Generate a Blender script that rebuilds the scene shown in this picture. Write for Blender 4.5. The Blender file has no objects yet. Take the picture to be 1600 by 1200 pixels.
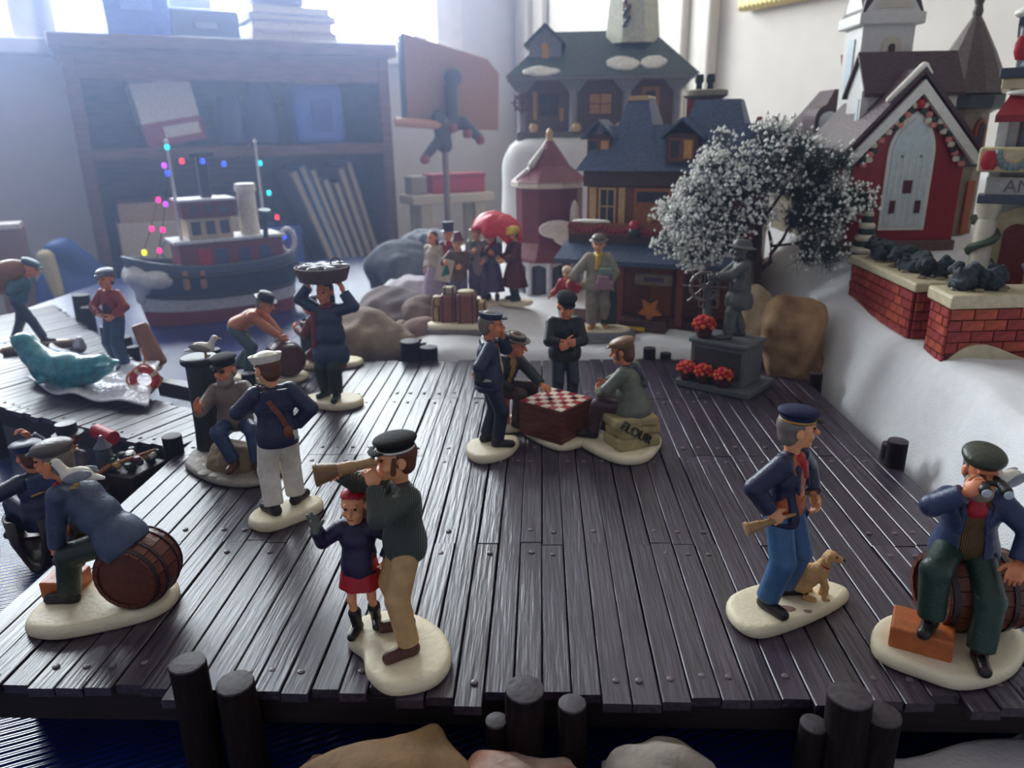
import bpy, math, random
import numpy as np
from mathutils import Vector, Matrix, Euler
S = 0.01                      # code works in centimetres, Blender in metres
SC = bpy.context.scene
COL = SC.collection
R = math.radians
rnd = random.Random(7)
# ------------------------------------------------------------------ camera, light, exposure
cam_d = bpy.data.cameras.new('camera'); cam = bpy.data.objects.new('camera', cam_d); COL.objects.link(cam)
SC.camera = cam
cam_d.sensor_width = 36.0; cam_d.lens = 1170.0 / 1600.0 * 36.0; cam_d.clip_start = 0.01; cam_d.clip_end = 50
_rt, _fw = Vector((.99914128, .04143313, 0)), Vector((-.03926397, .94683315, -.31932011))
_up = _rt.cross(_fw)
_m = Matrix((_rt, _up, -_fw)).transposed() @ Matrix.Rotation(R(-0.9), 3, 'Z')
cam.matrix_world = Matrix.Translation((0, 0, 17.3 * S)) @ _m.to_4x4()
cam_d.dof.use_dof = True; cam_d.dof.focus_distance = 0.30; cam_d.dof.aperture_fstop = 17
SC.view_settings.view_transform = 'Standard'; SC.view_settings.look = 'None'
SC.view_settings.gamma = 1.0; SC.view_settings.use_curve_mapping = False
SC.view_settings.exposure = 0.0
w = bpy.data.worlds.new('world'); SC.world = w; w.use_nodes = True
WB = w.node_tree.nodes['Background']; WB.inputs[0].default_value = (0.74, 0.81, 1.0, 1); WB.inputs[1].default_value = 0.36
def area(name, loc, target, sx, sy, power, col):
    d = bpy.data.lights.new(name, 'AREA'); d.shape = 'RECTANGLE'; d.size = sx * S; d.size_y = sy * S; d.energy = power; d.color = col
    o = bpy.data.objects.new(name, d); COL.objects.link(o); o.location = Vector(loc) * S
    o.rotation_euler = (Vector(target) - Vector(loc)).to_track_quat('-Z', 'Y').to_euler(); o.visible_camera = True; return o
# daylight coming through the window on the left of the corner
area('window_daylight', (-91.4, 171.4, 77), (-41.4, 84.8, 77), 150, 90, 98, (.78, .88, 1.0))
# ------------------------------------------------------------------ materials (procedural)
def lin(c):
    return tuple(((v / 255) / 12.92 if v / 255 <= .04045 else ((v / 255 + .055) / 1.055) ** 2.4) for v in c)
MATS = {}
def mat(name, rgb, rough=.5, var=.12, scale=2.0, bump=0.0, bscale=None, metal=0.0, kind='noise', stretch=(1, 1, 1), trans=0.0, sheen=0.0, emit=0.0, rgb2=None, coat=0.0, sss=0.0):
    if name in MATS: return MATS[name]
    m = bpy.data.materials.new(name); m.use_nodes = True; MATS[name] = m
    nt = m.node_tree; N = nt.nodes; L = nt.links; b = N['Principled BSDF']
    c = lin(rgb)
    b.inputs['Roughness'].default_value = rough; b.inputs['Metallic'].default_value = metal
    if trans: b.inputs['Transmission Weight'].default_value = trans
    if sheen: b.inputs['Sheen Weight'].default_value = sheen
    if coat: b.inputs['Coat Weight'].default_value = coat; b.inputs['Coat Roughness'].default_value = .2
    if sss: b.inputs['Subsurface Weight'].default_value = sss; b.inputs['Subsurface Radius'].default_value = (.004, .003, .002); b.inputs['Subsurface Scale'].default_value = 1.0
    tc = N.new('ShaderNodeTexCoord'); mp = N.new('ShaderNodeMapping'); L.new(tc.outputs['Object'], mp.inputs[0])
    mp.inputs['Scale'].default_value = [100 * scale * s for s in stretch]
    if kind == 'wave':
        t = N.new('ShaderNodeTexWave'); t.inputs['Scale'].default_value = 1.0; t.inputs['Distortion'].default_value = .6; t.wave_type = 'BANDS'; t.bands_direction = 'X'; to = t.outputs['Fac']
    elif kind == 'voronoi':
        t = N.new('ShaderNodeTexVoronoi'); t.inputs['Scale'].default_value = 1.0; to = t.outputs['Distance']
    else:
        t = N.new('ShaderNodeTexNoise'); t.inputs['Scale'].default_value = 1.0; t.inputs['Detail'].default_value = 4.0; to = t.outputs[0]
    L.new(mp.outputs[0], t.inputs['Vector'])
    r = N.new('ShaderNodeValToRGB'); L.new(to, r.inputs[0])
    c2 = lin(rgb2) if rgb2 else tuple(min(1, v * (1 + 2.2 * var)) for v in c)
    c1 = c if rgb2 else tuple(v * (1 - 1.6 * var) for v in c)
    r.color_ramp.elements[0].color = (*c1, 1); r.color_ramp.elements[1].color = (*c2, 1)
    r.color_ramp.elements[0].position = .3; r.color_ramp.elements[1].position = .72
    L.new(r.outputs[0], b.inputs['Base Color'])
    if emit:
        L.new(r.outputs[0], b.inputs['Emission Color']); b.inputs['Emission Strength'].default_value = emit
    if bump:
        bp = N.new('ShaderNodeBump'); bp.inputs['Strength'].default_value = min(1, bump); bp.inputs['Distance'].default_value = .0006 * max(1, bump)
        if bscale:
            mp2 = N.new('ShaderNodeMapping'); L.new(tc.outputs['Object'], mp2.inputs[0]); mp2.inputs['Scale'].default_value = [100 * bscale * s for s in stretch]
            t2 = N.new('ShaderNodeTexNoise'); t2.inputs['Scale'].default_value = 1.0; L.new(mp2.outputs[0], t2.inputs['Vector']); L.new(t2.outputs[0], bp.inputs['Height'])
        else: L.new(to, bp.inputs['Height'])
        L.new(bp.outputs[0], b.inputs['Normal'])
    return m
# ------------------------------------------------------------------ objects
def link(name, me, parent=None, m=None):
    o = bpy.data.objects.new(name, me); COL.objects.link(o)
    if parent is not None: o.parent = parent
    if m is not None:
        if isinstance(m, (list, tuple)):
            for x in m: me.materials.append(x)
        else: me.materials.append(m)
    return o
def mesh(name, v, f, m=None, parent=None, smooth=False, mi=None):
    me = bpy.data.meshes.new(name)
    v = np.asarray(v, dtype=np.float32) * S
    if isinstance(f, np.ndarray):
        n = len(f); me.vertices.add(len(v)); me.vertices.foreach_set('co', v.ravel())
        me.loops.add(n * 4); me.loops.foreach_set('vertex_index', f.ravel().astype(np.int32))
        me.polygons.add(n); me.polygons.foreach_set('loop_start', np.arange(0, n * 4, 4, dtype=np.int32))
        me.update(calc_edges=True)
    else:
        me.from_pydata(v.tolist(), [], f)
    if smooth: me.polygons.foreach_set('use_smooth', [True] * len(me.polygons))
    if mi is not None: me.polygons.foreach_set('material_index', np.asarray(mi, dtype=np.int32))
    me.update()
    return link(name, me, parent, m)
def tag(o, label=None, cat=None, group=None, kind=None):
    if label: o['label'] = label
    if cat: o['category'] = cat
    if group: o['group'] = group
    if kind: o['kind'] = kind
    return o
def thing(name, label, cat, loc=(0, 0, 0), rz=0, group=None, rot=None):
    o = bpy.data.objects.new(name, None); COL.objects.link(o); o.empty_display_size = .005
    o.location = Vector(loc) * S; o.rotation_euler = rot if rot else (0, 0, R(rz))
    return tag(o, label, cat, group)
def copy_tree(o, parent=None):
    c = o.copy(); COL.objects.link(c)
    if parent is not None: c.parent = parent
    for ch in list(o.children): copy_tree(ch, c)
    return c
def bevel(o, wd, seg=2):
    b = o.modifiers.new('bevel', 'BEVEL'); b.width = wd * S; b.segments = seg; b.limit_method = 'ANGLE'; b.angle_limit = R(40); return o
V = Vector
def rotz(a): return Matrix.Rotation(R(a), 3, 'Z')
class G:
    """collects shapes into one mesh"""
    def __init__(s): s.v = []; s.f = []
    def add(s, vs, fs, T=None):
        n = len(s.v)
        for p in vs:
            p = V(p)
            s.v.append(tuple(T @ p) if T is not None else tuple(p))
        for q in fs: s.f.append([i + n for i in q])
        return s
    def box(s, c, d, rot=None, taper=1.0):
        x, y, z = d[0] / 2, d[1] / 2, d[2] / 2; t = taper
        vs = [(-x, -y, -z), (x, -y, -z), (x, y, -z), (-x, y, -z), (-x * t, -y * t, z), (x * t, -y * t, z), (x * t, y * t, z), (-x * t, y * t, z)]
        rot = rot if rot is not None else Matrix.Identity(3)
        c = V(c)
        return s.add([c + rot @ V(p) for p in vs], [(3, 2, 1, 0), (4, 5, 6, 7), (0, 1, 5, 4), (1, 2, 6, 5), (2, 3, 7, 6), (3, 0, 4, 7)])
    def b(s, x0, x1, y0, y1, z0, z1): return s.box(((x0 + x1) / 2, (y0 + y1) / 2, (z0 + z1) / 2), (x1 - x0, y1 - y0, z1 - z0))
    def prism(s, poly, h0, h1, plane='xy', T=None):
        """poly: 2-D outline (counter-clockwise); extruded from h0 to h1 along the remaining axis"""
        n = len(poly)
        def P(a, b, h): return {'xy': (a, b, h), 'xz': (a, h, b), 'yz': (h, a, b)}[plane]
        vs = [P(a, b, h0) for a, b in poly] + [P(a, b, h1) for a, b in poly]
        fs = [list(range(n))[::-1], list(range(n, 2 * n))] + [(i, (i + 1) % n, n + (i + 1) % n, n + i) for i in range(n)]
        if plane == 'xz': fs = [list(reversed(q)) for q in fs]
        return s.add(vs, fs, T)
    def lathe(s, prof, n=20, c=(0, 0, 0), axis=None, cap=True, a0=0):
        """prof: (radius, height) pairs turned about the axis through c"""
        c = V(c); q = V(axis).normalized().to_track_quat('Z', 'Y').to_matrix() if axis is not None else Matrix.Identity(3)
        vs = []
        for r, h in prof:
            for k in range(n):
                a = 2 * math.pi * k / n + a0
                vs.append(c + q @ V((r * math.cos(a), r * math.sin(a), h)))
        fs = [(i * n + k, i * n + (k + 1) % n, (i + 1) * n + (k + 1) % n, (i + 1) * n + k) for i in range(len(prof) - 1) for k in range(n)]
        if cap: fs += [list(range(n))[::-1], list(range((len(prof) - 1) * n, len(prof) * n))]
        return s.add(vs, fs)
    def cyl(s, a, b, r, r2=None, n=14):
        a, b = V(a), V(b); return s.lathe([(r, 0), (r if r2 is None else r2, (b - a).length)], n, a, b - a)
    def tube(s, pts, r, n=8, close=False):
        pts = [V(p) for p in pts]; m = len(pts)
        rs = r if isinstance(r, (list, tuple)) else [r] * m
        vs = []; up = V((0.02, 0.05, 1))
        for i, p in enumerate(pts):
            t = (pts[(i + 1) % m] - pts[i - 1]) if close else (pts[min(i + 1, m - 1)] - pts[max(i - 1, 0)])
            t.normalize(); x = t.cross(up)
            if x.length < .05: x = t.cross(V((1, 0, 0)))
            x.normalize(); y = t.cross(x)
            for k in range(n):
                a = 2 * math.pi * k / n; vs.append(p + (x * math.cos(a) + y * math.sin(a)) * rs[i])
        fs = []
        for i in range(m if close else m - 1):
            j = (i + 1) % m
            fs += [(i * n + k, j * n + k, j * n + (k + 1) % n, i * n + (k + 1) % n) for k in range(n)]
        if not close: fs += [list(range(n)), list(range((m - 1) * n, m * n))[::-1]]
        return s.add(vs, fs)
    def ball(s, c, r, n=10, sq=(1, 1, 1)):
        prof = [(math.sin(math.pi * i / (n // 2 + 1)) * r, -math.cos(math.pi * i / (n // 2 + 1)) * r) for i in range(1, n // 2 + 1)]
        t = G().lathe(prof, n)
        return s.add([(p[0] * sq[0] + c[0], p[1] * sq[1] + c[1], p[2] * sq[2] + c[2]) for p in t.v], t.f)
    def obj(s, name, m, parent=None, smooth=False, bev=0, seg=2, loc=None, rz=0):
        o = mesh(name, s.v, s.f, m, parent, smooth)
        if smooth and bev == 0:
            try: o.data.set_sharp_from_angle(angle=R(38))
            except Exception: pass
        if bev: bevel(o, bev, seg)
        if loc is not None: o.location = V(loc) * S
        if rz: o.rotation_euler[2] = R(rz)
        return o
# ------------------------------------------------------------------ smooth solids: blended primitives turned into one continuous surface
def snoise(P, seed, freq, octv=3):
    rs = np.random.RandomState(seed); out = np.zeros(P.shape[:-1], dtype=np.float32); amp = 1.0
    for o in range(octv):
        for j in range(5):
            d = rs.normal(size=3); d /= np.linalg.norm(d)
            out += amp * .35 * np.sin((P @ d.astype(np.float32)) * freq * (0.8 + .5 * rs.rand()) + rs.rand() * 6.28)
        amp *= .5; freq *= 2.03
    return out
class Solid:
    def __init__(s): s.p = []
    def cap(s, a, b, ra, rb=None, k=.02, flat=None, sub=False):
        """tapered capsule; flat=(axis, factor) squashes it across one axis"""
        s.p.append(('cap', np.array(a, float), np.array(b, float), ra, ra if rb is None else rb, k, sub, flat)); return s
    def ell(s, c, r, k=.02, rot=None, sub=False):
        s.p.append(('ell', np.array(c, float), np.array(r, float), np.eye(3) if rot is None else np.array(rot), k, sub)); return s
    def box(s, c, half, rd=.01, k=.02, rot=None, sub=False):
        s.p.append(('box', np.array(c, float), np.array(half, float), np.eye(3) if rot is None else np.array(rot), rd, k, sub)); return s
    def half(s, c, n, lo, hi, k=.006):
        """cut away the half space on the side of n, inside the region lo..hi"""
        s.p.append(('half', np.array(c, float), np.array(n, float) / np.linalg.norm(n), np.array(lo, float), np.array(hi, float), k)); return s
    def build(s, h, noise=None):
        lo = np.full(3, 1e9); hi = -lo; bbs = []
        for p in s.p:
            if p[0] == 'cap':
                r = max(p[3], p[4]); l, u = np.minimum(p[1], p[2]) - r, np.maximum(p[1], p[2]) + r
            elif p[0] == 'ell': e = np.abs(p[3]) @ p[2]; l, u = p[1] - e, p[1] + e
            elif p[0] == 'box': e = np.abs(p[3]) @ (p[2] + p[4]); l, u = p[1] - e, p[1] + e
            else: l, u = p[3], p[4]
            bbs.append((l, u))
            sub = p[0] == 'half' or p[6 if p[0] in ('cap', 'box') else 5]
            if not sub: lo = np.minimum(lo, l); hi = np.maximum(hi, u)
        pad = 3 * h + (noise[1] if noise else 0); lo = lo - pad; hi = hi + pad
        n = np.ceil((hi - lo) / h).astype(int) + 1
        ax = [(lo[i] + h * np.arange(n[i])).astype(np.float32) for i in range(3)]
        D = np.full(n, 1e3, dtype=np.float32)
        for p, (l, u) in zip(s.p, bbs):
            kk = p[5] if p[0] in ('cap', 'box', 'half') else p[4]
            if p[0] == 'box': kk = p[5]
            m = kk + 2.5 * h + (noise[1] if noise else 0)
            i0 = np.maximum(np.floor((l - m - lo) / h).astype(int), 0); i1 = np.minimum(np.ceil((u + m - lo) / h).astype(int) + 1, n)
            if (i1 <= i0).any(): continue
            sl = tuple(slice(i0[i], i1[i]) for i in range(3))
            X = ax[0][sl[0]][:, None, None]; Y = ax[1][sl[1]][None, :, None]; Z = ax[2][sl[2]][None, None, :]
            sub = False
            if p[0] == 'cap':
                _, a, b, ra, rb, k, sub, flat = p
                if flat is not None:
                    i, fct = flat
                    if i == 0: X = (X - a[0]) / fct + a[0]
                    if i == 1: Y = (Y - a[1]) / fct + a[1]
                    if i == 2: Z = (Z - a[2]) / fct + a[2]
                ba = b - a; L2 = float(ba @ ba) + 1e-9
                t = np.clip(((X - a[0]) * ba[0] + (Y - a[1]) * ba[1] + (Z - a[2]) * ba[2]) / L2, 0, 1)
                d = np.sqrt((X - a[0] - t * ba[0]) ** 2 + (Y - a[1] - t * ba[1]) ** 2 + (Z - a[2] - t * ba[2]) ** 2) - (ra + t * (rb - ra))
            elif p[0] in ('ell', 'box'):
                c, r, M = p[1], p[2], p[3]; x, y, z = X - c[0], Y - c[1], Z - c[2]
                q = [M[0, i] * x + M[1, i] * y + M[2, i] * z for i in range(3)]
                if p[0] == 'ell':
                    k0 = np.sqrt((q[0] / r[0]) ** 2 + (q[1] / r[1]) ** 2 + (q[2] / r[2]) ** 2) + 1e-6
                    k1 = np.sqrt((q[0] / r[0] ** 2) ** 2 + (q[1] / r[1] ** 2) ** 2 + (q[2] / r[2] ** 2) ** 2) + 1e-6
                    d = k0 * (k0 - 1) / k1; k, sub = p[4], p[5]
                else:
                    g = [np.abs(q[i]) - r[i] for i in range(3)]
                    d = np.sqrt(np.maximum(g[0], 0) ** 2 + np.maximum(g[1], 0) ** 2 + np.maximum(g[2], 0) ** 2) + np.minimum(np.maximum(g[0], np.maximum(g[1], g[2])), 0) - p[4]
                    k, sub = p[5], p[6]
            else:
                _, c, nn, _, _, k = p; d = -((X - c[0]) * nn[0] + (Y - c[1]) * nn[1] + (Z - c[2]) * nn[2]); sub = True
            D0 = D[sl]
            if sub:
                hh = np.clip(.5 - .5 * (D0 + d) / k, 0, 1); D[sl] = D0 * (1 - hh) - d * hh + k * hh * (1 - hh)
            else:
                hh = np.clip(.5 + .5 * (D0 - d) / k, 0, 1); D[sl] = D0 * (1 - hh) + d * hh - k * hh * (1 - hh)
        if noise:
            seed, amp, freq = noise
            P = np.stack(np.meshgrid(*ax, indexing='ij'), -1); D = D + amp * snoise(P, seed, freq)
        return nets(D, lo, h)
def nets(D, lo, h):
    sg = D < 0; n = np.array(D.shape)
    c = np.zeros(n - 1, dtype=np.int8)
    for i in (0, 1):
        for j in (0, 1):
            for k in (0, 1): c += sg[i:n[0] - 1 + i, j:n[1] - 1 + j, k:n[2] - 1 + k]
    act = np.argwhere((c > 0) & (c < 8)); idx = np.full(n - 1, -1, dtype=np.int64); idx[tuple(act.T)] = np.arange(len(act))
    acc = np.zeros((len(act), 3), dtype=np.float64); cnt = np.zeros(len(act))
    cs = [(0, 0, 0), (1, 0, 0), (0, 1, 0), (1, 1, 0), (0, 0, 1), (1, 0, 1), (0, 1, 1), (1, 1, 1)]
    val = [D[tuple((act + q).T)] for q in cs]
    for a in range(8):
        for b in range(a + 1, 8):
            df = np.array(cs[b]) - np.array(cs[a])
            if np.abs(df).sum() != 1: continue
            va, vb = val[a], val[b]; m = (va < 0) != (vb < 0)
            t = np.where(m, va / np.where(m, va - vb, 1), 0)
            acc[m] += np.array(cs[a]) + t[m, None] * df; cnt[m] += 1
    v = (act + acc / np.maximum(cnt, 1)[:, None]) * h + lo
    fs = []
    for ax in range(3):
        o1, o2 = [(1, 2), (2, 0), (0, 1)][ax]
        s0 = [slice(None)] * 3; s1 = [slice(None)] * 3; s0[ax] = slice(0, -1); s1[ax] = slice(1, None)
        A, B = sg[tuple(s0)], sg[tuple(s1)]
        e = np.argwhere(A != B)
        ok = (e[:, o1] > 0) & (e[:, o2] > 0) & (e[:, o1] < n[o1] - 1) & (e[:, o2] < n[o2] - 1); e = e[ok]
        if not len(e): continue
        flip = ~A[tuple(e.T)]
        d1 = np.zeros(3, int); d1[o1] = 1; d2 = np.zeros(3, int); d2[o2] = 1
        q = np.stack([idx[tuple((e - d1 - d2).T)], idx[tuple((e - d2).T)], idx[tuple(e.T)], idx[tuple((e - d1).T)]], 1)
        q[flip] = q[flip][:, ::-1]; fs.append(q)
    f = np.concatenate(fs) if fs else np.zeros((0, 4), int)
    f = f[(f >= 0).all(1)]
    return v, f
def solid(name, sd, h, m, parent=None, k=1.0, noise=None, xf=None):
    v, f = sd.build(h, noise)
    v = v * k
    if xf is not None: v = v @ np.array(xf[0]).T + np.array(xf[1])
    return mesh(name, v, f, m, parent, smooth=True)
# ------------------------------------------------------------------ the room
def sstep(a, b, x):
    t = np.clip((x - a) / (b - a), 0, 1); return t * t * (3 - 2 * t)
M_wall = mat('wall_paint', (222, 214, 208), .85, .02, .3)
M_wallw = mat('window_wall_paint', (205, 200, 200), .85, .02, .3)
M_trim = mat('trim_paint', (216, 208, 198), .5, .03, .3)
M_floor = mat('floor_boards', (110, 84, 66), .5, .15, .15, stretch=(6, 1, 1))
CN, DW, NW = V((-4, 215, 0)), V((-.866, -.5, 0)), V((.5, -.866, 0))   # corner, along the window wall, into the room
def WP(s, n, z): return CN + DW * s + NW * n + V((0, 0, z))
ROTW = Matrix((DW, NW, V((0, 0, 1)))).transposed()
FZ, CZ = -76.0, 172.0
def wbox(g, s0, s1, n0, n1, z0, z1): return g.box(WP((s0 + s1) / 2, (n0 + n1) / 2, (z0 + z1) / 2), (s1 - s0, n1 - n0, z1 - z0), ROTW)
def struct(o): o['kind'] = 'structure'; return o
WIN = ((26, 107), (115, 168)); SILL, HEAD = 36, 112
g = G(); wbox(g, 0, 260, -14, 0, FZ, SILL); wbox(g, 0, 260, -14, 0, HEAD, CZ)
wbox(g, 0, WIN[0][0], -14, 0, SILL, HEAD); wbox(g, WIN[0][1], WIN[1][0], -14, 0, SILL, HEAD); wbox(g, WIN[1][1], 260, -14, 0, SILL, HEAD)
struct(g.obj('wall_left', M_wallw))
g = G(); wbox(g, -14, 0, -14, 260, FZ, CZ); struct(g.obj('wall_right', M_wall))
struct(G().b(-260, 220, -120, 300, FZ - 10, FZ).obj('floor', M_floor))
struct(G().b(-260, 220, -120, 300, CZ, CZ + 10).obj('ceiling', M_wall))
M_glass = mat('window_glass', (255, 255, 255), .0, .0, trans=1.0)
for i, (s0, s1) in enumerate(WIN):
    wf = bpy.data.objects.new('window_%d' % (i + 1), None); COL.objects.link(wf); struct(wf)
    g = G(); wbox(g, s0 - 7, s0, 0, 2.2, SILL - 3, HEAD + 7); wbox(g, s1, s1 + (4 if i == 0 else 7), 0, 2.2, SILL - 3, HEAD + 7); wbox(g, s0, s1, 0, 2.2, HEAD, HEAD + 7)
    g.obj('casing', M_trim, wf, bev=.4)
    g = G(); wbox(g, s0 - 8, s1 + (4 if i == 0 else 8), -2, 5, SILL - 3, SILL); g.obj('window_sill', M_trim, wf, bev=.4)
    g = G(); wbox(g, s0, s0 + 3, -8, -5, SILL, HEAD); wbox(g, s1 - 3, s1, -8, -5, SILL, HEAD); wbox(g, s0 + 3, s1 - 3, -8, -5, SILL, SILL + 3); wbox(g, s0 + 3, s1 - 3, -8, -5, HEAD - 3, HEAD)
    wbox(g, s0 + 3, s1 - 3, -8, -5, 73, 76); g.obj('sash', M_trim, wf)
g = G(); wbox(g, 0.2, 3.5, .2, 7, FZ, CZ); wbox(g, 0.2, 2, 7, 12, FZ, CZ); struct(g.obj('trim_1', M_trim, bev=.5))
g = G(); wbox(g, 0, 2.6, 63, 66, FZ, CZ); wbox(g, 0, 1.2, 66, 70.5, FZ, CZ); wbox(g, 0, 2.6, 70.5, 73.5, FZ, CZ); struct(g.obj('trim_2', M_trim, bev=.5))
# ------------------------------------------------------------------ table and the ribbed blue plastic sheet that stands for water
M_table = mat('table_top', (196, 192, 190), .5, .05, .3)
WZ = -3.5
tb = thing('table', 'long pale table carrying the whole harbour display', 'table', (0, 0, WZ - .4))
poly = [(-67, 10), (68, 10), (68, 75), (18, 163), (-23, 139.5), (-67.2, 114)]
G().prism(poly, -4, 0).obj('table_top', M_table, tb, bev=.4)
for x, y in ((-63, 14), (64, 14), (18, 156), (-62, 112)): G().b(x - 2, x + 2, y - 2, y + 2, FZ - WZ + .4, -4).obj('leg', M_table, tb)
M_water = mat('blue_plastic', (14, 38, 104), .2, .15, .2)
def ribs(m, sc):
    nt = m.node_tree; b = nt.nodes['Principled BSDF']; tc = nt.nodes['Texture Coordinate']
    mp = nt.nodes.new('ShaderNodeMapping'); nt.links.new(tc.outputs['Object'], mp.inputs[0]); mp.inputs['Rotation'].default_value = (0, 0, R(-26))
    t = nt.nodes.new('ShaderNodeTexWave'); t.bands_direction = 'Y'; t.inputs['Scale'].default_value = sc; t.inputs['Distortion'].default_value = .5; nt.links.new(mp.outputs[0], t.inputs[0])
    bp = nt.nodes.new('ShaderNodeBump'); bp.inputs['Strength'].default_value = 1.0; bp.inputs['Distance'].default_value = .00038
    nt.links.new(t.outputs['Fac'], bp.inputs['Height']); nt.links.new(bp.outputs[0], b.inputs['Normal'])
ribs(M_water, 95)
M_water.node_tree.nodes['Principled BSDF'].inputs['Specular IOR Level'].default_value = .6
M_water.node_tree.nodes['Principled BSDF'].inputs['IOR'].default_value = 2.0
tag(G().prism([(-66.6, 11), (19, 11), (19, 60), (-14, 75), (-23, 139), (-66.8, 113.6)], -.35, 0).obj('plastic_sheet', M_water, loc=(0, 0, WZ)), 'ribbed glossy blue plastic sheet laid on the table as harbour water', 'plastic sheet')
# ------------------------------------------------------------------ docks: every plank is a piece
def plank_mat(name, dark, light, rough):
    m = mat(name, dark, rough, .3, 1.0, stretch=(5.5, .35, 5.5), rgb2=light, bump=.6)
    nt = m.node_tree; b = nt.nodes['Principled BSDF']; oi = nt.nodes.new('ShaderNodeObjectInfo'); tc = nt.nodes['Texture Coordinate']
    ad = nt.nodes.new('ShaderNodeVectorMath'); ad.operation = 'ADD'; cm = nt.nodes.new('ShaderNodeCombineXYZ'); mu = nt.nodes.new('ShaderNodeMath'); mu.operation = 'MULTIPLY'; mu.inputs[1].default_value = 5.0
    nt.links.new(oi.outputs['Random'], mu.inputs[0]); nt.links.new(mu.outputs[0], cm.inputs[0]); nt.links.new(tc.outputs['Object'], ad.inputs[0]); nt.links.new(cm.outputs[0], ad.inputs[1])
    nt.links.new(ad.outputs[0], nt.nodes['Mapping'].inputs[0])
    ramp = nt.nodes['Color Ramp']; hs = nt.nodes.new('ShaderNodeHueSaturation'); mr = nt.nodes.new('ShaderNodeMapRange'); mr.inputs[3].default_value = .72; mr.inputs[4].default_value = 1.25
    nt.links.new(oi.outputs['Random'], mr.inputs[0]); nt.links.new(mr.outputs[0], hs.inputs['Value']); nt.links.new(ramp.outputs[0], hs.inputs['Color']); nt.links.new(hs.outputs[0], b.inputs['Base Color']); b.inputs['Specular IOR Level'].default_value = .75
    return m
M_plank = plank_mat('plank_wood', (40, 30, 42), (73, 62, 80), .35)
M_post = mat('post_wood', (25, 15, 18), .8, .3, 2.0, stretch=(3, 3, .5), bump=.8)
M_end = mat('post_end_grain', (62, 54, 60), .6, .2, 4.0, bump=.6)
M_post.node_tree.nodes['Principled BSDF'].inputs['Specular IOR Level'].default_value = .2
M_nail = mat('nail_wood_plug', (104, 92, 98), .35, .1, 4)
PT = .34
def plank_mesh(wd, ln, jit):
    c = .032; h = PT
    v = []
    for y in (0, ln):
        e = jit if y else 0
        v += [(-wd / 2, y + e, -h), (wd / 2, y + e, -h), (wd / 2, y + e, -c), (wd / 2 - c, y + e, 0), (-wd / 2 + c, y + e, 0), (-wd / 2, y + e, -c)]
    f = [(0, 1, 2, 3, 4, 5), (11, 10, 9, 8, 7, 6)] + [(i, 6 + i, 6 + (i + 1) % 6, (i + 1) % 6) for i in range(6)]
    return v, f
PMES = {}
def plank(parent, x, y0, y1, wd):
    key = (round(wd, 2), round(y1 - y0, 1))
    if key not in PMES:
        v, f = plank_mesh(key[0], key[1], 0); o = mesh('plank', v, [list(reversed(q)) for q in f], M_plank, parent); PMES[key] = o.data
    else: o = link('plank', PMES[key], parent)
    o.location = V((x, y0, rnd.uniform(-.035, .02))) * S; o.rotation_euler = (0, rnd.uniform(-.02, .02), rnd.uniform(-.0025, .0025))
    return o
def posts(parent, spec, bottom):
    for x, y, r, zt in spec:
        tilt = rnd.uniform(-.03, .03)
        o = G().lathe([(r * 1.05, bottom), (r, bottom * .3), (r * .98, zt - .08)], 14, cap=True).obj('post', M_post, parent, True, loc=(x, y, 0))
        G().lathe([(r * .98, zt - .081), (r * .96, zt - .02), (r * .8, zt)], 14).obj('post_end', M_end, o, True)
        o.rotation_euler = (tilt, rnd.uniform(-.03, .03), 0)
dk = thing('dock', 'wide dark-stained plank dock in front carrying most of the figurines', 'dock', (0, 0, 0))
PW = .955; x = -21.0 + PW / 2; ng = G(); ci = 0
rows = (29.2, 38.7, 48.2)
while x < 18.9:
    brk = [19.55 + rnd.uniform(-.35, .45)]
    for r_ in rows:
        if rnd.random() < .62 or (r_ == 38.7 and len(brk) == 1): brk.append(r_ + rnd.uniform(-.12, .12))
    brk.append(57.2 + rnd.uniform(-.3, .3))
    for a, b_ in zip(brk[:-1], brk[1:]):
        plank(dk, x, a + .04, b_, PW - rnd.choice((.04, .06, .05)))
        for yy in (a + 1.1, b_ - .8):
            if rnd.random() < .8 and yy < 52: ng.lathe([(.13, -.02), (.12, .03), (.07, .05)], 7, (x + rnd.uniform(-.15, .15), yy, 0))
    x += PW; ci += 1
tag(ng.obj('wood_plugs', M_nail, dk, True), kind='stuff')
M_beam = mat('beam_wood', (30, 18, 22), .7, .25, 1.0, stretch=(.4, 3, 3), bump=.6)
for y in (20.6, 29.2, 38.7, 48.2, 56.4): G().b(-20.8, 18.6, y - .6, y + .6, -1.5, -PT - .02).obj('beam', M_beam, dk, bev=.06)
for x in (-20.4, 18.2): G().b(x - .5, x + .5, 20, 56.8, -1.45, -PT - .02).obj('beam', M_beam, dk)
G().b(-19.5, 17.5, 22.5, 22.9, WZ + .02, -PT - .02).obj('shade_board', M_beam, dk)  # added dark board standing in for the deep shade under the dock
posts(dk, [(-11.27, 19.35, .58, 1.45), (-9.7, 19.1, .6, .95), (-.55, 18.9, .62, 1.05), (.94, 18.95, .45, .45), (-1.45, 18.9, .36, -.2), (9.25, 18.6, .66, 1.2), (8.35, 18.8, .42, -.05), (10.2, 18.6, .6, .55),
           (18.9, 37.4, .52, 1.5), (19.0, 38.4, .42, .9), (19.3, 50.8, .45, 1.0), (8.6, 57.6, .5, .9), (9.9, 57.7, .45, .45), (-10.6, 57.9, .8, 1.5), (-9.1, 57.8, .75, 1.0), (-21.2, 39.0, .55, 1.1), (-21.3, 51, .5, 1.0)], WZ + .03)
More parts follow.
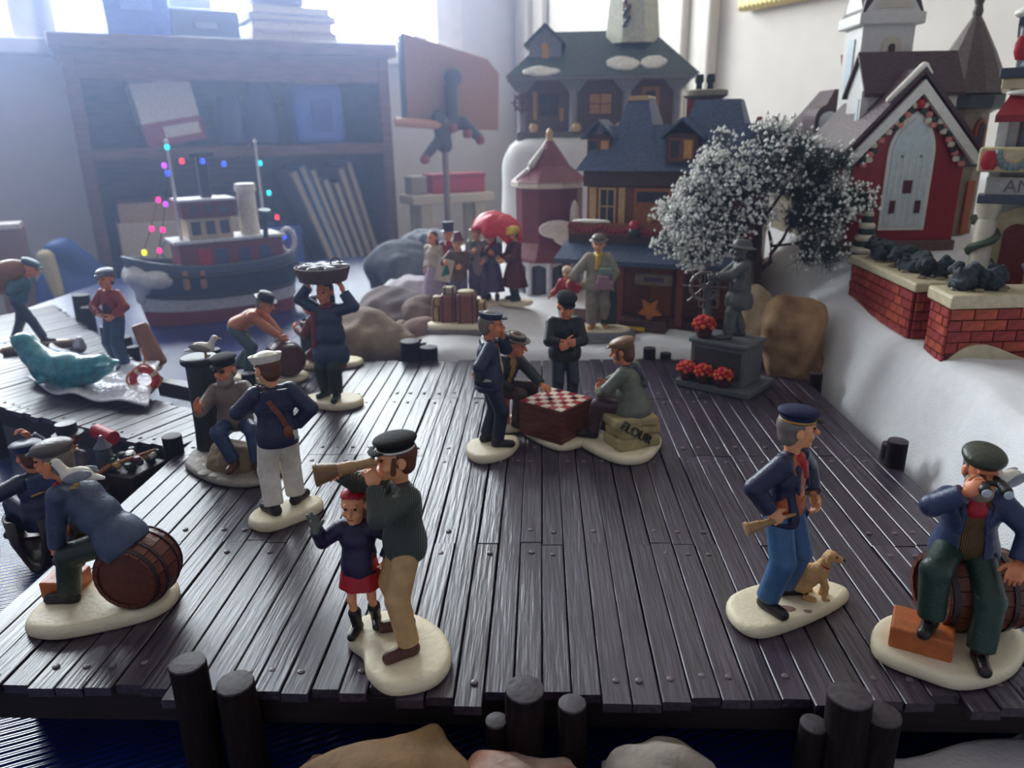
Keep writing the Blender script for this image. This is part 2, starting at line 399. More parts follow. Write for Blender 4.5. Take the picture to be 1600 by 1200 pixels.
# the side dock: short planks laid across a walkway that widens to the left
E1, E2 = V((-.9063, .4226, 0)), V((.4226, .9063, 0)); O2 = V((-21.6, 39.4, 0))
def D2(a, b, z=0): return O2 + E1 * a + E2 * b + V((0, 0, z))
d2 = thing('side_dock', 'weathered side dock of short planks carrying the teal seal', 'dock', tuple(O2), 0)
d2.rotation_euler = (0, 0, math.atan2(E2.y, E2.x) - math.pi / 2)
a = .48
ng = G()
while a < 46:
    depth = 5.5 if a < 12 else 8.7 + (a - 11) * .39
    y = rnd.uniform(-.2, .2)
    cuts = [y] + ([9.5 + rnd.uniform(-.3, .3)] if depth > 11 else []) + [depth + rnd.uniform(-.15, .15)]
    for p, q in zip(cuts[:-1], cuts[1:]):
        plank(d2, -a, p + .04, q, PW - .05)
        ng.lathe([(.13, -.02), (.12, .03), (.07, .05)], 7, (-a, p + .7, 0))
    a += PW
tag(ng.obj('wood_plugs', M_nail, d2, True), kind='stuff')
G().b(-45.8, 0, .3, 1.3, -1.5, -PT - .05).obj('beam', M_beam, d2); G().b(-45.8, 0, 4.4, 5.2, -1.5, -PT - .05).obj('beam', M_beam, d2)
G().b(-12, 0, 8.6, 9.7, -1.2, -.05).obj('walkway_beam', M_plank, d2, bev=.08)
posts(d2, [(-17.0, -.6, .5, .9), (-5.6, 8.6, .62, 3.2), (-36, 19.3, .8, 2.5), (-34.2, 18.6, .6, 1.6), (-27, 15.6, .7, 1.1), (-25.2, 15.2, .55, .7), (-23, 14.0, .8, .9), (-20.6, 13.2, .5, .5), (-1.2, 10.3, .4, .6), (-26, -.6, .5, .6)], WZ + .03)
# ------------------------------------------------------------------ cotton snow
M_snow = mat('cotton_batting', (238, 238, 240), .95, .02, 1.5, bump=1.0, bscale=14, sheen=.4)
def snow_h(X, Y):
    n = .5 * np.sin(X * .31 + Y * .17) + .35 * np.sin(X * .73 - Y * .41 + 1) + .2 * np.sin(Y * 1.1 + X * .5)
    low = -3.6 + 3.9 * sstep(56.5, 59.5, Y + .35 * n)                                  # village ground behind the dock
    low = low + 1.3 * np.exp(-(((X + 5) / 5.5) ** 2 + ((Y - 70) / 6) ** 2)) + .35 * n * sstep(58, 62, Y)
    edge = 19.0 + .5 * n - .4 * sstep(42, 30, Y) + np.where(Y > 50, 0, 0)
    plat = -3.6 + 8.35 * sstep(0, 3.2, X - edge) + 3.2 * sstep(46, 58, Y) * sstep(21.5, 26, X)
    plat = plat + .25 * n * sstep(2, 5, X - edge)
    hill = 9.5 * sstep(17, 30, X - (Y - 80) * .1) * sstep(66, 90, Y) + 2.5 * sstep(24, 32, X) * sstep(60, 80, Y)
    plat = -3.6 + (plat + 3.6) * sstep(13.5, 20, Y + .6 * n)
    z = np.maximum(low + hill * .95, np.where(X > 17, plat, -9))
    return z
gx, gy = np.arange(-24, 62, .55), np.arange(12, 122, .55)
X, Y = np.meshgrid(gx, gy, indexing='ij'); Z = snow_h(X, Y) + .06 * snoise(np.stack([X, Y, X * 0], -1).astype(np.float32), 3, 2.2)
keep = ((X + 4) * -.866 + (Y - 215) * -.5 > 5) & (((Y > 57.6) & (X > -9 - .45 * (Y - 58) * (Y < 80) - 10 * (Y >= 80))) | (X > 18.9)) & ~((X < 19.5) & (Y < 57.3) & (Z > -.1) & (X < 18.9))
ids = np.arange(X.size).reshape(X.shape); kq = keep[:-1, :-1] & keep[1:, :-1] & keep[1:, 1:] & keep[:-1, 1:]
q = np.stack([ids[:-1, :-1][kq], ids[1:, :-1][kq], ids[1:, 1:][kq], ids[:-1, 1:][kq]], 1)
us, inv = np.unique(q, return_inverse=True)
sn = mesh('snow_batting', np.stack([X, Y, Z], -1).reshape(-1, 3)[us], inv.reshape(-1, 4), M_snow, None, True)
tag(sn, 'white cotton snow spread under the village and over the bank on the right', 'snow', kind='stuff')
wb = Solid().box((8.5, 107, 5.5), (10.3, 6.5, 7.6), 3.3).build(1.0, (5, .18, .45))
tag(mesh('covered_block', wb[0], wb[1], mat('block_cotton', (226, 222, 220), .9, .03, .6, bump=.8, bscale=9, sheen=.3), None, True), 'large rounded white block lifting the lighthouse above the village', 'block')
# ------------------------------------------------------------------ painted figurines
SKIN = mat('skin_paint', (236, 164, 118), .42, .07, 3)
SKIN_D = mat('skin_paint_rosy', (224, 138, 96), .42, .08, 3)
CREAM = mat('figurine_snow_base', (236, 222, 190), .55, .04, .8, bump=.5, bscale=5)
EYE = mat('eye_paint', (28, 20, 20), .3, .02); LIP = mat('lip_paint', (168, 74, 62), .5, .05)
def C_(name, rgb, rough=.42, **k): return mat('paint_' + name, rgb, rough, k.pop('var', .08), k.pop('scale', 2.5), bump=k.pop('bump', .35), bscale=k.pop('bscale', 9), **k)
NAVY = C_('navy', (34, 40, 72)); BLACK = C_('black', (28, 28, 32)); DKGREEN = C_('dark_green', (34, 48, 44)); JEANS = C_('denim_blue', (62, 100, 142)); TAN = C_('tan', (196, 158, 108))
GREYBLUE = C_('grey_blue', (66, 78, 104)); WHITEP = C_('white', (228, 222, 208)); BROWN = C_('brown', (84, 54, 40)); SHOE = C_('shoe_black', (34, 28, 32), .35); SHOEB = C_('shoe_brown', (86, 48, 40), .35)
RED = C_('red', (176, 28, 44)); ORANGE = C_('rust_orange', (182, 92, 48)); SAGE = C_('sage_green', (98, 104, 86)); GREYBR = C_('grey_brown_wool', (122, 104, 94), bump=.8, bscale=16); HAIRG = C_('grey_hair', (120, 110, 104)); HAIRB = C_('brown_hair', (96, 54, 34)); GOLD = C_('gold', (188, 140, 52), .35); BRASS = C_('brass', (166, 128, 84), .35); OLIVE = C_('olive', (92, 86, 62)); MAROON = C_('maroon', (92, 30, 40)); KNIT = mat('paint_ribbed_knit', (84, 92, 86), .6, .22, 5.0, kind='wave', stretch=(1, .6, .05), bump=1.0); RIBV = mat('paint_ribbed_waistcoat', (120, 94, 60), .55, .25, 5.0, kind='wave', stretch=(1, .6, .05), bump=1.0); TEALP = C_('teal', (58, 104, 118)); PLAID = mat('paint_red_plaid', (170, 60, 52), .5, .2, 4, kind='wave', stretch=(1, 1, .1), rgb2=(120, 30, 38)); GREENC = C_('grey_green_coat', (104, 108, 92)); LAV = C_('lavender', (168, 150, 172)); FUR = C_('beige_fur', (156, 148, 130), .8, bump=1.0, bscale=12); YEL = C_('yellow', (214, 176, 40)); WOODB = C_('barrel_wood', (96, 46, 34), .4, stretch=(1, 1, 1)); HOOP = C_('barrel_hoop', (44, 28, 30), .35); BRICKO = C_('orange_crate', (186, 100, 52)); STONE = C_('stone_grey', (96, 98, 100), .6, bump=.9); PLUM = C_('plum', (92, 76, 110)); BEARDG = C_('beard_grey', (150, 132, 118), .7, bump=.9)
BEAR = C_('dog_tan', (204, 158, 104), .6, bump=.9, bscale=12)
def nrm(v): return v / (np.linalg.norm(v) + 1e-9)
A_ = lambda *v: np.array(v, float)
def ik(a, t, l1, l2, hint):
    d = t - a; L = np.linalg.norm(d); L = min(L, (l1 + l2) * .999); dn = nrm(d); t = a + dn * L
    c = (l1 * l1 + L * L - l2 * l2) / (2 * L); hgt = math.sqrt(max(0, l1 * l1 - c * c)); hp = hint - dn * (hint @ dn)
    return a + dn * c + nrm(hp) * hgt, t
def Rz(a): c, s = math.cos(R(a)), math.sin(R(a)); return np.array([[c, -s, 0], [s, c, 0], [0, 0, 1.]])
def capm(m):
    """felt version of a paint, without its gloss"""
    nm = m.name if m.name.startswith('felt_') else 'felt_' + m.name
    if nm not in MATS:
        c = m.copy(); c.name = nm; MATS[nm] = c; c.node_tree.nodes['Principled BSDF'].inputs['Roughness'].default_value = .75; c.node_tree.nodes['Principled BSDF'].inputs['Specular IOR Level'].default_value = .25
    return MATS[nm]
class Fig:
    """one person: joints are laid out in human metres (facing +Y, right hand on +X), then one continuous body surface is grown round them"""
    def __init__(s, root, off, yaw, K=4.3, h=.013, skin=SKIN, name='body', **P):
        s.root, s.K, s.h = root, K, h; s.A = Rz(yaw) * K; s.o = A_(*off); g = lambda k, d: P.get(k, d)
        s.pel = A_(*g('pel', (0, 0, .92))); s.neck = A_(*g('neck', tuple(s.pel + A_(0, 0, .53)))); s.neck = s.pel + (s.neck - s.pel) * g('nk', .93)
        s.u = nrm(s.neck - s.pel); r = Rz(g('tw', 0))[:, 0]; s.r = nrm(r - s.u * (r @ s.u)); s.f = np.cross(s.u, s.r); s.hs = g('hs', 1.40); zh = g('zh', 1.36)
        s.M = np.stack([s.r, s.f, s.u], 1); s.fat = g('fat', 1.0)
        hr = Rz(g('hw', 0))[:, 0]; s.sw = g('sw', 1.0)
        s.shR, s.shL = s.neck - s.u * .055 + s.r * .175 * s.sw, s.neck - s.u * .055 - s.r * .175 * s.sw
        s.hpR, s.hpL = s.pel + hr * .095 - A_(0, 0, .03), s.pel - hr * .095 - A_(0, 0, .03)
        s.elR, s.wrR = ik(s.shR, A_(*g('rh', tuple(s.shR + A_(.06, .04, -.50)))), .29, .25, A_(*g('re', (.4, -1, -.3))))
        s.elL, s.wrL = ik(s.shL, A_(*g('lh', tuple(s.shL + A_(-.06, .04, -.50)))), .29, .25, A_(*g('le', (-.4, -1, -.3))))
        s.knR, s.anR = ik(s.hpR, A_(*g('rf', (.11, -.02, .09))), .42, .41, A_(*g('rk', (.1, 1, 0))))
        s.knL, s.anL = ik(s.hpL, A_(*g('lf', (-.11, -.02, .09))), .42, .41, A_(*g('lk', (-.1, 1, 0))))
        s.toeR, s.toeL = Rz(g('rt', -12)) @ A_(0, 1, 0), Rz(g('lt', 12)) @ A_(0, 1, 0)
        yw, pt, rl = R(g('hy', 0)), R(g('hp', 0)), R(g('hr', 0))
        s.H = np.array((Matrix.Rotation(yw, 3, 'Z') @ Matrix.Rotation(-pt, 3, 'X') @ Matrix.Rotation(rl, 3, 'Y')))
        s.hc = s.neck + s.u * .06 + s.H @ A_(0, .03, .115 * s.hs * .95)
        B = Solid(); hs = s.hs
        def hd(p): return s.hc + s.H @ (A_(*p) * hs)
        B.cap(s.neck - s.u * .06, hd((0, -.015, -.05)), .055, .052 * hs, k=.03)
        B.ell(s.neck - s.u * .19, (.13 * s.sw, .085, .19), rot=s.M).ell(s.pel, (.13, .09, .12), rot=s.M).cap(s.pel, s.neck - s.u * .2, .095, .10)
        B.ell(hd((0, -.01, .03)), A_(.077, .098, .092) * hs, rot=s.H).ell(hd((0, .028, -.045)), A_(.06, .066, .074) * hs, rot=s.H, k=.03).ell(hd((0, .068, -.098)), A_(.03, .024, .022) * hs, rot=s.H, k=.02)
        B.cap(hd((0, .092, .008)), hd((0, .122, -.03)), .010 * hs, .0165 * hs, k=.012).cap(hd((-.036, .084, .03)), hd((.036, .084, .03)), .014 * hs, k=.012)
        for q in (-1, 1):
            B.ell(hd((q * .034, .096, .009)), A_(.016, .012, .010) * hs, rot=s.H, k=.012, sub=True).ell(hd((q * .04, .062, -.035)), A_(.026, .028, .026) * hs, rot=s.H, k=.02)
            B.ell(hd((q * .08, -.012, -.008)), A_(.013, .023, .033) * hs, rot=s.H, k=.01)
        B.ell(hd((0, .09, -.066)), A_(.026, .012, .009) * hs, rot=s.H, k=.01)
        for q, sh, el, wr, nm in ((1, s.shR, s.elR, s.wrR, 'r'), (-1, s.shL, s.elL, s.wrL, 'l')):
            B.cap(s.neck - s.u * .07, sh, .06, .052, k=.03).cap(sh, el, .048, .038, k=.02).cap(el, wr, .038, .028, k=.02)
            d = nrm(A_(*P[nm + 'd'])) if nm + 'd' in P else nrm(wr - el)
            n = A_(*P[nm + 'n']) if nm + 'n' in P else -q * s.r
            n = nrm(n - d * (n @ d)); t = q * np.cross(d, n); z = zh; cv = P.get(nm + 'c', .7)
            if nm == 'r': s.hR = wr + d * .07 * z; s.dR = d; s.nR = n
            else: s.hL = wr + d * .07 * z; s.dL = d; s.nL = n
            B.ell(wr + d * .048 * z, A_(.043, .055, .021) * z, rot=np.stack([t, d, n], 1), k=.015)
            for i, ln in enumerate((.058, .066, .06, .046)):
                b0 = wr + (d * .082 + t * (.033 - .022 * i)) * z
                a1 = cv * .75; d1 = d * math.cos(a1) + n * math.sin(a1); b1 = b0 + d1 * ln * .55 * z; a2 = cv * 1.7; d2_ = d * math.cos(a2) + n * math.sin(a2)
                B.cap(b0, b1, .0115 * z, .0105 * z, k=.005).cap(b1, b1 + d2_ * ln * .55 * z, .0105 * z, .0085 * z, k=.004)
            tb_ = wr + (d * .03 + t * .034) * z; td = nrm(t * .75 + d * .7 + n * cv * .5); B.cap(tb_, tb_ + td * .035 * z, .0145 * z, .0125 * z, k=.008).cap(tb_ + td * .035 * z, tb_ + (td * .058 + n * .012 * cv + d * .01) * z, .0125 * z, .010 * z, k=.006)
        for hp_, kn, an, toe in ((s.hpR, s.knR, s.anR, s.toeR), (s.hpL, s.knL, s.anL, s.toeL)):
            B.cap(hp_, kn, .075, .052, k=.03).cap(kn, an, .05, .036, k=.02).cap(an - A_(0, 0, .05), an + toe * .13 - A_(0, 0, .055), .036, .03, k=.02)
        s.body = s.solid(name, B, skin, root)
        for q in (-1, 1): s.headball('eye', (q * .034, .090, .010), .0105, EYE, (1.1, .7, .9))
        s.headball('mouth', (0, .098, -.066), .017, LIP, (1.2, .35, .3)); s.hd = hd
    def solid(s, name, sd, m, parent=None, h=None):
        return solid(name, sd, h or s.h, m, parent if parent is not None else s.body, 1.0, None, (s.A, s.o))
    def headball(s, name, p, r, m, sq):
        g = G().ball((0, 0, 0), r * s.hs, 8, sq); return s.headmesh(name, g, m, A_(*p) * s.hs)
    def headmesh(s, name, g, m, c=(0, 0, 0), sc=1.0):
        v = (np.array(g.v) * sc + A_(*c)) @ s.H.T + s.hc; v = v @ s.A.T + s.o
        o = mesh(name, v, g.f, m, s.body, True); o.data.set_sharp_from_angle(angle=R(40)); return o
    def geo(s, name, g, m, parent=None, smooth=True):
        v = np.array(g.v) @ s.A.T + s.o; o = mesh(name, v, g.f, m, parent if parent is not None else s.body, smooth); o.data.set_sharp_from_angle(angle=R(40)); return o
    def pt(s, p): return tuple(A_(*p) @ s.A.T + s.o)
    # --- clothes
    def trousers(s, m, wide=0.0, top=.05, name='trousers', short=0.0):
        T = Solid().ell(s.pel - A_(0, 0, .0), (.165 * s.fat, .125 * s.fat, .13), rot=s.M)
        for hp_, kn, an in ((s.hpR, s.knR, s.anR), (s.hpL, s.knL, s.anL)):
            e = an + nrm(kn - an) * (.035 + short); wd = wide + .02; T.cap(hp_, kn, .098 + wd * .5, .072 + wd, k=.03).cap(kn, e, .071 + wd, .062 + wd, k=.02)
            dn = nrm(an - kn); T.half(e + dn * .015, dn, e - .13, e + .13)
        return s.solid(name, T, m)
    def torso(s, m, hem=.12, ex=0.0, name='shirt', sleeves=True, flare=0.0, open_=0.0, short=0.02, cut=True, collar=True, deep=.0):
        T = Solid(); f = s.fat; ex = ex + .012
        T.ell(s.neck - s.u * .19, ((.175 + ex) * s.sw, .118 + ex, .19), rot=s.M, k=.03).ell(s.neck - s.u * .38, (.155 * f + ex, .122 * f + ex, .2), rot=s.M, k=.04).ell(s.pel + s.u * .02, (.168 * f + ex, .13 * f + ex, .15), rot=s.M, k=.04)
        if hem > .1:
            q = np.stack([s.r, np.cross(A_(0, 0, 1), s.r), A_(0, 0, 1)], 1) if deep else s.M
            T.ell(s.pel - (A_(0, 0, 1) if deep else s.u) * (hem - .06) * .8, (.175 * f + ex + flare, .14 * f + ex + flare, .16 + hem * .3), rot=q, k=.05)
        if cut:
            c = s.pel - (A_(0, 0, 1) if deep else s.u) * hem; T.half(c, -(A_(0, 0, 1) if deep else s.u), c - .45, c + .45)
        for sh, el, wr in ((s.shR, s.elR, s.wrR), (s.shL, s.elL, s.wrL)):
            T.cap(s.neck - s.u * .065, sh, .062 + ex * .5, .066 + ex * .6, k=.035)
            if sleeves:
                e = wr + nrm(el - wr) * short; T.cap(sh, el, .072 + ex * .6, .062 + ex * .6, k=.025).cap(el, e, .062 + ex * .6, .054 + ex * .6, k=.015)
                dn = nrm(wr - el); T.half(e + dn * .012, dn, e - .1, e + .1)
        if collar: T.cap(s.neck - s.u * .045 - s.r * .03, s.neck - s.u * .045 + s.r * .03, .062 + ex * .4, k=.03)
        if open_:
            c = s.neck - s.u * .36 + s.f * .2; T.box(c, (open_, .14, .36), .01, .012, rot=s.M, sub=True)
            c2 = s.neck - s.u * .05 + s.f * .13; T.ell(c2, (open_ * 1.7, .1, .14), rot=s.M, k=.01, sub=True)
        return s.solid(name, T, m)
    def lapels(s, m, w=.06, ln=.22, buttons=0, bm=None):
        T = Solid(); u, f, r = s.u, s.f, s.r; n0 = s.neck - u * .03
        for q in (-1, 1):
            a = n0 + r * q * .075 - f * .02; b = n0 + r * q * .075 + f * .09 - u * .07; c = n0 + r * q * (w + .01) + f * .135 - u * ln
            T.cap(a, b, .032, .034, k=.015).cap(b, c, .034, .014, k=.015)
        T.cap(n0 - r * .07 - f * .06, n0 + r * .07 - f * .06, .034, k=.015)
        o = s.solid('collar', T, m)
        for i in range(buttons):
            c = s.neck - u * (.22 + .085 * i) + f * (.16 - .004 * i) - r * w * .9; s.geo('button', G().ball(tuple(c), .014, 6), bm or GOLD, o)
        return o
    def skirt(s, m, length=.35, w0=.15, w1=.24, name='skirt'):
        g = G(); n = 28; pr = []
        for i in range(8):
            t = i / 7; pr.append((w0 + (w1 - w0) * t ** .8, -t * length))
        vs = []
        for r_, z in pr:
            for k in range(n):
                a = 2 * math.pi * k / n; rr = r_ * (1 + .05 * math.sin(a * 7) * (-z / length)); vs.append(s.pel + s.r * rr * math.cos(a) * 1.08 + s.f * rr * math.sin(a) * .85 + A_(0, 0, z + .06))
        fs = [(i * n + k, (i + 1) * n + k, (i + 1) * n + (k + 1) % n, i * n + (k + 1) % n) for i in range(7) for k in range(n)] + [list(range(n))[::1], list(range(7 * n, 8 * n))[::-1]]
        g.add(vs, fs); return s.geo(name, g, m)
    def shoes(s, m, boot=0.0, name='shoe', big=1.2):
        for an, toe, kn in ((s.anR, s.toeR, s.knR), (s.anL, s.toeL, s.knL)):
            b = big; z = A_(0, 0, 1)
            T = Solid().cap(an - z * .04 - toe * .03, an + toe * .15 * b - z * .047, .05 * b, .043 * b, k=.02).cap(an - z * .04, an + nrm(kn - an) * (.02 + boot), .056, .062 + boot * .08, k=.02)
            T.half(an - z * .092, -z, an - .3, an + .3)
            s.solid(name, T, m)
    def hair(s, m, back=0.0, beard=None, low=0.0):
        T = Solid().ell(s.hd((0, -.018, .03)), A_(.086, .102, .098) * s.hs, rot=s.H).ell(s.hd((0, -.05, -.03)), A_(.074, .06, .07 + low) * s.hs, rot=s.H)
        T.box(s.hd((0, .11, -.05)), A_(.12, .085, .105) * s.hs, .01, .01, rot=s.H, sub=True)
        for q in (-1, 1): T.ell(s.hd((q * .085, -.005, -.01)), A_(.02, .03, .04) * s.hs, rot=s.H, k=.005, sub=True)
        if back: T.ell(s.hd((0, -.07, -.09)), A_(.075, .05, .1 + back) * s.hs, rot=s.H)
        s.solid('hair', T, m)
        if beard: s.beard(beard)
    def beard(s, m, big=1.0):
        T = Solid().ell(s.hd((0, .05, -.105)), A_(.062, .05, .05 * big) * s.hs, rot=s.H).ell(s.hd((-.058, .02, -.06)), A_(.022, .03, .05) * s.hs, rot=s.H).ell(s.hd((.058, .02, -.06)), A_(.022, .03, .05) * s.hs, rot=s.H)
        T.ell(s.hd((0, .115, -.055)), A_(.034, .03, .024) * s.hs, rot=s.H, sub=True, k=.008); s.solid('beard', T, m)
    def sideburns(s, m):
        T = Solid()
        for q in (-1, 1): T.cap(s.hd((q * .071, .03, .02)), s.hd((q * .066, .035, -.06)), .012 * s.hs, .016 * s.hs, flat=None)
        s.solid('sideburns', T, m)
    def peaked(s, m, band=None, visor=None, trim=None, tilt=-6):
        m = capm(m); band = capm(band or m); visor = capm(visor or m)
        h = s.hs; t = Matrix.Rotation(R(tilt), 3, 'X')
        def mk(pr, sy=1.13, n=24):
            g = G().lathe(pr, n); g.v = [tuple(t @ V((p[0], p[1] * sy - .008, p[2]))) for p in g.v]; return g
        s.headmesh('cap_band', mk([(.088, .052), (.091, .056), (.092, .088), (.09, .092)]), band or m, sc=h)
        s.headmesh('cap', mk([(.088, .084), (.102, .098), (.108, .108), (.104, .118), (.088, .127), (.06, .134), (.03, .138), (.004, .139)]), m, sc=h)
        T = Solid().ell((0, .10, .058), (.074, .056, .011), rot=np.array(Matrix.Rotation(R(-16), 3, 'X'))).ell((0, .02, .06), (.088, .095, .05), sub=True, k=.004)
        v, f = T.build(.007); s.headmesh('cap_visor', _vg(v, f), visor or m, sc=h)
        if trim: s.headmesh('cap_braid', mk([(.0925, .058), (.0945, .061), (.0945, .067), (.0925, .07)]), trim, sc=h)
    def flatcap(s, m, vis=True):
        T = Solid().ell((0, -.008, .088), (.107, .128, .05), rot=np.array(Matrix.Rotation(R(-7), 3, 'X'))).ell((0, -.01, .06), (.09, .105, .03))
        if vis: T.ell((0, .105, .062), (.07, .05, .014), rot=np.array(Matrix.Rotation(R(-14), 3, 'X')), k=.012)
        v, f = T.build(.009); s.headmesh('cap', _vg(v, f), m, sc=s.hs)
    def lathehat(s, m, prof, tilt=0, name='hat', sy=1.1, n=24):
        t = Matrix.Rotation(R(tilt), 3, 'X'); g = G().lathe(prof, n); g.v = [tuple(t @ V((p[0], p[1] * sy - .01, p[2]))) for p in g.v]
        return s.headmesh(name, g, m, sc=s.hs)
def text_mesh(cu, m, parent, name='lettering'):
    tmp = bpy.data.objects.new('tmp', cu); COL.objects.link(tmp); dg = bpy.context.evaluated_depsgraph_get(); dg.update()
    me = bpy.data.meshes.new_from_object(tmp.evaluated_get(dg)); bpy.data.objects.remove(tmp); me.materials.clear()
    return link(name, me, parent, m)
def writing(s_, size, m, parent, mw, ext=.00008, name='lettering'):
    cu = bpy.data.curves.new('lettering', 'FONT'); cu.body = s_; cu.size = size * S; cu.extrude = ext; cu.align_x = 'CENTER'; cu.align_y = 'CENTER'
    o = text_mesh(cu, m, parent, name); o.matrix_local = mw; return o
def _vg(v, f):
    g = G(); g.v = [tuple(p) for p in v]; g.f = [list(q) for q in f]; return g
def smooth_poly(pts, n=6):
    pts = [V((p[0], p[1], 0)) for p in pts]; out = []; m = len(pts)
    for i in range(m):
        p0, p1, p2, p3 = pts[i - 1], pts[i], pts[(i + 1) % m], pts[(i + 2) % m]
        for k in range(n):
            t = k / n; q = .5 * ((2 * p1) + (p2 - p0) * t + (2 * p0 - 5 * p1 + 4 * p2 - p3) * t * t + (3 * p1 - p0 - 3 * p2 + p3) * t ** 3); out.append((q.x, q.y))
    return out
def base(root, pts, t=.48, m=None, name='snow_base', bv=.17):
    """low cast base whose outline follows pts (counter-clockwise, root-local centimetres)"""
    pts = smooth_poly(pts); a = sum(pts[i - 1][0] * pts[i][1] - pts[i][0] * pts[i - 1][1] for i in range(len(pts)))
    if a < 0: pts = pts[::-1]
    c = V((sum(p[0] for p in pts) / len(pts), sum(p[1] for p in pts) / len(pts), 0)); vs = []; n = len(pts)
    prof = ((.96, .005), (1.0, .1), (1.0, t * .55), (.975, t * .82), (.93, t * .96), (.86, t), (.4, t + .02))
    for sc, z in prof: vs += [(c.x + (p[0] - c.x) * sc, c.y + (p[1] - c.y) * sc, z) for p in pts]
    fs = [(i * n + k, i * n + (k + 1) % n, (i + 1) * n + (k + 1) % n, (i + 1) * n + k) for i in range(len(prof) - 1) for k in range(n)]
    fs += [list(range(n))[::-1], list(range((len(prof) - 1) * n, len(prof) * n))]
    return mesh(name, vs, fs, m or CREAM, root, True)
def barrel(root, c, axis, r, ln, staves=16, head=None, wood=None):
    """coopered barrel: separate staves, four hoops, two heads"""
    b = bpy.data.objects.new('barrel', None); COL.objects.link(b); b.parent = root; b.location = V(c) * S; b.rotation_mode = 'QUATERNION'; b.rotation_quaternion = V(axis).normalized().to_track_quat('Z', 'Y')
    g = G(); n = staves; zs = [(-1 + 2 * i / 8) for i in range(9)]; R_ = lambda t: r * (1 - .16 * t * t)
    da = 2 * math.pi / n; vs = []; 
    for z in zs:
        for a, rr in ((-da * .47, R_(z)), (da * .47, R_(z)), (da * .47, R_(z) * .86), (-da * .47, R_(z) * .86)): vs.append((rr * math.cos(a), rr * math.sin(a), z * ln / 2))
    fs = [(i * 4 + k, i * 4 + (k + 1) % 4, i * 4 + 4 + (k + 1) % 4, i * 4 + 4 + k) for i in range(8) for k in range(4)] + [(3, 2, 1, 0), (32, 33, 34, 35)]
    st = None
    for i in range(n):
        if st is None: st = mesh('stave', vs, fs, wood or WOODB, b); o = st
        else: o = link('stave', st.data, b)
        o.rotation_euler = (0, 0, i * da)
    for z in (-.86, -.42, .42, .86):
        w_ = .07; G().lathe([(R_(z - w_) * .99, (z - w_) * ln / 2), (R_(z - w_) * 1.03, (z - w_) * ln / 2 + .01), (R_(z + w_) * 1.03, (z + w_) * ln / 2 - .01), (R_(z + w_) * .99, (z + w_) * ln / 2)], 28, cap=False).obj('hoop', HOOP, b, True)
    for z in (-.9, .9): G().lathe([(R_(z) * .9, z * ln / 2 - .04), (R_(z) * .9, z * ln / 2 + .04)], 28).obj('barrel_head', head or WOODB, b, False)
    return b
def gull(root, pos, yaw, k=1.0, back=None, name='gull', lean=0):
    """standing seagull, beak towards +X before turning"""
    T = Solid().ell((0, 0, .55), (.62, .3, .3), k=.1, rot=np.array(Matrix.Rotation(R(12), 3, 'Y'))).cap((.4, 0, .65), (.62, 0, 1.0), .2, .17, k=.12).ell((.68, 0, 1.08), (.2, .17, .17), k=.06)
    T.cap((-.45, 0, .48), (-1.05, 0, .36), .18, .07, k=.12, flat=(1, 1.3))
    A, o = Rz(yaw) * k, A_(*pos); X = (A, o)
    b = solid(name, T, .055, WHITEP, root, 1.0, None, X)
    W = Solid()
    for q in (-1, 1): W.ell((-.18, q * .24, .55), (.62, .1, .22), k=.05, rot=np.array(Matrix.Rotation(R(14), 3, 'Y')))
    solid('wing', W, .05, back or C_('gull_grey', (138, 142, 150)), b, 1.0, None, X)
    solid('beak', Solid().cap((.84, 0, 1.07), (1.08, 0, 1.0), .06, .025), .03, C_('beak_ochre', (190, 150, 70)), b, 1.0, None, X)
    g = Solid()
    for q in (-1, 1): g.cap((.05, q * .13, .36), (.05, q * .13, 0.02), .045).cap((.05, q * .13, .03), (.25, q * .13, .03), .045)
    solid('legs', g, .035, C_('beak_ochre', (190, 150, 70)), b, 1.0, None, X)
    e = G().ball((.78, .15, 1.12), .035, 6).ball((.78, -.15, 1.12), .035, 6); mesh('eyes', np.array(e.v) @ A.T + o, e.f, EYE, b, True)
    return b
# ================================================================== the figurines on the dock
FT = 'figurine'
# A: man with a gull on his back, seated on a barrel (left front)
t = thing('seated_man_figurine', 'old man in grey-blue coat sitting on a barrel with a gull on his shoulder', FT, (-16.9, 23.9, 0))
base(t, [(-2.2, -1.2), (-1.0, -1.75), (.6, -1.3), (2.3, -.35), (2.6, .9), (1.8, 1.9), (-.4, 1.9), (-2.2, .9)], .55)
barrel(t, (1.6, .3, 1.85), (.06, 1, 0), 1.42, 2.0, 18)
G().box((-1.7, .75, .86), (1.3, 1.3, .7)).obj('crate', BRICKO, t, bev=.06)
F1 = Fig(t, (.35, .3, .5), 84, 4.3, .0095, SKIN_D, nk=1, pel=(.0, -.16, .66), neck=(0.0, .20, 1.13), hp=4, hy=4, rh=(.08, .36, .66), lh=(-.13, .33, .56), re=(1, -.2, 0), le=(-1, -.4, .1), lf=(-.12, .32, .09), rf=(.14, .42, .29), lk=(-.1, 1, .5), rk=(.15, 1, .5), lc=.9, rc=.9, fat=1.12, lt=10, rt=0, ld=(.2, .3, -1))
F1.trousers(DKGREEN, .012); F1.torso(GREYBLUE, .17, .014, 'coat', flare=.02); F1.shoes(SHOE, .03); F1.lapels(GREYBLUE, .05, .16); F1.hair(HAIRG); F1.flatcap(C_('grey_cap', (92, 86, 84)))
F1.solid('neckerchief', Solid().cap(F1.neck + A_(-.06, .05, -.01), F1.neck + A_(.06, .05, -.01), .035).ell(F1.neck + A_(0, .08, -.06), (.035, .03, .06)), RED)
gull(t, tuple(A_(*F1.pt(F1.shL + A_(.02, -.20, .085)))), 184, .9)
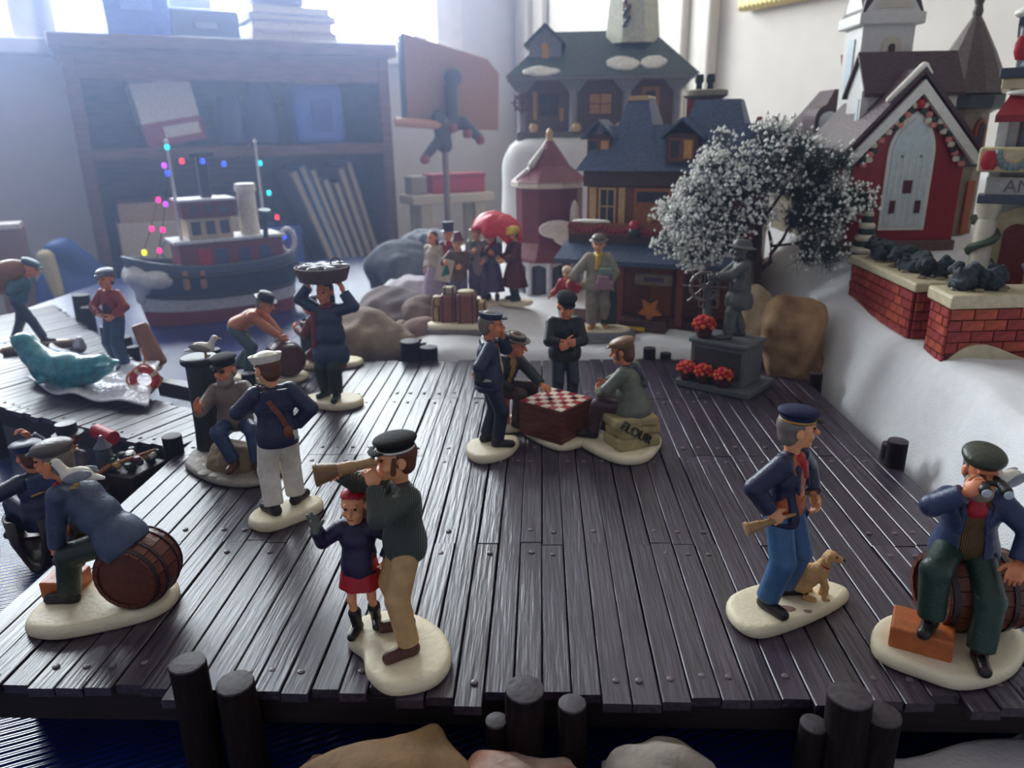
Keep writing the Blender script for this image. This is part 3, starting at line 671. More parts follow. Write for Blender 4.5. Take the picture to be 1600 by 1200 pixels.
# B: man with a telescope and waving girl
t = thing('telescope_man_and_girl_figurine', 'man in ribbed sweater looking through a telescope beside a waving girl in red skirt', FT, (-5.1, 21.9, 0))
base(t, [(-1.75, 1.15), (-1.8, .1), (-1.1, -.6), (-.7, -1.6), (.2, -2.35), (1.5, -2.0), (2.0, -.9), (1.6, .5), (.5, 1.5), (-.8, 1.75)], .5)
F2 = Fig(t, (.5, .1, .48), 112, 4.25, .0085, SKIN, hp=-2, hy=4, tw=8, rh=(.05, .44, 1.55), lh=(-.10, .21, 1.46), re=(1, .2, -1), le=(-1, .1, -.9), rn=(-1, 0, -.2), ln=(.9, .3, .2), rd=(-.6, .6, .5), ld=(.35, .2, .9), rc=1.25, lc=1.15, lf=(-.21, .06, .09), rf=(.14, .02, .09), lt=12, rt=-4)
F2.trousers(TAN, .006); F2.torso(KNIT, .12, .016, 'sweater', deep=.1); F2.shoes(SHOEB, .01); F2.hair(HAIRB); F2.sideburns(HAIRB); F2.peaked(BLACK, BLACK, BLACK, WHITEP)
e = F2.hd((-.034, .12, .012)); d = nrm(A_(.06, 1, -.10)); g = G()
q = lambda s_: V(e + d * s_)
g.cyl(q(.0), q(.16), .036, .04, 16).cyl(q(.15), q(.29), .046, .05, 16); F2.geo('telescope', g, BRASS)
g = G().cyl(q(.28), q(.43), .054, .084, 18).lathe([(.084, .42), (.09, .425), (.09, .45), (.078, .452), (.06, .435)], 18, V(e), V(d)); F2.geo('telescope_end', g, C_('telescope_brown', (128, 96, 66), .35))
F3 = Fig(t, (-1.2, .5, .48), 182, 3.05, .0115, SKIN, hs=1.6, zh=1.0, hy=-4, tw=6, sw=.96, rh=(.42, .12, 1.40), re=(1, -.2, -1), rd=(.1, .05, 1), rn=(-.2, 1, 0), rc=.12, lh=(-.30, .05, .98), le=(-1, -.4, 0), lc=.8, rf=(.09, .02, .09), lf=(-.10, -.14, .11), fat=1.0)
F3.torso(C_('deep_indigo', (36, 32, 66)), .15, .028, 'sweater'); F3.skirt(RED, .36, .17, .235); F3.shoes(BLACK, .18, 'boot'); F3.hair(C_('girl_hair', (120, 78, 44)), .02, low=.03)
F3.solid('glove', Solid().cap(F3.wrR - A_(0, 0, .05), F3.wrR + F3.dR * .01, .05, .045).ell(F3.wrR + F3.dR * .06, (.062, .034, .07), k=.02).cap(F3.wrR + F3.dR * .1 + A_(.045, 0, 0), F3.wrR + F3.dR * .175 + A_(.06, 0, 0), .019, k=.006).cap(F3.wrR + F3.dR * .1, F3.wrR + F3.dR * .205 + A_(.012, 0, 0), .02, k=.006).cap(F3.wrR + F3.dR * .1 - A_(.035, 0, 0), F3.wrR + F3.dR * .185 - A_(.035, 0, 0), .019, k=.006).cap(F3.wrR + F3.dR * .04 - A_(.05, 0, 0), F3.wrR + F3.dR * .11 - A_(.1, 0, 0), .02, k=.008), C_('grey_glove', (100, 106, 98)))
T = Solid().ell(F3.hd((0, -.005, .05)), A_(.091, .108, .092) * F3.hs, rot=F3.H); T.half(F3.hd((0, 0, .062)), F3.H @ A_(0, .25, -1), F3.hc - .4, F3.hc + .4); F3.solid('headband', T, RED)
# C: sailor in a white cap seen from behind
t = thing('white_cap_sailor_figurine', 'sailor in white cap and white trousers seen from behind with a shoulder bag', FT, (-12.1, 31.3, 0))
base(t, [(-1.5, -.9), (-.4, -1.35), (.9, -.2), (1.5, .8), (1.0, 1.6), (-.4, 1.0), (-1.5, .2)], .5)
F4 = Fig(t, (.0, .1, .48), 32, 4.3, .0105, SKIN, hy=22, hp=6, tw=-4, rh=(.20, .0, .96), re=(1, -.5, .1), lh=(-.20, .34, 1.12), le=(-1, -.5, -.3), ln=(1, .3, 0), rd=(-.8, .5, -.3), rn=(-.4, -1, 0), lf=(-.14, -.06, .09), rf=(.13, .08, .09), lt=24, rt=-50)
F4.trousers(WHITEP, .022); F4.torso(NAVY, .13, .026, 'jacket', flare=.015); F4.shoes(SHOE); F4.hair(HAIRB)
F4.lathehat(WHITEP, [(.084, .045), (.1, .048), (.117, .09), (.12, .102), (.116, .106), (.106, .1), (.1, .075), (.07, .115), (.03, .128), (.004, .13)], -4, 'sailor_cap')
F4.solid('sailor_collar', Solid().box(F4.neck - F4.u * .09 - F4.f * .125, (.13, .012, .09), .01, rot=F4.M), NAVY)
g = G(); pts = [F4.shL + F4.u * .075 + F4.r * .03 + F4.f * .06, F4.shL + F4.u * .085 + F4.r * .05 - F4.f * .02, F4.shL - F4.u * .05 + F4.r * .11 - F4.f * .155, F4.shL - F4.u * .2 + F4.r * .2 - F4.f * .18, F4.shL - F4.u * .36 + F4.r * .26 - F4.f * .17]
for i in range(len(pts) - 1): 
    a_, b_ = V(pts[i]), V(pts[i + 1]); g.box((a_ + b_) / 2, (.055, .014, (b_ - a_).length + .02), Matrix((( b_ - a_).cross(V(F4.f)).normalized(), V(F4.f) * 1.0, (b_ - a_).normalized())).transposed())
F4.geo('bag_strap', g, C_('strap_leather', (126, 62, 38)))
F4.solid('shoulder_bag', Solid().ell(F4.shL - F4.u * .39 + F4.r * .26 - F4.f * .18, (.05, .035, .075), rot=F4.M), C_('strap_leather', (126, 62, 38)))
# D: seated man beside the black post
t = thing('seated_sailor_and_post_figurine', 'man in grey-brown sweater gesturing on a rope heap beside a gull-topped black post', FT, (-16.6, 36.4, 0))
base(t, [(-3.2, 1.2), (-2.6, .0), (-.4, -1.6), (1.7, -1.9), (2.6, -.6), (2.4, .9), (.6, 2.0), (-1.6, 3.4), (-3.2, 3.3)], .42, C_('flagstone', (150, 142, 132), .6, bump=.9), 'flagstone_base')
for i in range(15):
    a_ = rnd.uniform(0, 6.28); r_ = rnd.uniform(.3, 1.9); G().ball((-.4 + r_ * math.cos(a_), .5 + r_ * math.sin(a_) * .9, .4), .36, 8, (1.2, 1, .22)).obj('flagstone', C_('flagstone_top', (168, 160, 150), .6), t, True)
G().lathe([(.86, .3), (.8, 1.5), (.78, 5.35), (.74, 5.5)], 20, (-2.3, 2.6, 0)).obj('mooring_post', BLACK, t, True)
G().lathe([(.95, 5.42), (1.02, 5.52), (1.02, 5.72), (.94, 5.8)], 20, (-2.3, 2.6, 0)).obj('post_cap', BLACK, t, True)
gull(t, (-1.95, 2.6, 5.8), 8, .95, C_('gull_brown', (140, 132, 124)))
solid('rope_heap', Solid().ell((0.1, .1, .7), (1.5, 1.25, .95), k=.3).ell((-.5, .4, 1.3), (.8, .7, .5), k=.3), .13, C_('rope_tan', (132, 112, 84), .8, bump=1.0, bscale=8), t, noise=(4, .12, 3.0))
F5 = Fig(t, (.2, .3, .42), 195, 4.3, .012, SKIN_D, pel=(0, -.12, .52), neck=(.03, -.16, 1.03), hy=-24, tw=-8, rh=(.34, .26, .82), lh=(-.36, .32, .84), re=(.8, -.3, -1), le=(-.8, -.2, -1), rd=(.1, .25, 1), rn=(-1, .5, 0), rc=.3, ld=(-.6, .6, .2), ln=(.2, .2, 1), lc=.7, rf=(.02, .30, .16), lf=(-.26, .34, .12), rk=(.3, .8, .6), lk=(-.3, .9, .5), fat=1.12, zh=1.3)
F5.trousers(C_('indigo_denim', (44, 62, 98))); F5.torso(GREYBR, .10, .022, 'sweater'); F5.shoes(SHOEB); F5.hair(HAIRG, beard=BEARDG); F5.peaked(BLACK)
F5.solid('sunglasses', Solid().ell(F5.hd((.034, .1, .01)), A_(.025, .012, .02) * F5.hs, rot=F5.H).ell(F5.hd((-.034, .1, .01)), A_(.025, .012, .02) * F5.hs, rot=F5.H).cap(F5.hd((-.05, .1, .012)), F5.hd((.05, .1, .012)), .006), BLACK)
F5.solid('roll_neck', Solid().cap(F5.neck + F5.u * .0, F5.neck + F5.u * .045, .078, .074), GREYBR)
F5.solid('pipe', Solid().cap(F5.hL + A_(0, 0, .03), F5.hL + A_(.05, .06, .06), .012).ell(F5.hL + A_(-.01, 0, .055), (.022, .022, .03)), BLACK)
# E: man rolling a barrel
t = thing('barrel_roller_figurine', 'bending man in orange shirt and dark bowler rolling a barrel', FT, (-20.4, 52.6, 0))
base(t, [(-2.6, 0), (-1.5, -1.2), (.8, -1.5), (2.6, -.9), (2.8, .6), (1.2, 1.6), (-1.2, 1.6)], .45)
F6 = Fig(t, (-1.2, .4, .45), -92, 4.3, .016, SKIN_D, pel=(0, -.22, .82), neck=(0, .24, 1.08), hp=20, rh=(.14, .62, .64), lh=(-.14, .58, .50), re=(1, 0, .3), le=(-1, 0, .3), rf=(.12, -.05, .09), lf=(-.12, -.33, .09), rc=.5, lc=.5)
F6.trousers(C_('teal_grey_trousers', (72, 92, 98)), .012); F6.torso(C_('orange_shirt', (196, 118, 72)), .1, .014); F6.shoes(SHOE); F6.hair(HAIRG)
F6.lathehat(BLACK, [(.088, .05), (.125, .052), (.128, .06), (.092, .064), (.092, .1), (.08, .13), (.05, .145), (.01, .148)], -4)
barrel(t, (1.5, -.25, 1.75), (.75, -.9, 0), 1.3, 2.5, 14)
# G: man crouching behind the basket carrier with a standing keg
t = thing('crouching_man_figurine', 'crouching man in maroon coat with a dark keg behind the basket carrier', FT, (-17.6, 56.4, 0))
base(t, [(-2.2, 0), (-1.5, -1.3), (1.2, -1.6), (3.2, -.9), (3.3, .5), (1.2, 1.3), (-1.2, 1.4)], .45)
G().lathe([(.95, .45), (1.15, 1.6), (1.12, 2.6), (.98, 3.5), (.9, 3.55), (.88, 3.4)], 18, (-.3, .3, 0)).obj('keg', C_('keg_dark', (40, 42, 58)), t, True)
F7 = Fig(t, (.6, -.4, .45), 70, 4.2, .017, SKIN_D, pel=(0, -.1, .42), neck=(0, .16, .86), hp=12, rh=(.16, .44, .6), lh=(-.16, .46, .6), rf=(.14, .24, .09), lf=(-.14, -.2, .09), rk=(.2, 1, .6), lk=(-.2, 1, -.2))
F7.trousers(MAROON); F7.torso(C_('maroon_coat', (110, 52, 52)), .2, .02, 'coat'); F7.shoes(SHOE); F7.hair(HAIRB); F7.flatcap(C_('slate_cap', (96, 104, 120)))
# F: basket carrier
t = thing('basket_carrier_figurine', 'person in long navy coat balancing a broad basket on the head', FT, (-14.0, 47.2, 0))
base(t, [(-2.2, .2), (-1.2, -.9), (.6, -1.5), (1.9, -.8), (1.8, .5), (.4, 1.2), (-1.2, 1.2)], .5)
F8 = Fig(t, (0, .3, .48), 168, 4.4, .014, SKIN_D, rh=(.26, .02, 1.70), lh=(-.31, .04, 1.64), re=(1, .1, -.2), le=(-1, .1, -.6), rd=(-.3, 0, 1), ld=(.3, 0, 1), rn=(-1, 0, 0), ln=(1, 0, 0), rf=(.13, .02, .09), lf=(-.11, .16, .09), fat=1.2)
F8.trousers(DKGREEN, .02); F8.torso(C_('carrier_coat', (48, 60, 88)), .38, .034, 'coat', flare=.03, deep=.1); F8.shoes(DKGREEN, .2, 'boot'); F8.hair(C_('hood_navy', (44, 52, 80)), .05, low=.05); F8.skirt(C_('brick_red_skirt', (128, 50, 56)), .52, .17, .21, 'under_skirt')
F8.solid('shawl', Solid().ell(F8.neck - F8.u * .0, (.13, .11, .08), rot=F8.M).cap(F8.neck + A_(.17, .1, -.1), F8.pel + A_(.19, .1, -.1), .05, .06), C_('brick_red_skirt', (128, 50, 56)))
bz = F8.pt(F8.hd((0, 0, .11))); bk = G().lathe([(1.1, 0), (1.5, .1), (1.75, .8), (1.78, 1.0), (1.65, 1.0), (1.6, .75)], 26, bz).obj('basket', C_('basket_wicker', (92, 66, 66), .7, bump=1.0, bscale=10), t, True)
for i in range(16):
    a_ = i * .9; r_ = .3 + .075 * i; G().ball((bz[0] + r_ * math.cos(a_), bz[1] + r_ * math.sin(a_), bz[2] + .95), .38, 8, (1.2, .8, .6)).obj('fish', C_('fish_grey', (130, 126, 132), .3), bk, True)
G().tube([(bz[0] + .9 + .35 * math.cos(a), bz[1], bz[2] + 1.0 + .55 * math.sin(a)) for a in np.linspace(0, 3.14, 9)], .05, 6).obj('basket_handle', C_('basket_wicker', (92, 66, 66)), bk, True)
# H: fisherman in red plaid
t = thing('plaid_shirt_fisherman_figurine', 'fisherman in red plaid shirt and blue waders standing at the harbour edge', FT, (-32.4, 54.3, 0))
base(t, [(-1.3, .1), (-.7, -1.0), (.9, -1.0), (2.6, .3), (2.2, 1.4), (.4, 1.3)], .45)
F9 = Fig(t, (0, 0, .45), 158, 4.25, .016, SKIN_D, hy=18, rh=(.10, .22, 1.05), lh=(-.22, .16, 1.02), re=(1, -.2, 0), le=(-1, -.3, 0), rf=(.1, .0, .09), lf=(-.14, .06, .09), fat=1.05)
F9.trousers(C_('wader_blue', (52, 72, 104)), .022); F9.torso(PLAID, .06, .012, 'shirt'); F9.shoes(C_('wader_blue', (52, 72, 104)), .12, 'boot'); F9.hair(HAIRB); F9.flatcap(C_('slate_cap', (96, 104, 120)))
F9.solid('bib', Solid().ell(F9.neck - F9.u * .33 + F9.f * .06, (.12, .08, .2), rot=F9.M), C_('wader_navy', (40, 48, 78)))
G().box((1.9, .75, 2.0), (1.5, .8, 3.6), Matrix.Rotation(R(-17), 3, 'Y') @ Matrix.Rotation(R(12), 3, 'Z'), .8).obj('sack', C_('tan_sack', (150, 100, 74)), t, bev=.25)
# I: sack carrier
t = thing('sack_carrier_figurine', 'striding man in teal jacket bent under a big tan sack', FT, (-44.7, 61.8, 0))
base(t, [(-2.2, -1.4), (.4, -1.8), (2.6, -.2), (2.5, 1.6), (.3, 1.6), (-2.0, .4)], .3)
F10 = Fig(t, (0, 0, .3), -75, 4.35, .017, SKIN_D, pel=(0, -.06, .90), neck=(0, .18, 1.36), hp=22, rh=(.14, -.02, 1.30), lh=(-.14, .0, 1.32), re=(.6, 1, -.6), le=(-.6, 1, -.6), rf=(.1, .30, .09), lf=(-.1, -.32, .09), rn=(-1, 0, 0))
F10.trousers(C_('dark_indigo_trousers', (46, 54, 84))); F10.torso(TEALP, .1, .015, 'jacket'); F10.shoes(SHOE); F10.flatcap(C_('teal_cap', (60, 96, 108)))
F10.solid('sack', Solid().ell((0, -.16, 1.44), (.24, .42, .24), k=.06, rot=np.array(Matrix.Rotation(R(18), 3, 'X'))).ell((0, -.32, 1.22), (.22, .28, .2), k=.1), C_('tan_sack', (150, 100, 74)))
# L: the checkers players
GP = 'checkers players'
t = thing('checkerboard_crate_figurine', 'wooden crate with a red and cream checkerboard on its snow base', 'checkerboard', (.85, 41.3, 0))
RB = 52
cb = bpy.data.objects.new('crate', None); COL.objects.link(cb); cb.parent = t; cb.rotation_euler = (0, 0, R(RB))
WOODC = mat('checker_crate_wood', (104, 50, 36), .4, .25, 1.5, stretch=(1, 1, 5), bump=.6)
G().b(-1.55, 1.55, -1.55, 1.55, .4, 2.42).obj('crate_body', WOODC, cb, bev=.07)
base(t, [(-2.0, .5), (.2, -2.15), (2.1, -.7), (1.6, 1.3), (.2, 2.4), (-1.2, 1.9)], .45)
WHT = C_('board_cream', (226, 208, 188), .35); REDB = C_('board_red', (168, 48, 58), .35)
for i in range(6):
    for j in range(6):
        G().b(-1.5 + i * .5 + .01, -1.5 + (i + 1) * .5 - .01, -1.5 + j * .5 + .01, -1.5 + (j + 1) * .5 - .01, 2.40, 2.45).obj('board_square', REDB if (i + j) % 2 else WHT, cb)
for i, j, m in ((2, 3, BLACK), (4, 1, BLACK), (3, 4, REDB), (5, 4, BLACK), (1, 4, REDB), (4, 5, BLACK), (2, 1, REDB)):
    G().lathe([(.13, 0), (.13, .07)], 10, (-1.5 + i * .5 + .25, -1.5 + j * .5 + .25, 2.45)).obj('checker_piece', m, cb)
t = thing('standing_onlooker_figurine', 'man in navy suit and striped tie watching the checkers with hand on chin', FT, (-2.9, 39.4, 0), group=GP)
base(t, [(-1.3, -1.0), (-.4, -2.0), (1.0, -1.2), (1.6, .4), (1.3, 1.2), (.1, 1.0), (-1.2, .5)], .5)
F11 = Fig(t, (0, -.2, .48), -78, 4.3, .012, SKIN_D, hy=2, hp=4, rh=(.17, -.14, .98), re=(1, -.6, 0), rd=(-.9, -.1, -.1), rn=(0, -1, 0), lh=(-.05, .20, 1.44), le=(-.6, .5, -1), ld=(.2, -.2, 1), ln=(.3, -1, 0), lc=1.3, rf=(.11, .08, .09), lf=(-.10, -.05, .09), fat=1.16, rc=.5)
F11.trousers(C_('suit_navy_dark', (36, 42, 62))); F11.torso(C_('suit_navy', (40, 48, 74)), .15, .016, 'jacket', open_=.03); F11.torso(WHITEP, .0, -.006, 'shirt', sleeves=False); F11.shoes(SHOE); F11.lapels(C_('suit_navy', (40, 48, 74)), .05, .24); F11.hair(HAIRG); F11.lathehat(NAVY, [(.086, .055), (.092, .058), (.1, .1), (.1, .108), (.02, .112)], -3, 'cap'); 
F11.solid('cap_visor', Solid().ell(F11.hd((0, .105, .06)), A_(.068, .05, .01) * F11.hs, rot=F11.H), NAVY)
tm = mat('striped_tie', (150, 34, 52), .5, .1, 7, kind='wave', stretch=(.1, .1, 1), rgb2=(224, 204, 178)); F11.solid('tie', Solid().cap(F11.neck - F11.u * .06 + F11.f * .115, F11.neck - F11.u * .42 + F11.f * .165, .018, .034), tm)
t = thing('boater_hat_player_figurine', 'seated checkers player in boater hat reaching towards the board', FT, (-2.1, 42.9, 0), group=GP)
base(t, [(-1.3, -.3), (-.3, -1.0), (.9, -.7), (1.3, .4), (.4, 1.2), (-1.0, .9)], .45)
G().box((-.5, .1, 1.25), (1.3, 1.4, 1.7)).obj('seat_crate', BRICKO, t, bev=.06)
F12 = Fig(t, (-.2, .1, .45), -118, 4.25, .0135, SKIN_D, pel=(0, -.06, .52), neck=(.0, .14, 1.0), hy=6, hp=10, tw=-16, lh=(-.02, .62, .62), rh=(.16, .22, .56), le=(-1, 0, 0), re=(1, -.3, .2), rf=(.16, .30, .09), lf=(-.2, .36, .09), lc=.9, ld=(.1, 1, -.3), ln=(0, -.3, -1), lk=(-.4, 1, .3))
F12.trousers(C_('brown_trousers', (72, 48, 44))); F12.torso(C_('dark_green_jacket', (44, 50, 48)), .12, .016, 'jacket', open_=.045); F12.torso(C_('ochre_shirt', (176, 146, 88)), .08, -.002, 'shirt', sleeves=False); F12.shoes(SHOE); F12.lapels(C_('dark_green_jacket', (44, 50, 48)), .06, .2); F12.hair(HAIRB)
F12.lathehat(C_('boater_straw', (96, 88, 70)), [(.088, .058), (.135, .058), (.137, .066), (.09, .068), (.088, .1), (.084, .108), (.02, .11)], -6, 'boater_hat'); F12.lathehat(BLACK, [(.0905, .067), (.092, .069), (.0905, .092), (.089, .094)], -6, 'hat_band')
t = thing('black_coat_onlooker_figurine', 'stout man in black coat and cap clasping his hands behind the checkers', FT, (1.45, 44.9, 0), group=GP)
base(t, [(-1.3, 0), (-.4, -1.0), (.9, -.9), (1.4, .3), (.3, 1.1), (-1.0, .8)], .45)
F13 = Fig(t, (0, 0, .45), 186, 4.2, .0125, SKIN_D, hp=14, hy=6, rh=(.03, .27, 1.12), lh=(-.03, .26, 1.09), re=(1, -.2, -.4), le=(-1, -.2, -.4), rd=(-.7, .5, .1), ld=(.7, .5, -.1), rn=(-.4, -1, 0), ln=(.4, -1, 0), rc=1.2, lc=1.2, fat=1.2, sw=1.06)
F13.trousers(C_('slate_trousers', (46, 52, 66))); F13.torso(BLACK, .12, .02, 'coat', deep=.1); F13.shoes(SHOE); F13.lapels(BLACK, .03, .16); F13.hair(HAIRB); F13.peaked(BLACK, tilt=-10)
t = thing('sack_seat_player_figurine', 'checkers player in grey-green coat and brown cap seated on flour sacks', FT, (4.35, 39.7, 0), group=GP)
base(t, [(-2.0, .6), (-1.6, -.7), (-.1, -2.3), (1.4, -2.0), (2.5, .2), (2.3, 1.2), (.3, 1.5)], .48)
SACK = C_('flour_sack', (176, 158, 112), .75, bump=.9, bscale=14)
def sackm(nm, c, hl, rot, par):
    return solid(nm, Solid().box((0, 0, 0), (hl[0], hl[1], hl[2]), .22, .1), .1, SACK, par, 1.0, (8, .05, 3.5), (np.array(rotz(rot)), A_(*c)))
for i, (c, hl, rt_) in enumerate((((.75, -.35, .8), (1.15, .75, .14), 24), ((.8, -.2, 1.4), (1.1, .72, .12), 30), ((.65, -.3, 1.95), (1.12, .7, .12), 22))):
    so = sackm('flour_sack', c, hl, rt_, t)
cu = bpy.data.curves.new('lettering', 'FONT'); cu.body = 'FLOUR'; cu.size = .0072; cu.extrude = .0007; cu.align_x = 'CENTER'
LB = C_('letter_black', (50, 44, 40))
lo = text_mesh(cu, LB, t)
lo.matrix_local = Matrix.Translation(V((.78, -1.36, 1.28)) * S) @ (Matrix.Rotation(R(26), 4, 'Z') @ Matrix.Rotation(R(84), 4, 'X') @ Matrix.Rotation(R(-34), 4, 'Z'))
F14 = Fig(t, (.55, .2, .48), 62, 4.25, .0115, SKIN_D, pel=(0, -.06, .53), neck=(0, .04, 1.06), hy=6, hp=12, tw=0, rh=(.1, .36, .72), lh=(-.16, .34, .66), re=(1, -.3, 0), le=(-1, -.3, 0), rf=(.16, .36, .09), lf=(-.16, .44, .09), fat=1.26, sw=1.05, lk=(-.2, 1, .5))
F14.trousers(C_('plum_brown_trousers', (78, 54, 58)), .01); F14.torso(GREENC, .16, .026, 'coat', flare=.03); F14.shoes(SHOE); F14.hair(HAIRB, low=.02); F14.sideburns(HAIRB); F14.flatcap(C_('brown_cap', (134, 96, 66)))
F14.solid('neckerchief', Solid().ell(F14.neck, (.11, .1, .045), rot=F14.M).cap(F14.neck - F14.f * .08 + F14.r * .03, F14.neck - F14.f * .19 + F14.r * .06 - F14.u * .2, .045, .03).ell(F14.neck - F14.f * .2 + F14.r * .05 - F14.u * .25, (.06, .02, .06), rot=F14.M), C_('slate_scarf', (60, 66, 76)))
# M: captain with telescope and dog
t = thing('captain_and_dog_figurine', 'captain in navy jacket and blue trousers holding a telescope beside a small tan dog', FT, (9.0, 24.4, 0))
base(t, [(-2.05, -1.0), (-1.3, -1.75), (.6, -.95), (2.5, .35), (2.75, 1.1), (1.6, 1.6), (-.4, 1.2), (-1.9, .3)], .48)
for i in range(3): G().ball(((.0, -.2, .7)[i], (-.62, -.5, -.75)[i] + .1, .47), (.34, .2, .16)[i], 10, (1.3, .8, .12)).obj('bare_patch', C_('bare_rock', (150, 116, 104)), t, True)
F15 = Fig(t, (-.25, .05, .47), -138, 4.25, .0085, SKIN, hy=52, hp=-2, tw=10, rh=(.27, .02, .98), re=(1, -.7, .1), rd=(-.3, .4, -.5), rn=(-.8, -.2, -.4), rc=1.3, lh=(-.25, .10, 1.0), le=(-1, -.5, 0), ld=(.25, .5, -.8), ln=(.8, -.3, 0), lc=.8, rf=(.17, .02, .09), lf=(-.13, .0, .09), rt=-10, lt=50)
F15.trousers(JEANS, .016); F15.torso(NAVY, .11, .022, 'jacket', open_=.095, flare=.02); F15.torso(ORANGE, .05, .006, 'waistcoat', sleeves=False); F15.shoes(SHOE); F15.lapels(NAVY, .1, .26); F15.hair(HAIRG); F15.peaked(NAVY, NAVY, C_('visor_olive', (64, 60, 44)), GOLD)
F15.solid('neckerchief', Solid().ell(F15.neck - F15.u * .03 + F15.f * .02, (.085, .085, .04), rot=F15.M).cap(F15.neck - F15.u * .06 + F15.f * .1, F15.neck - F15.u * .17 + F15.f * .135, .04, .022), RED)
for wr, el in ((F15.wrR, F15.elR), (F15.wrL, F15.elL)):
    for q_ in (.05, .085):
        c = wr + nrm(el - wr) * q_; F15.geo('cuff_braid', G().lathe([(.063, -.007), (.066, 0), (.063, .007)], 18, V(c), V(nrm(el - wr)), cap=False), GOLD)
F15.solid('watch_chain', Solid().cap(F15.neck - F15.u * .36 + F15.f * .15 - F15.r * .04, F15.neck - F15.u * .38 + F15.f * .15 + F15.r * .05, .007), GOLD)
e = F15.hR; d = nrm(A_(.80, -.56, -.28)); q = lambda s_: V(e + d * s_)
F15.geo('telescope', G().cyl(q(-.15), q(.06), .016, .022, 12).cyl(q(.04), q(.16), .028, .034, 14).cyl(q(.15), q(.26), .04, .052, 16).lathe([(.052, .25), (.06, .255), (.06, .28), (.045, .282)], 16, V(e), V(d)), BRASS)
D = Solid().ell((-.02, 0, .95), (.42, .36, .46), k=.12).cap((.0, 0, 1.0), (.5, 0, 1.25), .4, .33, k=.15).cap((.45, 0, 1.35), (.66, 0, 1.72), .26, .22, k=.12)
D.ell((.75, 0, 1.88), (.27, .24, .24), k=.06).cap((.9, 0, 1.82), (1.16, 0, 1.74), .16, .12, k=.06).ell((-.22, .22, .62), (.36, .2, .36), k=.1).ell((-.22, -.22, .62), (.36, .2, .36), k=.1)
for q_ in (-1, 1): D.cap((.5, q_ * .2, 1.1), (.68, q_ * .22, .62), .15, .11, k=.06).cap((.68, q_ * .22, .62), (.66, q_ * .22, .1), .11, .09, k=.04).cap((.66, q_ * .22, .08), (.84, q_ * .22, .07), .1, k=.04).cap((-.1, q_ * .32, .12), (.28, q_ * .34, .08), .12, .1, k=.06)
for q_ in (-1, 1): D.cap((.7, q_ * .2, 2.0), (.62, q_ * .3, 1.72), .09, .07, k=.03, flat=None)
D.cap((-.35, 0, .4), (-.75, .1, .3), .12, .06, k=.08)
DX = (Rz(-8) * .95, A_(.95, .3, .46))
dog = solid('dog', D, .05, BEAR, t, 1.0, (11, .03, 6), DX)
solid('collar', Solid().ell((.57, 0, 1.5), (.27, .29, .09), rot=np.array(Matrix.Rotation(R(28), 3, 'Y'))), .04, RED, dog, 1.0, None, DX)
gg = G().ball((1.27, 0, 1.76), .075, 8).ball((.95, .17, 1.95), .05, 6).ball((.95, -.17, 1.95), .05, 6); mesh('nose_and_eyes', np.array(gg.v) @ DX[0].T + DX[1], gg.f, EYE, dog, True)
# N: man with binoculars
t = thing('binocular_man_figurine', 'bearded man with binoculars sitting on a barrel with one foot on a brick-coloured crate', FT, (14.1, 22.0, 0))
base(t, [(-2.75, -.3), (-1.6, -1.4), (-.5, -1.85), (1.3, -1.2), (2.7, .4), (2.4, 1.8), (.3, 2.1), (-1.9, 1.4)], .5)
barrel(t, (.9, 1.05, 1.95), (1, .05, 0), 1.48, 3.0, 18, head=C_('barrel_head_dark', (58, 36, 40)))
G().box((-1.15, .0, .88), (1.9, 1.5, .8), rotz(-28)).obj('crate', BRICKO, t, bev=.07)
F16 = Fig(t, (.2, .6, .48), 164, 4.3, .0095, SKIN_D, pel=(0, -.1, .76), neck=(.02, -.02, 1.27), hy=4, hp=2, tw=2, rh=(.17, .27, 1.36), re=(1, .3, -.5), rd=(-.6, .2, .75), rn=(-.6, -.5, -.3), rc=1.1, lh=(-.30, .16, .80), le=(-1, -.3, .3), ld=(.3, .7, -.4), ln=(0, -.3, -1), rf=(.24, .30, .29), lf=(-.12, .34, .09), rk=(.5, 1, .6), lk=(-.3, 1, .5), fat=1.14, rt=-24, lt=0)
F16.trousers(C_('bottle_green', (36, 60, 52)), .018); F16.torso(C_('coat_navy_blue', (50, 62, 98)), .14, .024, 'coat', open_=.075, flare=.02); F16.torso(RIBV, .06, .004, 'waistcoat', sleeves=False); F16.shoes(SHOE, .02, big=1.15); F16.lapels(C_('coat_navy_blue', (50, 62, 98)), .08, .25); F16.hair(HAIRG); F16.beard(BEARDG, 1.1); F16.flatcap(C_('dark_olive_cap', (52, 56, 46)), False)
F16.solid('neckerchief', Solid().ell(F16.neck + F16.f * .05 - F16.u * .0, (.085, .07, .06), rot=F16.M).ell(F16.neck + F16.f * .11 - F16.u * .08, (.075, .035, .075), rot=F16.M), RED)
gb = Solid(); ge = []
for q_ in (-1, 1): gb.cap(F16.hd((q_ * .037, .105, .008)), F16.hd((q_ * .046, .155, .002)), .026, .03, k=.01).cap(F16.hd((q_ * .046, .155, .002)), F16.hd((q_ * .05, .22, -.004)), .036, .042, k=.01)
gb.cap(F16.hd((-.03, .15, .004)), F16.hd((.03, .15, .004)), .02, k=.01); F16.solid('binoculars', gb, BLACK)
for q_ in (-1, 1):
    c = F16.hd((q_ * .05, .252, -.006)); F16.geo('lens', G().lathe([(.034, 0), (.03, .008), (.012, .012)], 16, V(c), V(F16.H @ A_(q_ * .06, 1, -.08))), mat('lens_grey', (190, 200, 206), .12, .03))
gull(t, tuple(A_(*F16.pt(F16.shL + A_(-.02, -.02, .07)))), 200, .9)
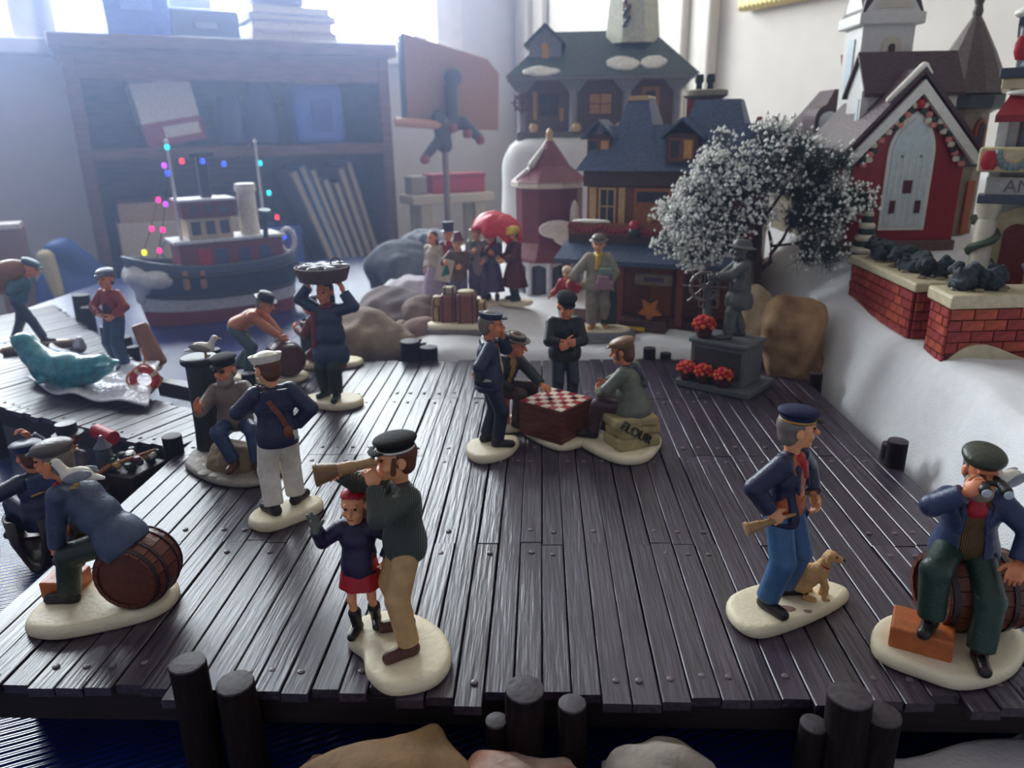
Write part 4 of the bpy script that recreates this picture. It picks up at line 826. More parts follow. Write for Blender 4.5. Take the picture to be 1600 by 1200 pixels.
# ================================================================== more figurines on the snow and in the rowboat
# helmsman monument
t = thing('helmsman_monument', 'dark grey monument of a sou\'wester helmsman at a ship\'s wheel on a square pedestal', 'statue', (13.0, 51.0, 0), -38)
STD = C_('statue_grey', (84, 84, 82), .4, bump=.8); PED = C_('pedestal_grey', (92, 94, 98), .55)
G().b(-2.75, 2.75, -2.2, 2.2, 0, .5).obj('plinth', PED, t, bev=.1)
G().b(-2.0, 2.0, -1.5, 1.5, .5, 3.25).obj('pedestal', PED, t, bev=.06); G().b(-1.7, 1.7, -1.52, -1.49, .9, 2.9).obj('inset_panel', C_('panel_dark', (58, 58, 62)), t)
G().b(-2.15, 2.15, -1.65, 1.65, 3.2, 3.5).obj('pedestal_top', PED, t, bev=.08)
FS = Fig(t, (.45, .3, 3.5), 128, 3.75, .013, STD, 'statue_body', hy=-4, hp=4, rh=(.06, .50, 1.02), lh=(-.14, .48, 1.16), rc=1.2, lc=1.2, rf=(.14, -.12, .09), lf=(-.12, .18, .09), fat=1.15)
FS.trousers(STD, .02); FS.torso(STD, .36, .03, 'oilskin_coat', flare=.05, deep=.1); FS.shoes(STD, .15); FS.beard(STD)
FS.lathehat(STD, [(.13, .02), (.15, .03), (.1, .06), (.095, .09), (.07, .125), (.01, .135)], 12, 'souwester', 1.25)
wheel = G(); wc = V((-1.75, -.55, 6.95)); ax = V((.36, -.93, .1)).normalized(); qm = ax.to_track_quat('Z', 'Y').to_matrix()
wheel.tube([wc + qm @ V((.95 * math.cos(a), .95 * math.sin(a), 0)) for a in np.linspace(0, 6.283, 25)[:-1]], .13, 8, True)
for i in range(8):
    a = i * math.pi / 4; dd = qm @ V((math.cos(a), math.sin(a), 0)); wheel.cyl(wc + dd * .1, wc + dd * 1.1, .055, .06, 8).cyl(wc + dd * 1.08, wc + dd * 1.5, .05, .09, 8)
wheel.cyl(wc - ax * .15, wc + ax * .15, .24, n=12); wheel.obj('ship_wheel', C_('wheel_bronze', (104, 90, 84), .35), t, True)
G().lathe([(.5, 3.5), (.34, 3.7), (.26, wc.z - .4), (.3, wc.z)], 12, (wc.x + .25, wc.y + .15, 0)).obj('wheel_stand', STD, t, True)
POT = C_('pot_dark_red', (78, 34, 34)); FLR = C_('flower_red', (196, 44, 38), .6); FLO = C_('flower_orange', (214, 92, 46), .6)
def pot(loc, label, s=1.0):
    p = thing('flower_pot', label, 'flower pot', loc, rnd.uniform(0, 360), 'red flower pots on the monument')
    G().lathe([(.4 * s, 0), (.56 * s, .55 * s), (.58 * s, .6 * s), (.5 * s, .62 * s)], 14).obj('pot', POT, p, True)
    for i in range(26):
        a = i * 2.4; h_ = 1 - i / 26 * 1.1; r_ = math.sqrt(max(0, 1 - h_ * h_)) * .62 * s
        G().ball((r_ * math.cos(a), r_ * math.sin(a), (.72 + .55 * h_) * s), .17 * s, 6).obj('blossom', (FLR, FLR, FLO)[i % 3], p, True)
def M2(x, y, z): q_ = rotz(-38) @ V((x, y, 0)); return (13.0 + q_.x, 51.0 + q_.y, z)
pot(M2(-2.05, -1.85, .5), 'red flower pot on the plinth, leftmost of the row of three'); pot(M2(-.75, -1.85, .5), 'red flower pot on the plinth, middle of the row of three'); pot(M2(.7, -1.85, .5), 'red flower pot on the plinth, rightmost of the row of three'); pot(M2(-1.35, -1.0, 3.5), 'dark red flower pot up on the pedestal beside the wheel', 1.15)
# couple in a fur coat with a child
t = thing('fur_coat_shopper_and_child_figurine', 'shopper in beige fur coat and yellow scarf holding the hand of a child in red', FT, (4.6, 62.8, .2))
base(t, [(-3.3, .4), (-1.6, -1.3), (1.2, -1.7), (3.0, -1.2), (3.4, .3), (1.6, 1.6), (-1.8, 1.5)], .9, C_('grey_stone_base', (120, 122, 124)), 'stone_base')
base(t, [(-3.0, .4), (-1.4, -1.0), (1.1, -1.4), (2.7, -1.0), (3.1, .3), (1.5, 1.35), (-1.6, 1.3)], 1.05)
Fa = Fig(t, (.2, .1, 1.0), 176, 4.4, .016, SKIN, hy=-6, rh=(.52, .16, .98), re=(.6, -.8, -.6), lh=(-.20, .2, .92), le=(-1, -.3, 0), rf=(.1, .02, .09), lf=(-.14, -.06, .09), fat=1.15)
Fa.trousers(C_('beige_trousers', (146, 134, 116)), .03); Fa.torso(FUR, .16, .05, 'fur_coat', flare=.05); Fa.shoes(C_('ochre_boot', (190, 132, 54)), .08, 'boot'); Fa.hair(HAIRB)
Fa.lathehat(C_('olive_hat', (98, 88, 70)), [(.088, .05), (.13, .054), (.09, .07), (.09, .1), (.06, .13), (.01, .135)], -8)
Fa.solid('scarf', Solid().ell(Fa.neck + Fa.f * .03 + A_(0, 0, .02), (.1, .1, .07)).cap(Fa.neck + Fa.f * .13, Fa.neck + Fa.f * .18 - Fa.u * .22 + Fa.r * .03, .055, .045), YEL)
Fa.solid('parcels', Solid().box(Fa.hL + A_(.04, .04, .05), (.14, .08, .05), .03, .03).box(Fa.hL + A_(.06, .06, .17), (.09, .07, .05), .02, .02), C_('parcel_mauve', (168, 128, 140))); Fa.solid('green_parcel', Solid().box(Fa.hL + A_(.02, .02, .3), (.1, .06, .05), .02, .02), C_('parcel_green', (122, 146, 128)))
Fa.solid('dark_bag', Solid().box(Fa.anL + A_(-.08, .02, .3), (.12, .1, .28), .03, .02), C_('bag_green', (42, 56, 52)))
Fc = Fig(t, (-2.4, .35, 1.0), 165, 2.9, .022, SKIN, hs=1.5, rh=(.44, .16, .98), lh=(-.42, .04, 1.28), re=(.5, -.5, -1), le=(-.6, -.2, -1), rf=(.1, .0, .09), lf=(-.1, .0, .09))
Fc.trousers(C_('child_cream', (212, 200, 184)), .03); Fc.torso(RED, .05, .03, 'jacket'); Fc.shoes(BLACK, .12, 'boot')
Fc.solid('hat', Solid().ell(Fc.hd((0, -.012, .05)), A_(.098, .115, .085) * Fc.hs, rot=Fc.H), C_('child_hat', (222, 196, 170), .8))
# market group
t = thing('burgundy_coat_woman_figurine', 'woman in flared burgundy coat and yellow bonnet standing on the snow mound', FT, (-2.5, 70.6, 1.6))
base(t, [(-1.6, .2), (-.6, -1.2), (1.2, -1.1), (1.7, .4), (.4, 1.3), (-1.0, 1.1)], .4)
Fb = Fig(t, (0, 0, .4), 118, 3.9, .02, SKIN, hp=10, rh=(.1, .34, 1.05), lh=(-.14, .34, 1.02)); Fb.torso(MAROON, .1, .03, 'coat'); Fb.skirt(MAROON, .62, .17, .36, 'coat_skirt'); Fb.shoes(DKGREEN, .15, 'boot'); Fb.hair(HAIRB)
Fb.solid('bonnet', Solid().ell(Fb.hd((0, -.005, .05)), A_(.12, .135, .085) * Fb.hs, rot=Fb.H).ell(Fb.hd((0, .06, .03)), A_(.14, .1, .03) * Fb.hs, rot=Fb.H), YEL)
t = thing('umbrella_shoppers_figurine', 'two shoppers in grey and violet huddling under a big red umbrella', FT, (-5.6, 71.6, 1.4))
base(t, [(-2.2, .2), (-1.0, -1.4), (1.2, -1.4), (2.2, .2), (.6, 1.5), (-1.4, 1.3)], .4)
Fd = Fig(t, (-.5, 0, .4), 185, 4.0, .021, SKIN, rh=(.12, .26, 1.2), lh=(-.16, .24, 1.0)); Fd.trousers(C_('violet_grey', (96, 84, 112)), .03); Fd.torso(C_('coat_pale_grey', (150, 136, 138)), .3, .03, 'coat', deep=.1); Fd.shoes(BLACK); Fd.hair(HAIRB); Fd.lathehat(C_('brown_hat', (92, 72, 60)), [(.09, .05), (.13, .054), (.09, .07), (.085, .12), (.01, .13)])
Fd.solid('scarf', Solid().cap(Fd.neck + A_(.08, .12, 0), Fd.neck + A_(.14, .16, -.4), .04), C_('scarf_green', (36, 112, 92)))
Fe = Fig(t, (.9, .2, .4), 170, 3.8, .021, SKIN, rh=(.12, .26, 1.3), lh=(-.1, .24, 1.2)); Fe.torso(PLUM, .1, .03, 'jacket'); Fe.skirt(PLUM, .75, .16, .3); Fe.shoes(BLACK); Fe.hair(HAIRB, .04); Fe.solid('muffler', Solid().ell(Fe.neck + Fe.f * .06, (.1, .09, .07)).ell(Fe.neck + A_(0, .17, -.2), (.08, .05, .1)), RED)
uc = V((1.5, .5, 7.1)); g = G(); n = 8; rows_ = []; ua = V((.3, -.1, 1)).normalized().to_track_quat('Z', 'Y').to_matrix()
for i in range(7):
    th = i / 6 * 1.4; ring = []
    for k in range(n * 4):
        a = 2 * math.pi * k / (n * 4); sc = 1 - .07 * (math.cos(a * n) * -1 + 1) * (i / 6); zz = math.cos(th) * 2.5 - 1.0 + .55 * (1 - math.cos(a * n)) * .5 * (i / 6)
        ring.append(uc + ua @ V((math.sin(th) * 2.7 * sc * math.cos(a), math.sin(th) * 2.7 * sc * math.sin(a), zz)))
    rows_.append(ring)
vs = [p for r_ in rows_ for p in r_]; m_ = n * 4
UM = C_('umbrella_red', (214, 20, 42), .4); canopy = mesh('umbrella_canopy', [tuple(p) for p in vs], [(i * m_ + k, i * m_ + (k + 1) % m_, (i + 1) * m_ + (k + 1) % m_, (i + 1) * m_ + k) for i in range(6) for k in range(m_)], UM, t, True)
so = canopy.modifiers.new('solid', 'SOLIDIFY'); so.thickness = .0006
G().cyl(uc + ua @ V((0, 0, 1.5)), uc + ua @ V((0, 0, -4.0)), .08).obj('umbrella_pole', BROWN, t, True)
t = thing('strolling_couple_figurine', 'strolling couple in lavender gown and dark top hat near the rocks', FT, (-9.8, 72.5, 1.0))
base(t, [(-1.9, .2), (-.8, -1.3), (1.2, -1.2), (1.9, .2), (.4, 1.3), (-1.2, 1.1)], .4)
Ff = Fig(t, (-.6, 0, .4), 150, 3.9, .022, SKIN); Ff.torso(C_('cream_shawl', (196, 180, 160)), .1, .03, 'jacket'); Ff.skirt(LAV, .88, .16, .38); Ff.shoes(BLACK); Ff.hair(HAIRB, .03)
Fg = Fig(t, (.9, .3, .4), 165, 4.1, .022, SKIN); Fg.trousers(BLACK, .02); Fg.torso(C_('grey_tailcoat', (120, 100, 104)), .25, .025, 'tailcoat', deep=.1); Fg.shoes(BLACK); Fg.lathehat(C_('top_hat', (48, 50, 74)), [(.09, .05), (.13, .052), (.09, .07), (.095, .2), (.02, .205)])
Fg.solid('red_scarf', Solid().ell(Fg.neck + Fg.f * .06, (.11, .09, .07)).cap(Fg.neck + A_(0, .16, -.05), Fg.neck + A_(.02, .18, -.3), .06), RED)
t = thing('market_board_seller_figurine', 'seller in maroon hat and brown coat holding a painted signboard with a green tree', FT, (-7.9, 69.2, .9))
base(t, [(-1.4, .1), (-.5, -1.0), (1.0, -.9), (1.5, .2), (.4, 1.0), (-.9, .9)], .4)
Fh = Fig(t, (.2, .1, .4), 178, 3.9, .022, SKIN, rh=(.3, .25, 1.2), lh=(-.1, .26, 1.1)); Fh.trousers(C_('violet_grey', (96, 84, 112)), .02); Fh.torso(C_('seller_brown', (104, 74, 64)), .2, .03, 'coat'); Fh.shoes(BLACK); Fh.lathehat(C_('maroon_hat', (110, 44, 50)), [(.09, .04), (.12, .045), (.085, .1), (.06, .19), (.01, .2)])
sb = G().box((-1.0, -.75, 4.4), (1.5, .12, 2.1), Matrix.Rotation(R(16), 3, 'Y')).obj('signboard', C_('board_white', (206, 190, 180)), t, bev=.03)
G().add([(-1.35, -.82, 3.8), (-.5, -.82, 4.05), (-.75, -.82, 5.1), (-1.35, -.86, 3.8), (-.5, -.86, 4.05), (-.75, -.86, 5.1)], [(2, 1, 0), (3, 4, 5), (0, 1, 4, 3), (1, 2, 5, 4), (2, 0, 3, 5)]).obj('painted_tree', C_('board_green', (30, 112, 96)), sb)
# luggage
t = thing('luggage_pile_figurine', 'pile of brown trunks and parcels on a snow-covered slab', 'luggage', (-7.2, 64.2, .5))
base(t, [(-3.2, -.5), (-1.8, -1.9), (1.0, -2.2), (3.2, -1.6), (3.4, .6), (1.0, 1.7), (-2.2, 1.4)], .75, C_('slab_grey', (116, 108, 104), .7, bump=.9), 'stone_slab'); base(t, [(-3.0, -.4), (-1.7, -1.7), (1.0, -2.0), (3.0, -1.5), (3.2, .5), (.9, 1.5), (-2.1, 1.2)], 1.1)
TRK = C_('trunk_brown', (140, 82, 62)); TRD = C_('trunk_dark', (66, 46, 52)); TRY = C_('parcel_ochre', (188, 152, 92))
for c, d, m_ in (((-.9, -.2, 2.3), (1.35, 1.6, 2.4), TRK), ((.75, -.5, 2.35), (1.7, 1.7, 2.6), TRK), ((2.0, -.3, 2.0), (.9, 1.4, 1.8), TRY), ((-2.0, .1, 1.7), (.8, 1.2, 1.3), TRY), ((-1.9, .1, 2.7), (.9, .9, .7), TRY), ((-.8, -.1, 3.8), (1.1, 1.0, .7), C_('parcel_beige', (186, 168, 140)))):
    o = G().box(c, d).obj('trunk', m_, t, bev=.18)
    for q_ in (-.32, .32): G().box((c[0] + q_ * d[0], c[1], c[2]), (.14, d[1] + .06, d[2] + .06)).obj('trunk_strap', TRD, o, bev=.04)
solid('snow_on_luggage', Solid().ell((.7, -.4, 3.75), (.8, .7, .18), k=.1).ell((-1.9, .1, 3.2), (.45, .4, .14), k=.1), .12, CREAM, t)
# rowboat crew at the lower left
t = thing('rowboat_crew_figurine', 'navy-coated rower and a man in black hat in a dark rowboat among lanterns and garlands', FT, (-26.3, 36.2, WZ))
HULL = C_('boat_hull_dark', (48, 32, 34), .4)
def loft(secs, n): return [(i * n + k, i * n + k + 1, (i + 1) * n + k + 1, (i + 1) * n + k) for i in range(len(secs) - 1) for k in range(n - 1)]
vs = []; secs = []
for i in range(13):
    x_ = -6.5 + 13 * i / 12; e_ = 1 - abs(x_ / 6.9) ** 2.2; w_ = 2.3 * max(.05, e_) ** .6; sh = 2.3 + .9 * (x_ / 6.5) ** 2
    for k in range(9): a_ = math.pi * k / 8; vs.append((x_, -w_ * math.cos(a_), sh - (sh - .05 - .35 * (1 - e_)) * math.sin(a_) ** .8))
    secs.append(i)
hb = mesh('hull', vs, loft(secs, 9), HULL, t, True); so = hb.modifiers.new('solid', 'SOLIDIFY'); so.thickness = .002; hb.rotation_euler = (0, 0, R(105)); hb.scale = (.78, 1, 1)
for x_ in (-2.6, 0, 2.6): G().box((x_, 0, 1.3), (.8, 3.2, .2)).obj('thwart', WOODB, t, rz=105)
G().box((2.6, 2.3, 1.5), (3.0, 2.6, 2.9), rotz(-18)).obj('cargo_crate', C_('cargo_maroon', (52, 28, 32)), t, bev=.1)
Fr = Fig(t, (1.0, -3.1, .75), 62, 4.3, .012, SKIN_D, pel=(0, 0, .48), neck=(0, .02, 1.02), rh=(.16, .26, 1.34), lh=(-.44, .26, .98), re=(1, .2, 0), le=(-1, 0, -.2), rf=(.14, .45, .15), lf=(-.14, .42, .15), hp=2, rc=1.1, fat=1.15)
Fr.trousers(NAVY); Fr.torso(NAVY, .16, .03, 'coat'); Fr.shoes(BLACK); Fr.hair(HAIRB); Fr.solid('sailor_collar', Solid().box(Fr.neck - Fr.u * .1 - Fr.f * .13, (.15, .014, .1), .01, rot=Fr.M), C_('collar_blue', (52, 66, 104))); Fr.solid('collar_braid', Solid().cap(Fr.neck - Fr.u * .2 - Fr.f * .15 - Fr.r * .15, Fr.neck - Fr.u * .2 - Fr.f * .15 + Fr.r * .15, .014), GOLD)
Fr.solid('white_mitten', Solid().ell(Fr.hL + A_(0, .02, 0), (.1, .09, .12)), WHITEP); Fr.lathehat(NAVY, [(.09, .05), (.1, .055), (.12, .11), (.1, .125), (.02, .13)], -4, 'cap')
Fq = Fig(t, (-1.2, 3.6, .1), 150, 4.0, .016, SKIN_D, pel=(0, 0, .34), neck=(0, .06, .86), rh=(.24, .36, .7), lh=(-.24, .36, .7), rf=(.14, .42, .12), lf=(-.14, .42, .12))
Fq.trousers(BLACK); Fq.torso(C_('dark_plum_coat', (58, 44, 58)), .16, .02, 'coat'); Fq.shoes(BLACK); Fq.hair(HAIRB); Fq.lathehat(BLACK, [(.09, .04), (.14, .044), (.095, .06), (.092, .16), (.02, .165)], 0); Fq.solid('scarf', Solid().ell(Fq.neck + Fq.f * .03, (.12, .11, .06)), C_('ochre_scarf', (168, 132, 84)))
G().cyl((-.2, 4.2, 4.3), (1.2, 3.5, 4.1), .45, n=14).obj('red_drum', RED, t, True)
G().lathe([(.45, 2.2), (.5, 2.4), (.42, 3.4), (.5, 3.5), (.2, 3.9), (.08, 4.2)], 14, (1.5, 1.9, .75)).obj('lantern', C_('lantern_grey', (104, 106, 116), .3, metal=.6), t, True)
for i in range(26):
    G().ball((2.7 + rnd.uniform(-1.2, 1.5), 2.3 + rnd.uniform(-.9, 1.0), 3.15 + rnd.uniform(-.1, .5)), rnd.uniform(.16, .34), 7).obj('garland_ball', rnd.choice((MAROON, DKGREEN, TRY, WHITEP, DKGREEN, TRD)), t, True)
G().tube([(.6, .6, 2.4), (2.0, 1.4, 3.3), (4.3, 2.4, 3.9)], [.12, .16, .08], 8).obj('oar', C_('oar_orange', (150, 92, 44)), t, True)
# teal seal lying on clear bubble wrap
t = thing('bubble_wrap', 'crumpled sheet of translucent white bubble wrap on the side dock', 'bubble wrap', (-34.2, 51.6, .02))
gx, gy = np.linspace(-6.5, 8.0, 44), np.linspace(-4.2, 5.0, 30); X, Y = np.meshgrid(gx, gy, indexing='ij'); Z = .45 + .3 * np.sin(X * .9 + Y * .6) * np.cos(Y * .8 - X * .3) + .25 * sstep(2, 6, np.abs(X)) + .3 * sstep(1.5, 4, Y) + .05 * np.sin(X * 9) * np.sin(Y * 9)
q_ = np.arange(X.size).reshape(X.shape); bw = mesh('wrap_sheet', np.stack([X * .83 - Y * .35, Y * .9 - X * .42 + .02 * X * X, Z], -1).reshape(-1, 3), np.stack([q_[:-1, :-1], q_[1:, :-1], q_[1:, 1:], q_[:-1, 1:]], -1).reshape(-1, 4), mat('bubble_plastic', (226, 224, 234), .3, .03, 3, kind='voronoi', bump=1.0, trans=.12), t, True); so = bw.modifiers.new('solid', 'SOLIDIFY'); so.thickness = .0012
t = thing('teal_seal', 'glazed teal seal figurine lying curved on the bubble wrap', 'seal figurine', (-34.0, 49.9, .62), -12)
TEAL = C_('seal_teal', (38, 128, 142), .22, var=.2, coat=.5)
T = Solid().cap((-1.4, 0, 1.15), (.4, -.1, 1.0), 1.2, 1.28, k=.4).cap((.4, -.1, 1.0), (2.0, 0, 1.15), 1.28, .98, k=.4).cap((2.0, 0, 1.15), (3.0, .2, 1.5), .98, .8, k=.3).cap((-1.4, 0, 1.15), (-2.5, .0, 2.0), 1.15, .85, k=.4).cap((-2.5, 0, 2.0), (-3.1, 0, 2.8), .85, .75, k=.3).ell((-3.3, 0, 3.0), (.78, .68, .55), k=.2)
for q_ in (-1, 1): T.ell((-.9, q_ * 1.3, .55), (.4, .6, .16), k=.15).ell((3.5, .2 + q_ * .5, 1.6), (.5, .5, .2), k=.15)
sl = solid('seal_body', T, .11, TEAL, t); G().ball((-3.8, .4, 3.3), .09, 6).ball((-3.8, -.4, 3.3), .09, 6).ball((-4.08, 0, 3.0), .1, 6).obj('eyes_and_nose', EYE, sl, True)
# life ring on the tall post of the side dock
t = thing('life_ring', 'red life ring with cream bands and orange rope hung on the tall post', 'life ring', (-27.75, 48.75, 1.25), rot=(R(84), R(6), R(16)))
g = G().tube([(.72 * math.cos(a), .72 * math.sin(a), 0) for a in np.linspace(0, 6.283, 33)[:-1]], .26, 10, True).obj('ring', C_('ring_red', (186, 40, 48), .4), t, True)
for i in range(4):
    a = i * 1.571 + .6; G().tube([(.72 * math.cos(b_), .72 * math.sin(b_), 0) for b_ in (a - .18, a, a + .18)], .28, 10).obj('ring_band', C_('ring_cream', (222, 196, 176), .4), t, True)
G().tube([((1.02 + .08 * math.cos(4 * a)) * math.cos(a), (1.02 + .08 * math.cos(4 * a)) * math.sin(a), .1) for a in np.linspace(0, 6.283, 41)[:-1]], .07, 6, True).tube([(0, 1.05, .05), (.12, 1.7, .05), (-.05, 2.2, .2)], .06, 6).obj('rope', C_('ring_rope', (204, 120, 60), .7), t, True)
# small driftwood and pebbles on the side dock
tag(G().tube([(-45.5, 59.2, .3), (-43.4, 60.2, .45), (-40.3, 61.6, .4)], [.35, .42, .36], 9).obj('driftwood_log', C_('log_brown', (112, 86, 72), .7, bump=.9), None, True), 'short brown log lying beside the sack carrier', 'log')
sd = Solid().ell((-39.0, 59.6, .6), (.55, .5, .55)).ell((-38.8, 59.5, 1.15), (.3, .3, .4), k=.2); tag(solid('silver_bell', sd, .08, C_('bell_silver', (170, 172, 184), .25, metal=.7)), 'small silvery bell on the side dock by the log', 'bell')
# ------------------------------------------------------------------ rocks
def rock(name, label, c, r_, col, seed, rz_=0, h=.28, amp=.3, cat='rock', grp=None, rgb2=None, fr=.75):
    t_ = solid(name, Solid().ell((0, 0, 0), (r_[0] * .98, r_[1] * .98, r_[2] * .9), k=.3).box((r_[0] * .12, 0, -r_[2] * .2), (r_[0] * .55, r_[1] * .6, r_[2] * .55), min(r_) * .25, .5, rot=rotz(25)).box((-r_[0] * .3, r_[1] * .1, -r_[2] * .35), (r_[0] * .45, r_[1] * .5, r_[2] * .4), min(r_) * .2, .4, rot=rotz(-15)), h, mat('rock_%d' % seed, col, .8, .3, .45, bump=1.0, bscale=4, rgb2=rgb2), None, 1.0, (seed, amp * 1.3, fr * 1.2))
    t_.location = V(c) * S; t_.rotation_euler = (rnd.uniform(-.15, .15), rnd.uniform(-.15, .15), R(rz_)); tag(t_, label, cat, grp); return t_
rock('brown_rock', 'large upright tan and brown rock next to the helmsman monument', (18.3, 54.2, 2.6), (2.3, 1.9, 3.9), (124, 88, 58), 21, 12, rgb2=(188, 154, 112))
rock('cream_rock', 'cream rock behind the monument beside the large brown rock', (16.6, 57.8, 3.2), (1.9, 1.6, 3.0), (176, 148, 108), 22, 30, rgb2=(226, 214, 190))
rock('harbour_rock', 'big beige flat-topped rock behind the basket carrier', (-15.2, 62.5, -.2), (4.4, 3.0, 3.9), (116, 96, 84), 23, -14, rgb2=(170, 148, 124))
rock('shore_rock', 'purple-grey slanted rock rising behind the big beige rock', (-14.2, 71.5, -.6), (4.6, 3.4, 4.2), (96, 84, 90), 24, 20, rgb2=(150, 132, 132))
rock('shore_rock', 'dark round rock at the far shore under the bench', (-17.5, 96, .8), (5.0, 4, 3.6), (72, 76, 88), 25, 10, h=.4, rgb2=(110, 112, 122))
rock('shore_rock', 'pale whitish rock on the shore left of the strolling couple', (-14.6, 82, .3), (3.6, 2.6, 2.2), (150, 138, 146), 26, -20, rgb2=(206, 198, 206))
rock('shore_rock', 'brown wedge rock between the pale rock and the luggage pile', (-11.2, 70.2, .4), (2.8, 2.0, 2.3), (104, 82, 76), 27, 35, rgb2=(150, 126, 114))
rock('shore_rock', 'slate-blue rock at the far back beside the umbrella shoppers', (-15.2, 100, 3.0), (4.0, 3, 2.6), (88, 92, 104), 28, 5, h=.35, rgb2=(160, 164, 176))
rock('shore_rock', 'small reddish rock in front of the luggage slab', (-11.2, 64.5, .2), (1.6, 1.3, 1.7), (112, 78, 74), 29, 15, h=.2, rgb2=(150, 120, 112))
rock('front_rock', 'tan rock under the dock edge below the telescope figurine', (-4.9, 17.3, -1.75), (3.2, 1.6, 1.75), (112, 84, 58), 30, 4, h=.16, amp=.07, rgb2=(160, 128, 88), fr=1.2)
rock('front_rock', 'orange rock with a white crust beneath the dock edge', (-.5, 17.3, -1.75), (2.2, 1.4, 1.45), (150, 88, 60), 31, -8, h=.13, amp=.14, rgb2=(226, 212, 200), fr=1.3)
rock('front_rock', 'grey speckled rock beneath the dock edge beside the orange one', (3.3, 17.7, -1.6), (1.9, 1.3, 1.6), (110, 100, 92), 32, 10, h=.13, amp=.16, rgb2=(168, 156, 144), fr=1.5)
tag(G().prism(smooth_poly([(6.0, 13.5), (19.5, 12.5), (21, 19.3), (15, 20.1), (11.5, 19.2), (8, 18.8)]), WZ + .04, WZ + 1.9).obj('white_cloth', mat('cloth_white', (176, 172, 174), .9, .04, .5, bump=.8, bscale=6), None, True, bev=.3), 'greyish white cloth spread below the right end of the dock', 'cloth')
# ================================================================== the village
def roofm(name, rgb, var=.18): return mat(name, rgb, .5, var, 3.0, stretch=(1, 1, 2.2), bump=1.0)
SLATE = roofm('slate_roof', (72, 86, 112)); MROOF = roofm('maroon_roof', (70, 46, 52)); GROOF = roofm('green_grey_roof', (66, 80, 78)); REDROOF = roofm('pavilion_roof', (118, 44, 48))
CRW = C_('ceramic_cream', (214, 204, 184), .35, var=.04); CHW = C_('chapel_white', (222, 218, 212), .35, var=.04); CHR = C_('chapel_red', (142, 24, 36), .4); DOORW = C_('door_pale_blue', (196, 208, 212), .35, var=.05)
INNW = mat('inn_brown', (120, 66, 40), .45, .2, 2.5, stretch=(.3, .3, 4), bump=.8); INND = C_('inn_dark', (74, 40, 32)); INNY = C_('inn_yellow', (206, 166, 106)); WGLASS = C_('window_dark', (38, 34, 44), .2); WLIT = C_('window_amber', (210, 150, 70), .3); STN = C_('house_stone', (140, 128, 108), .6, bump=1.0); SNOWP = C_('painted_snow', (232, 226, 214), .5, bump=.6)
LHW = C_('lighthouse_cream', (206, 202, 176), .5); LHG = C_('porch_grey', (136, 134, 134), .5); BRK = mat('brick_red', (150, 52, 48), .55, .2, 3, bump=.8); BRK2 = mat('brick_orange', (172, 74, 52), .55, .2, 3, bump=.8); MORT = C_('brick_joint', (92, 30, 36), .7)
def prism_roof(g, x0, x1, y0, y1, z0, z1, axis='y', th=.25):
    """gable roof as two sloping slabs; ridge runs along axis"""
    if axis == 'y':
        xm = (x0 + x1) / 2
        for a, b_ in ((x0, xm), (x1, xm)): g.add([(a, y0, z0), (b_, y0, z1), (b_, y1, z1), (a, y1, z0), (a, y0, z0 + th), (b_, y0, z1 + th), (b_, y1, z1 + th), (a, y1, z0 + th)], [(0, 1, 2, 3), (7, 6, 5, 4), (0, 4, 5, 1), (3, 2, 6, 7), (0, 3, 7, 4), (1, 5, 6, 2)])
    else:
        ym = (y0 + y1) / 2
        for a, b_ in ((y0, ym), (y1, ym)): g.add([(x0, a, z0), (x0, b_, z1), (x1, b_, z1), (x1, a, z0), (x0, a, z0 + th), (x0, b_, z1 + th), (x1, b_, z1 + th), (x1, a, z0 + th)], [(3, 2, 1, 0), (4, 5, 6, 7), (1, 5, 4, 0), (7, 6, 2, 3), (4, 7, 3, 0), (2, 6, 5, 1)])
    return g
def gable(g, x0, x1, y0, y1, z0, ze, za, axis='y'):
    """walls with a gable end"""
    xm = (x0 + x1) / 2
    if axis == 'y': return g.prism([(x0, z0), (x1, z0), (x1, ze), (xm, za), (x0, ze)], y0, y1, 'xz')
    ym = (y0 + y1) / 2; return g.prism([(y0, z0), (y1, z0), (y1, ze), (ym, za), (y0, ze)], x0, x1, 'yz')
def arch(cx, w, z0, z1, pointed=True, n=8):
    """outline of an arched opening in x,z"""
    pts = [(cx - w / 2, z0), (cx + w / 2, z0)]; zs = z1 - w * (.9 if pointed else .5)
    for i in range(n + 1):
        t_ = i / n
        if pointed:
            a = t_ * 1.12; pts.append((cx + w / 2 - w * 1.0 * (1 - math.cos(a)) * .885, zs + (z1 - zs) * math.sin(a) / math.sin(1.12)))
        else: pts.append((cx + w / 2 * math.cos(t_ * math.pi / 2), zs + w / 2 * math.sin(t_ * math.pi / 2)))
    rt = pts[2:]; pts += [(2 * cx - p[0], p[1]) for p in rt[::-1][1:]]
    return pts
def frustum(g, x0, x1, y0, y1, z0, z1, ix, iy, iy2=None):
    return g.add([(x0, y0, z0), (x1, y0, z0), (x1, y1, z0), (x0, y1, z0), (x0 + ix, y0 + iy, z1), (x1 - ix, y0 + iy, z1), (x1 - ix, y1 - iy, z1), (x0 + ix, y1 - iy, z1)], [(3, 2, 1, 0), (4, 5, 6, 7), (0, 1, 5, 4), (1, 2, 6, 5), (2, 3, 7, 6), (3, 0, 4, 7)])
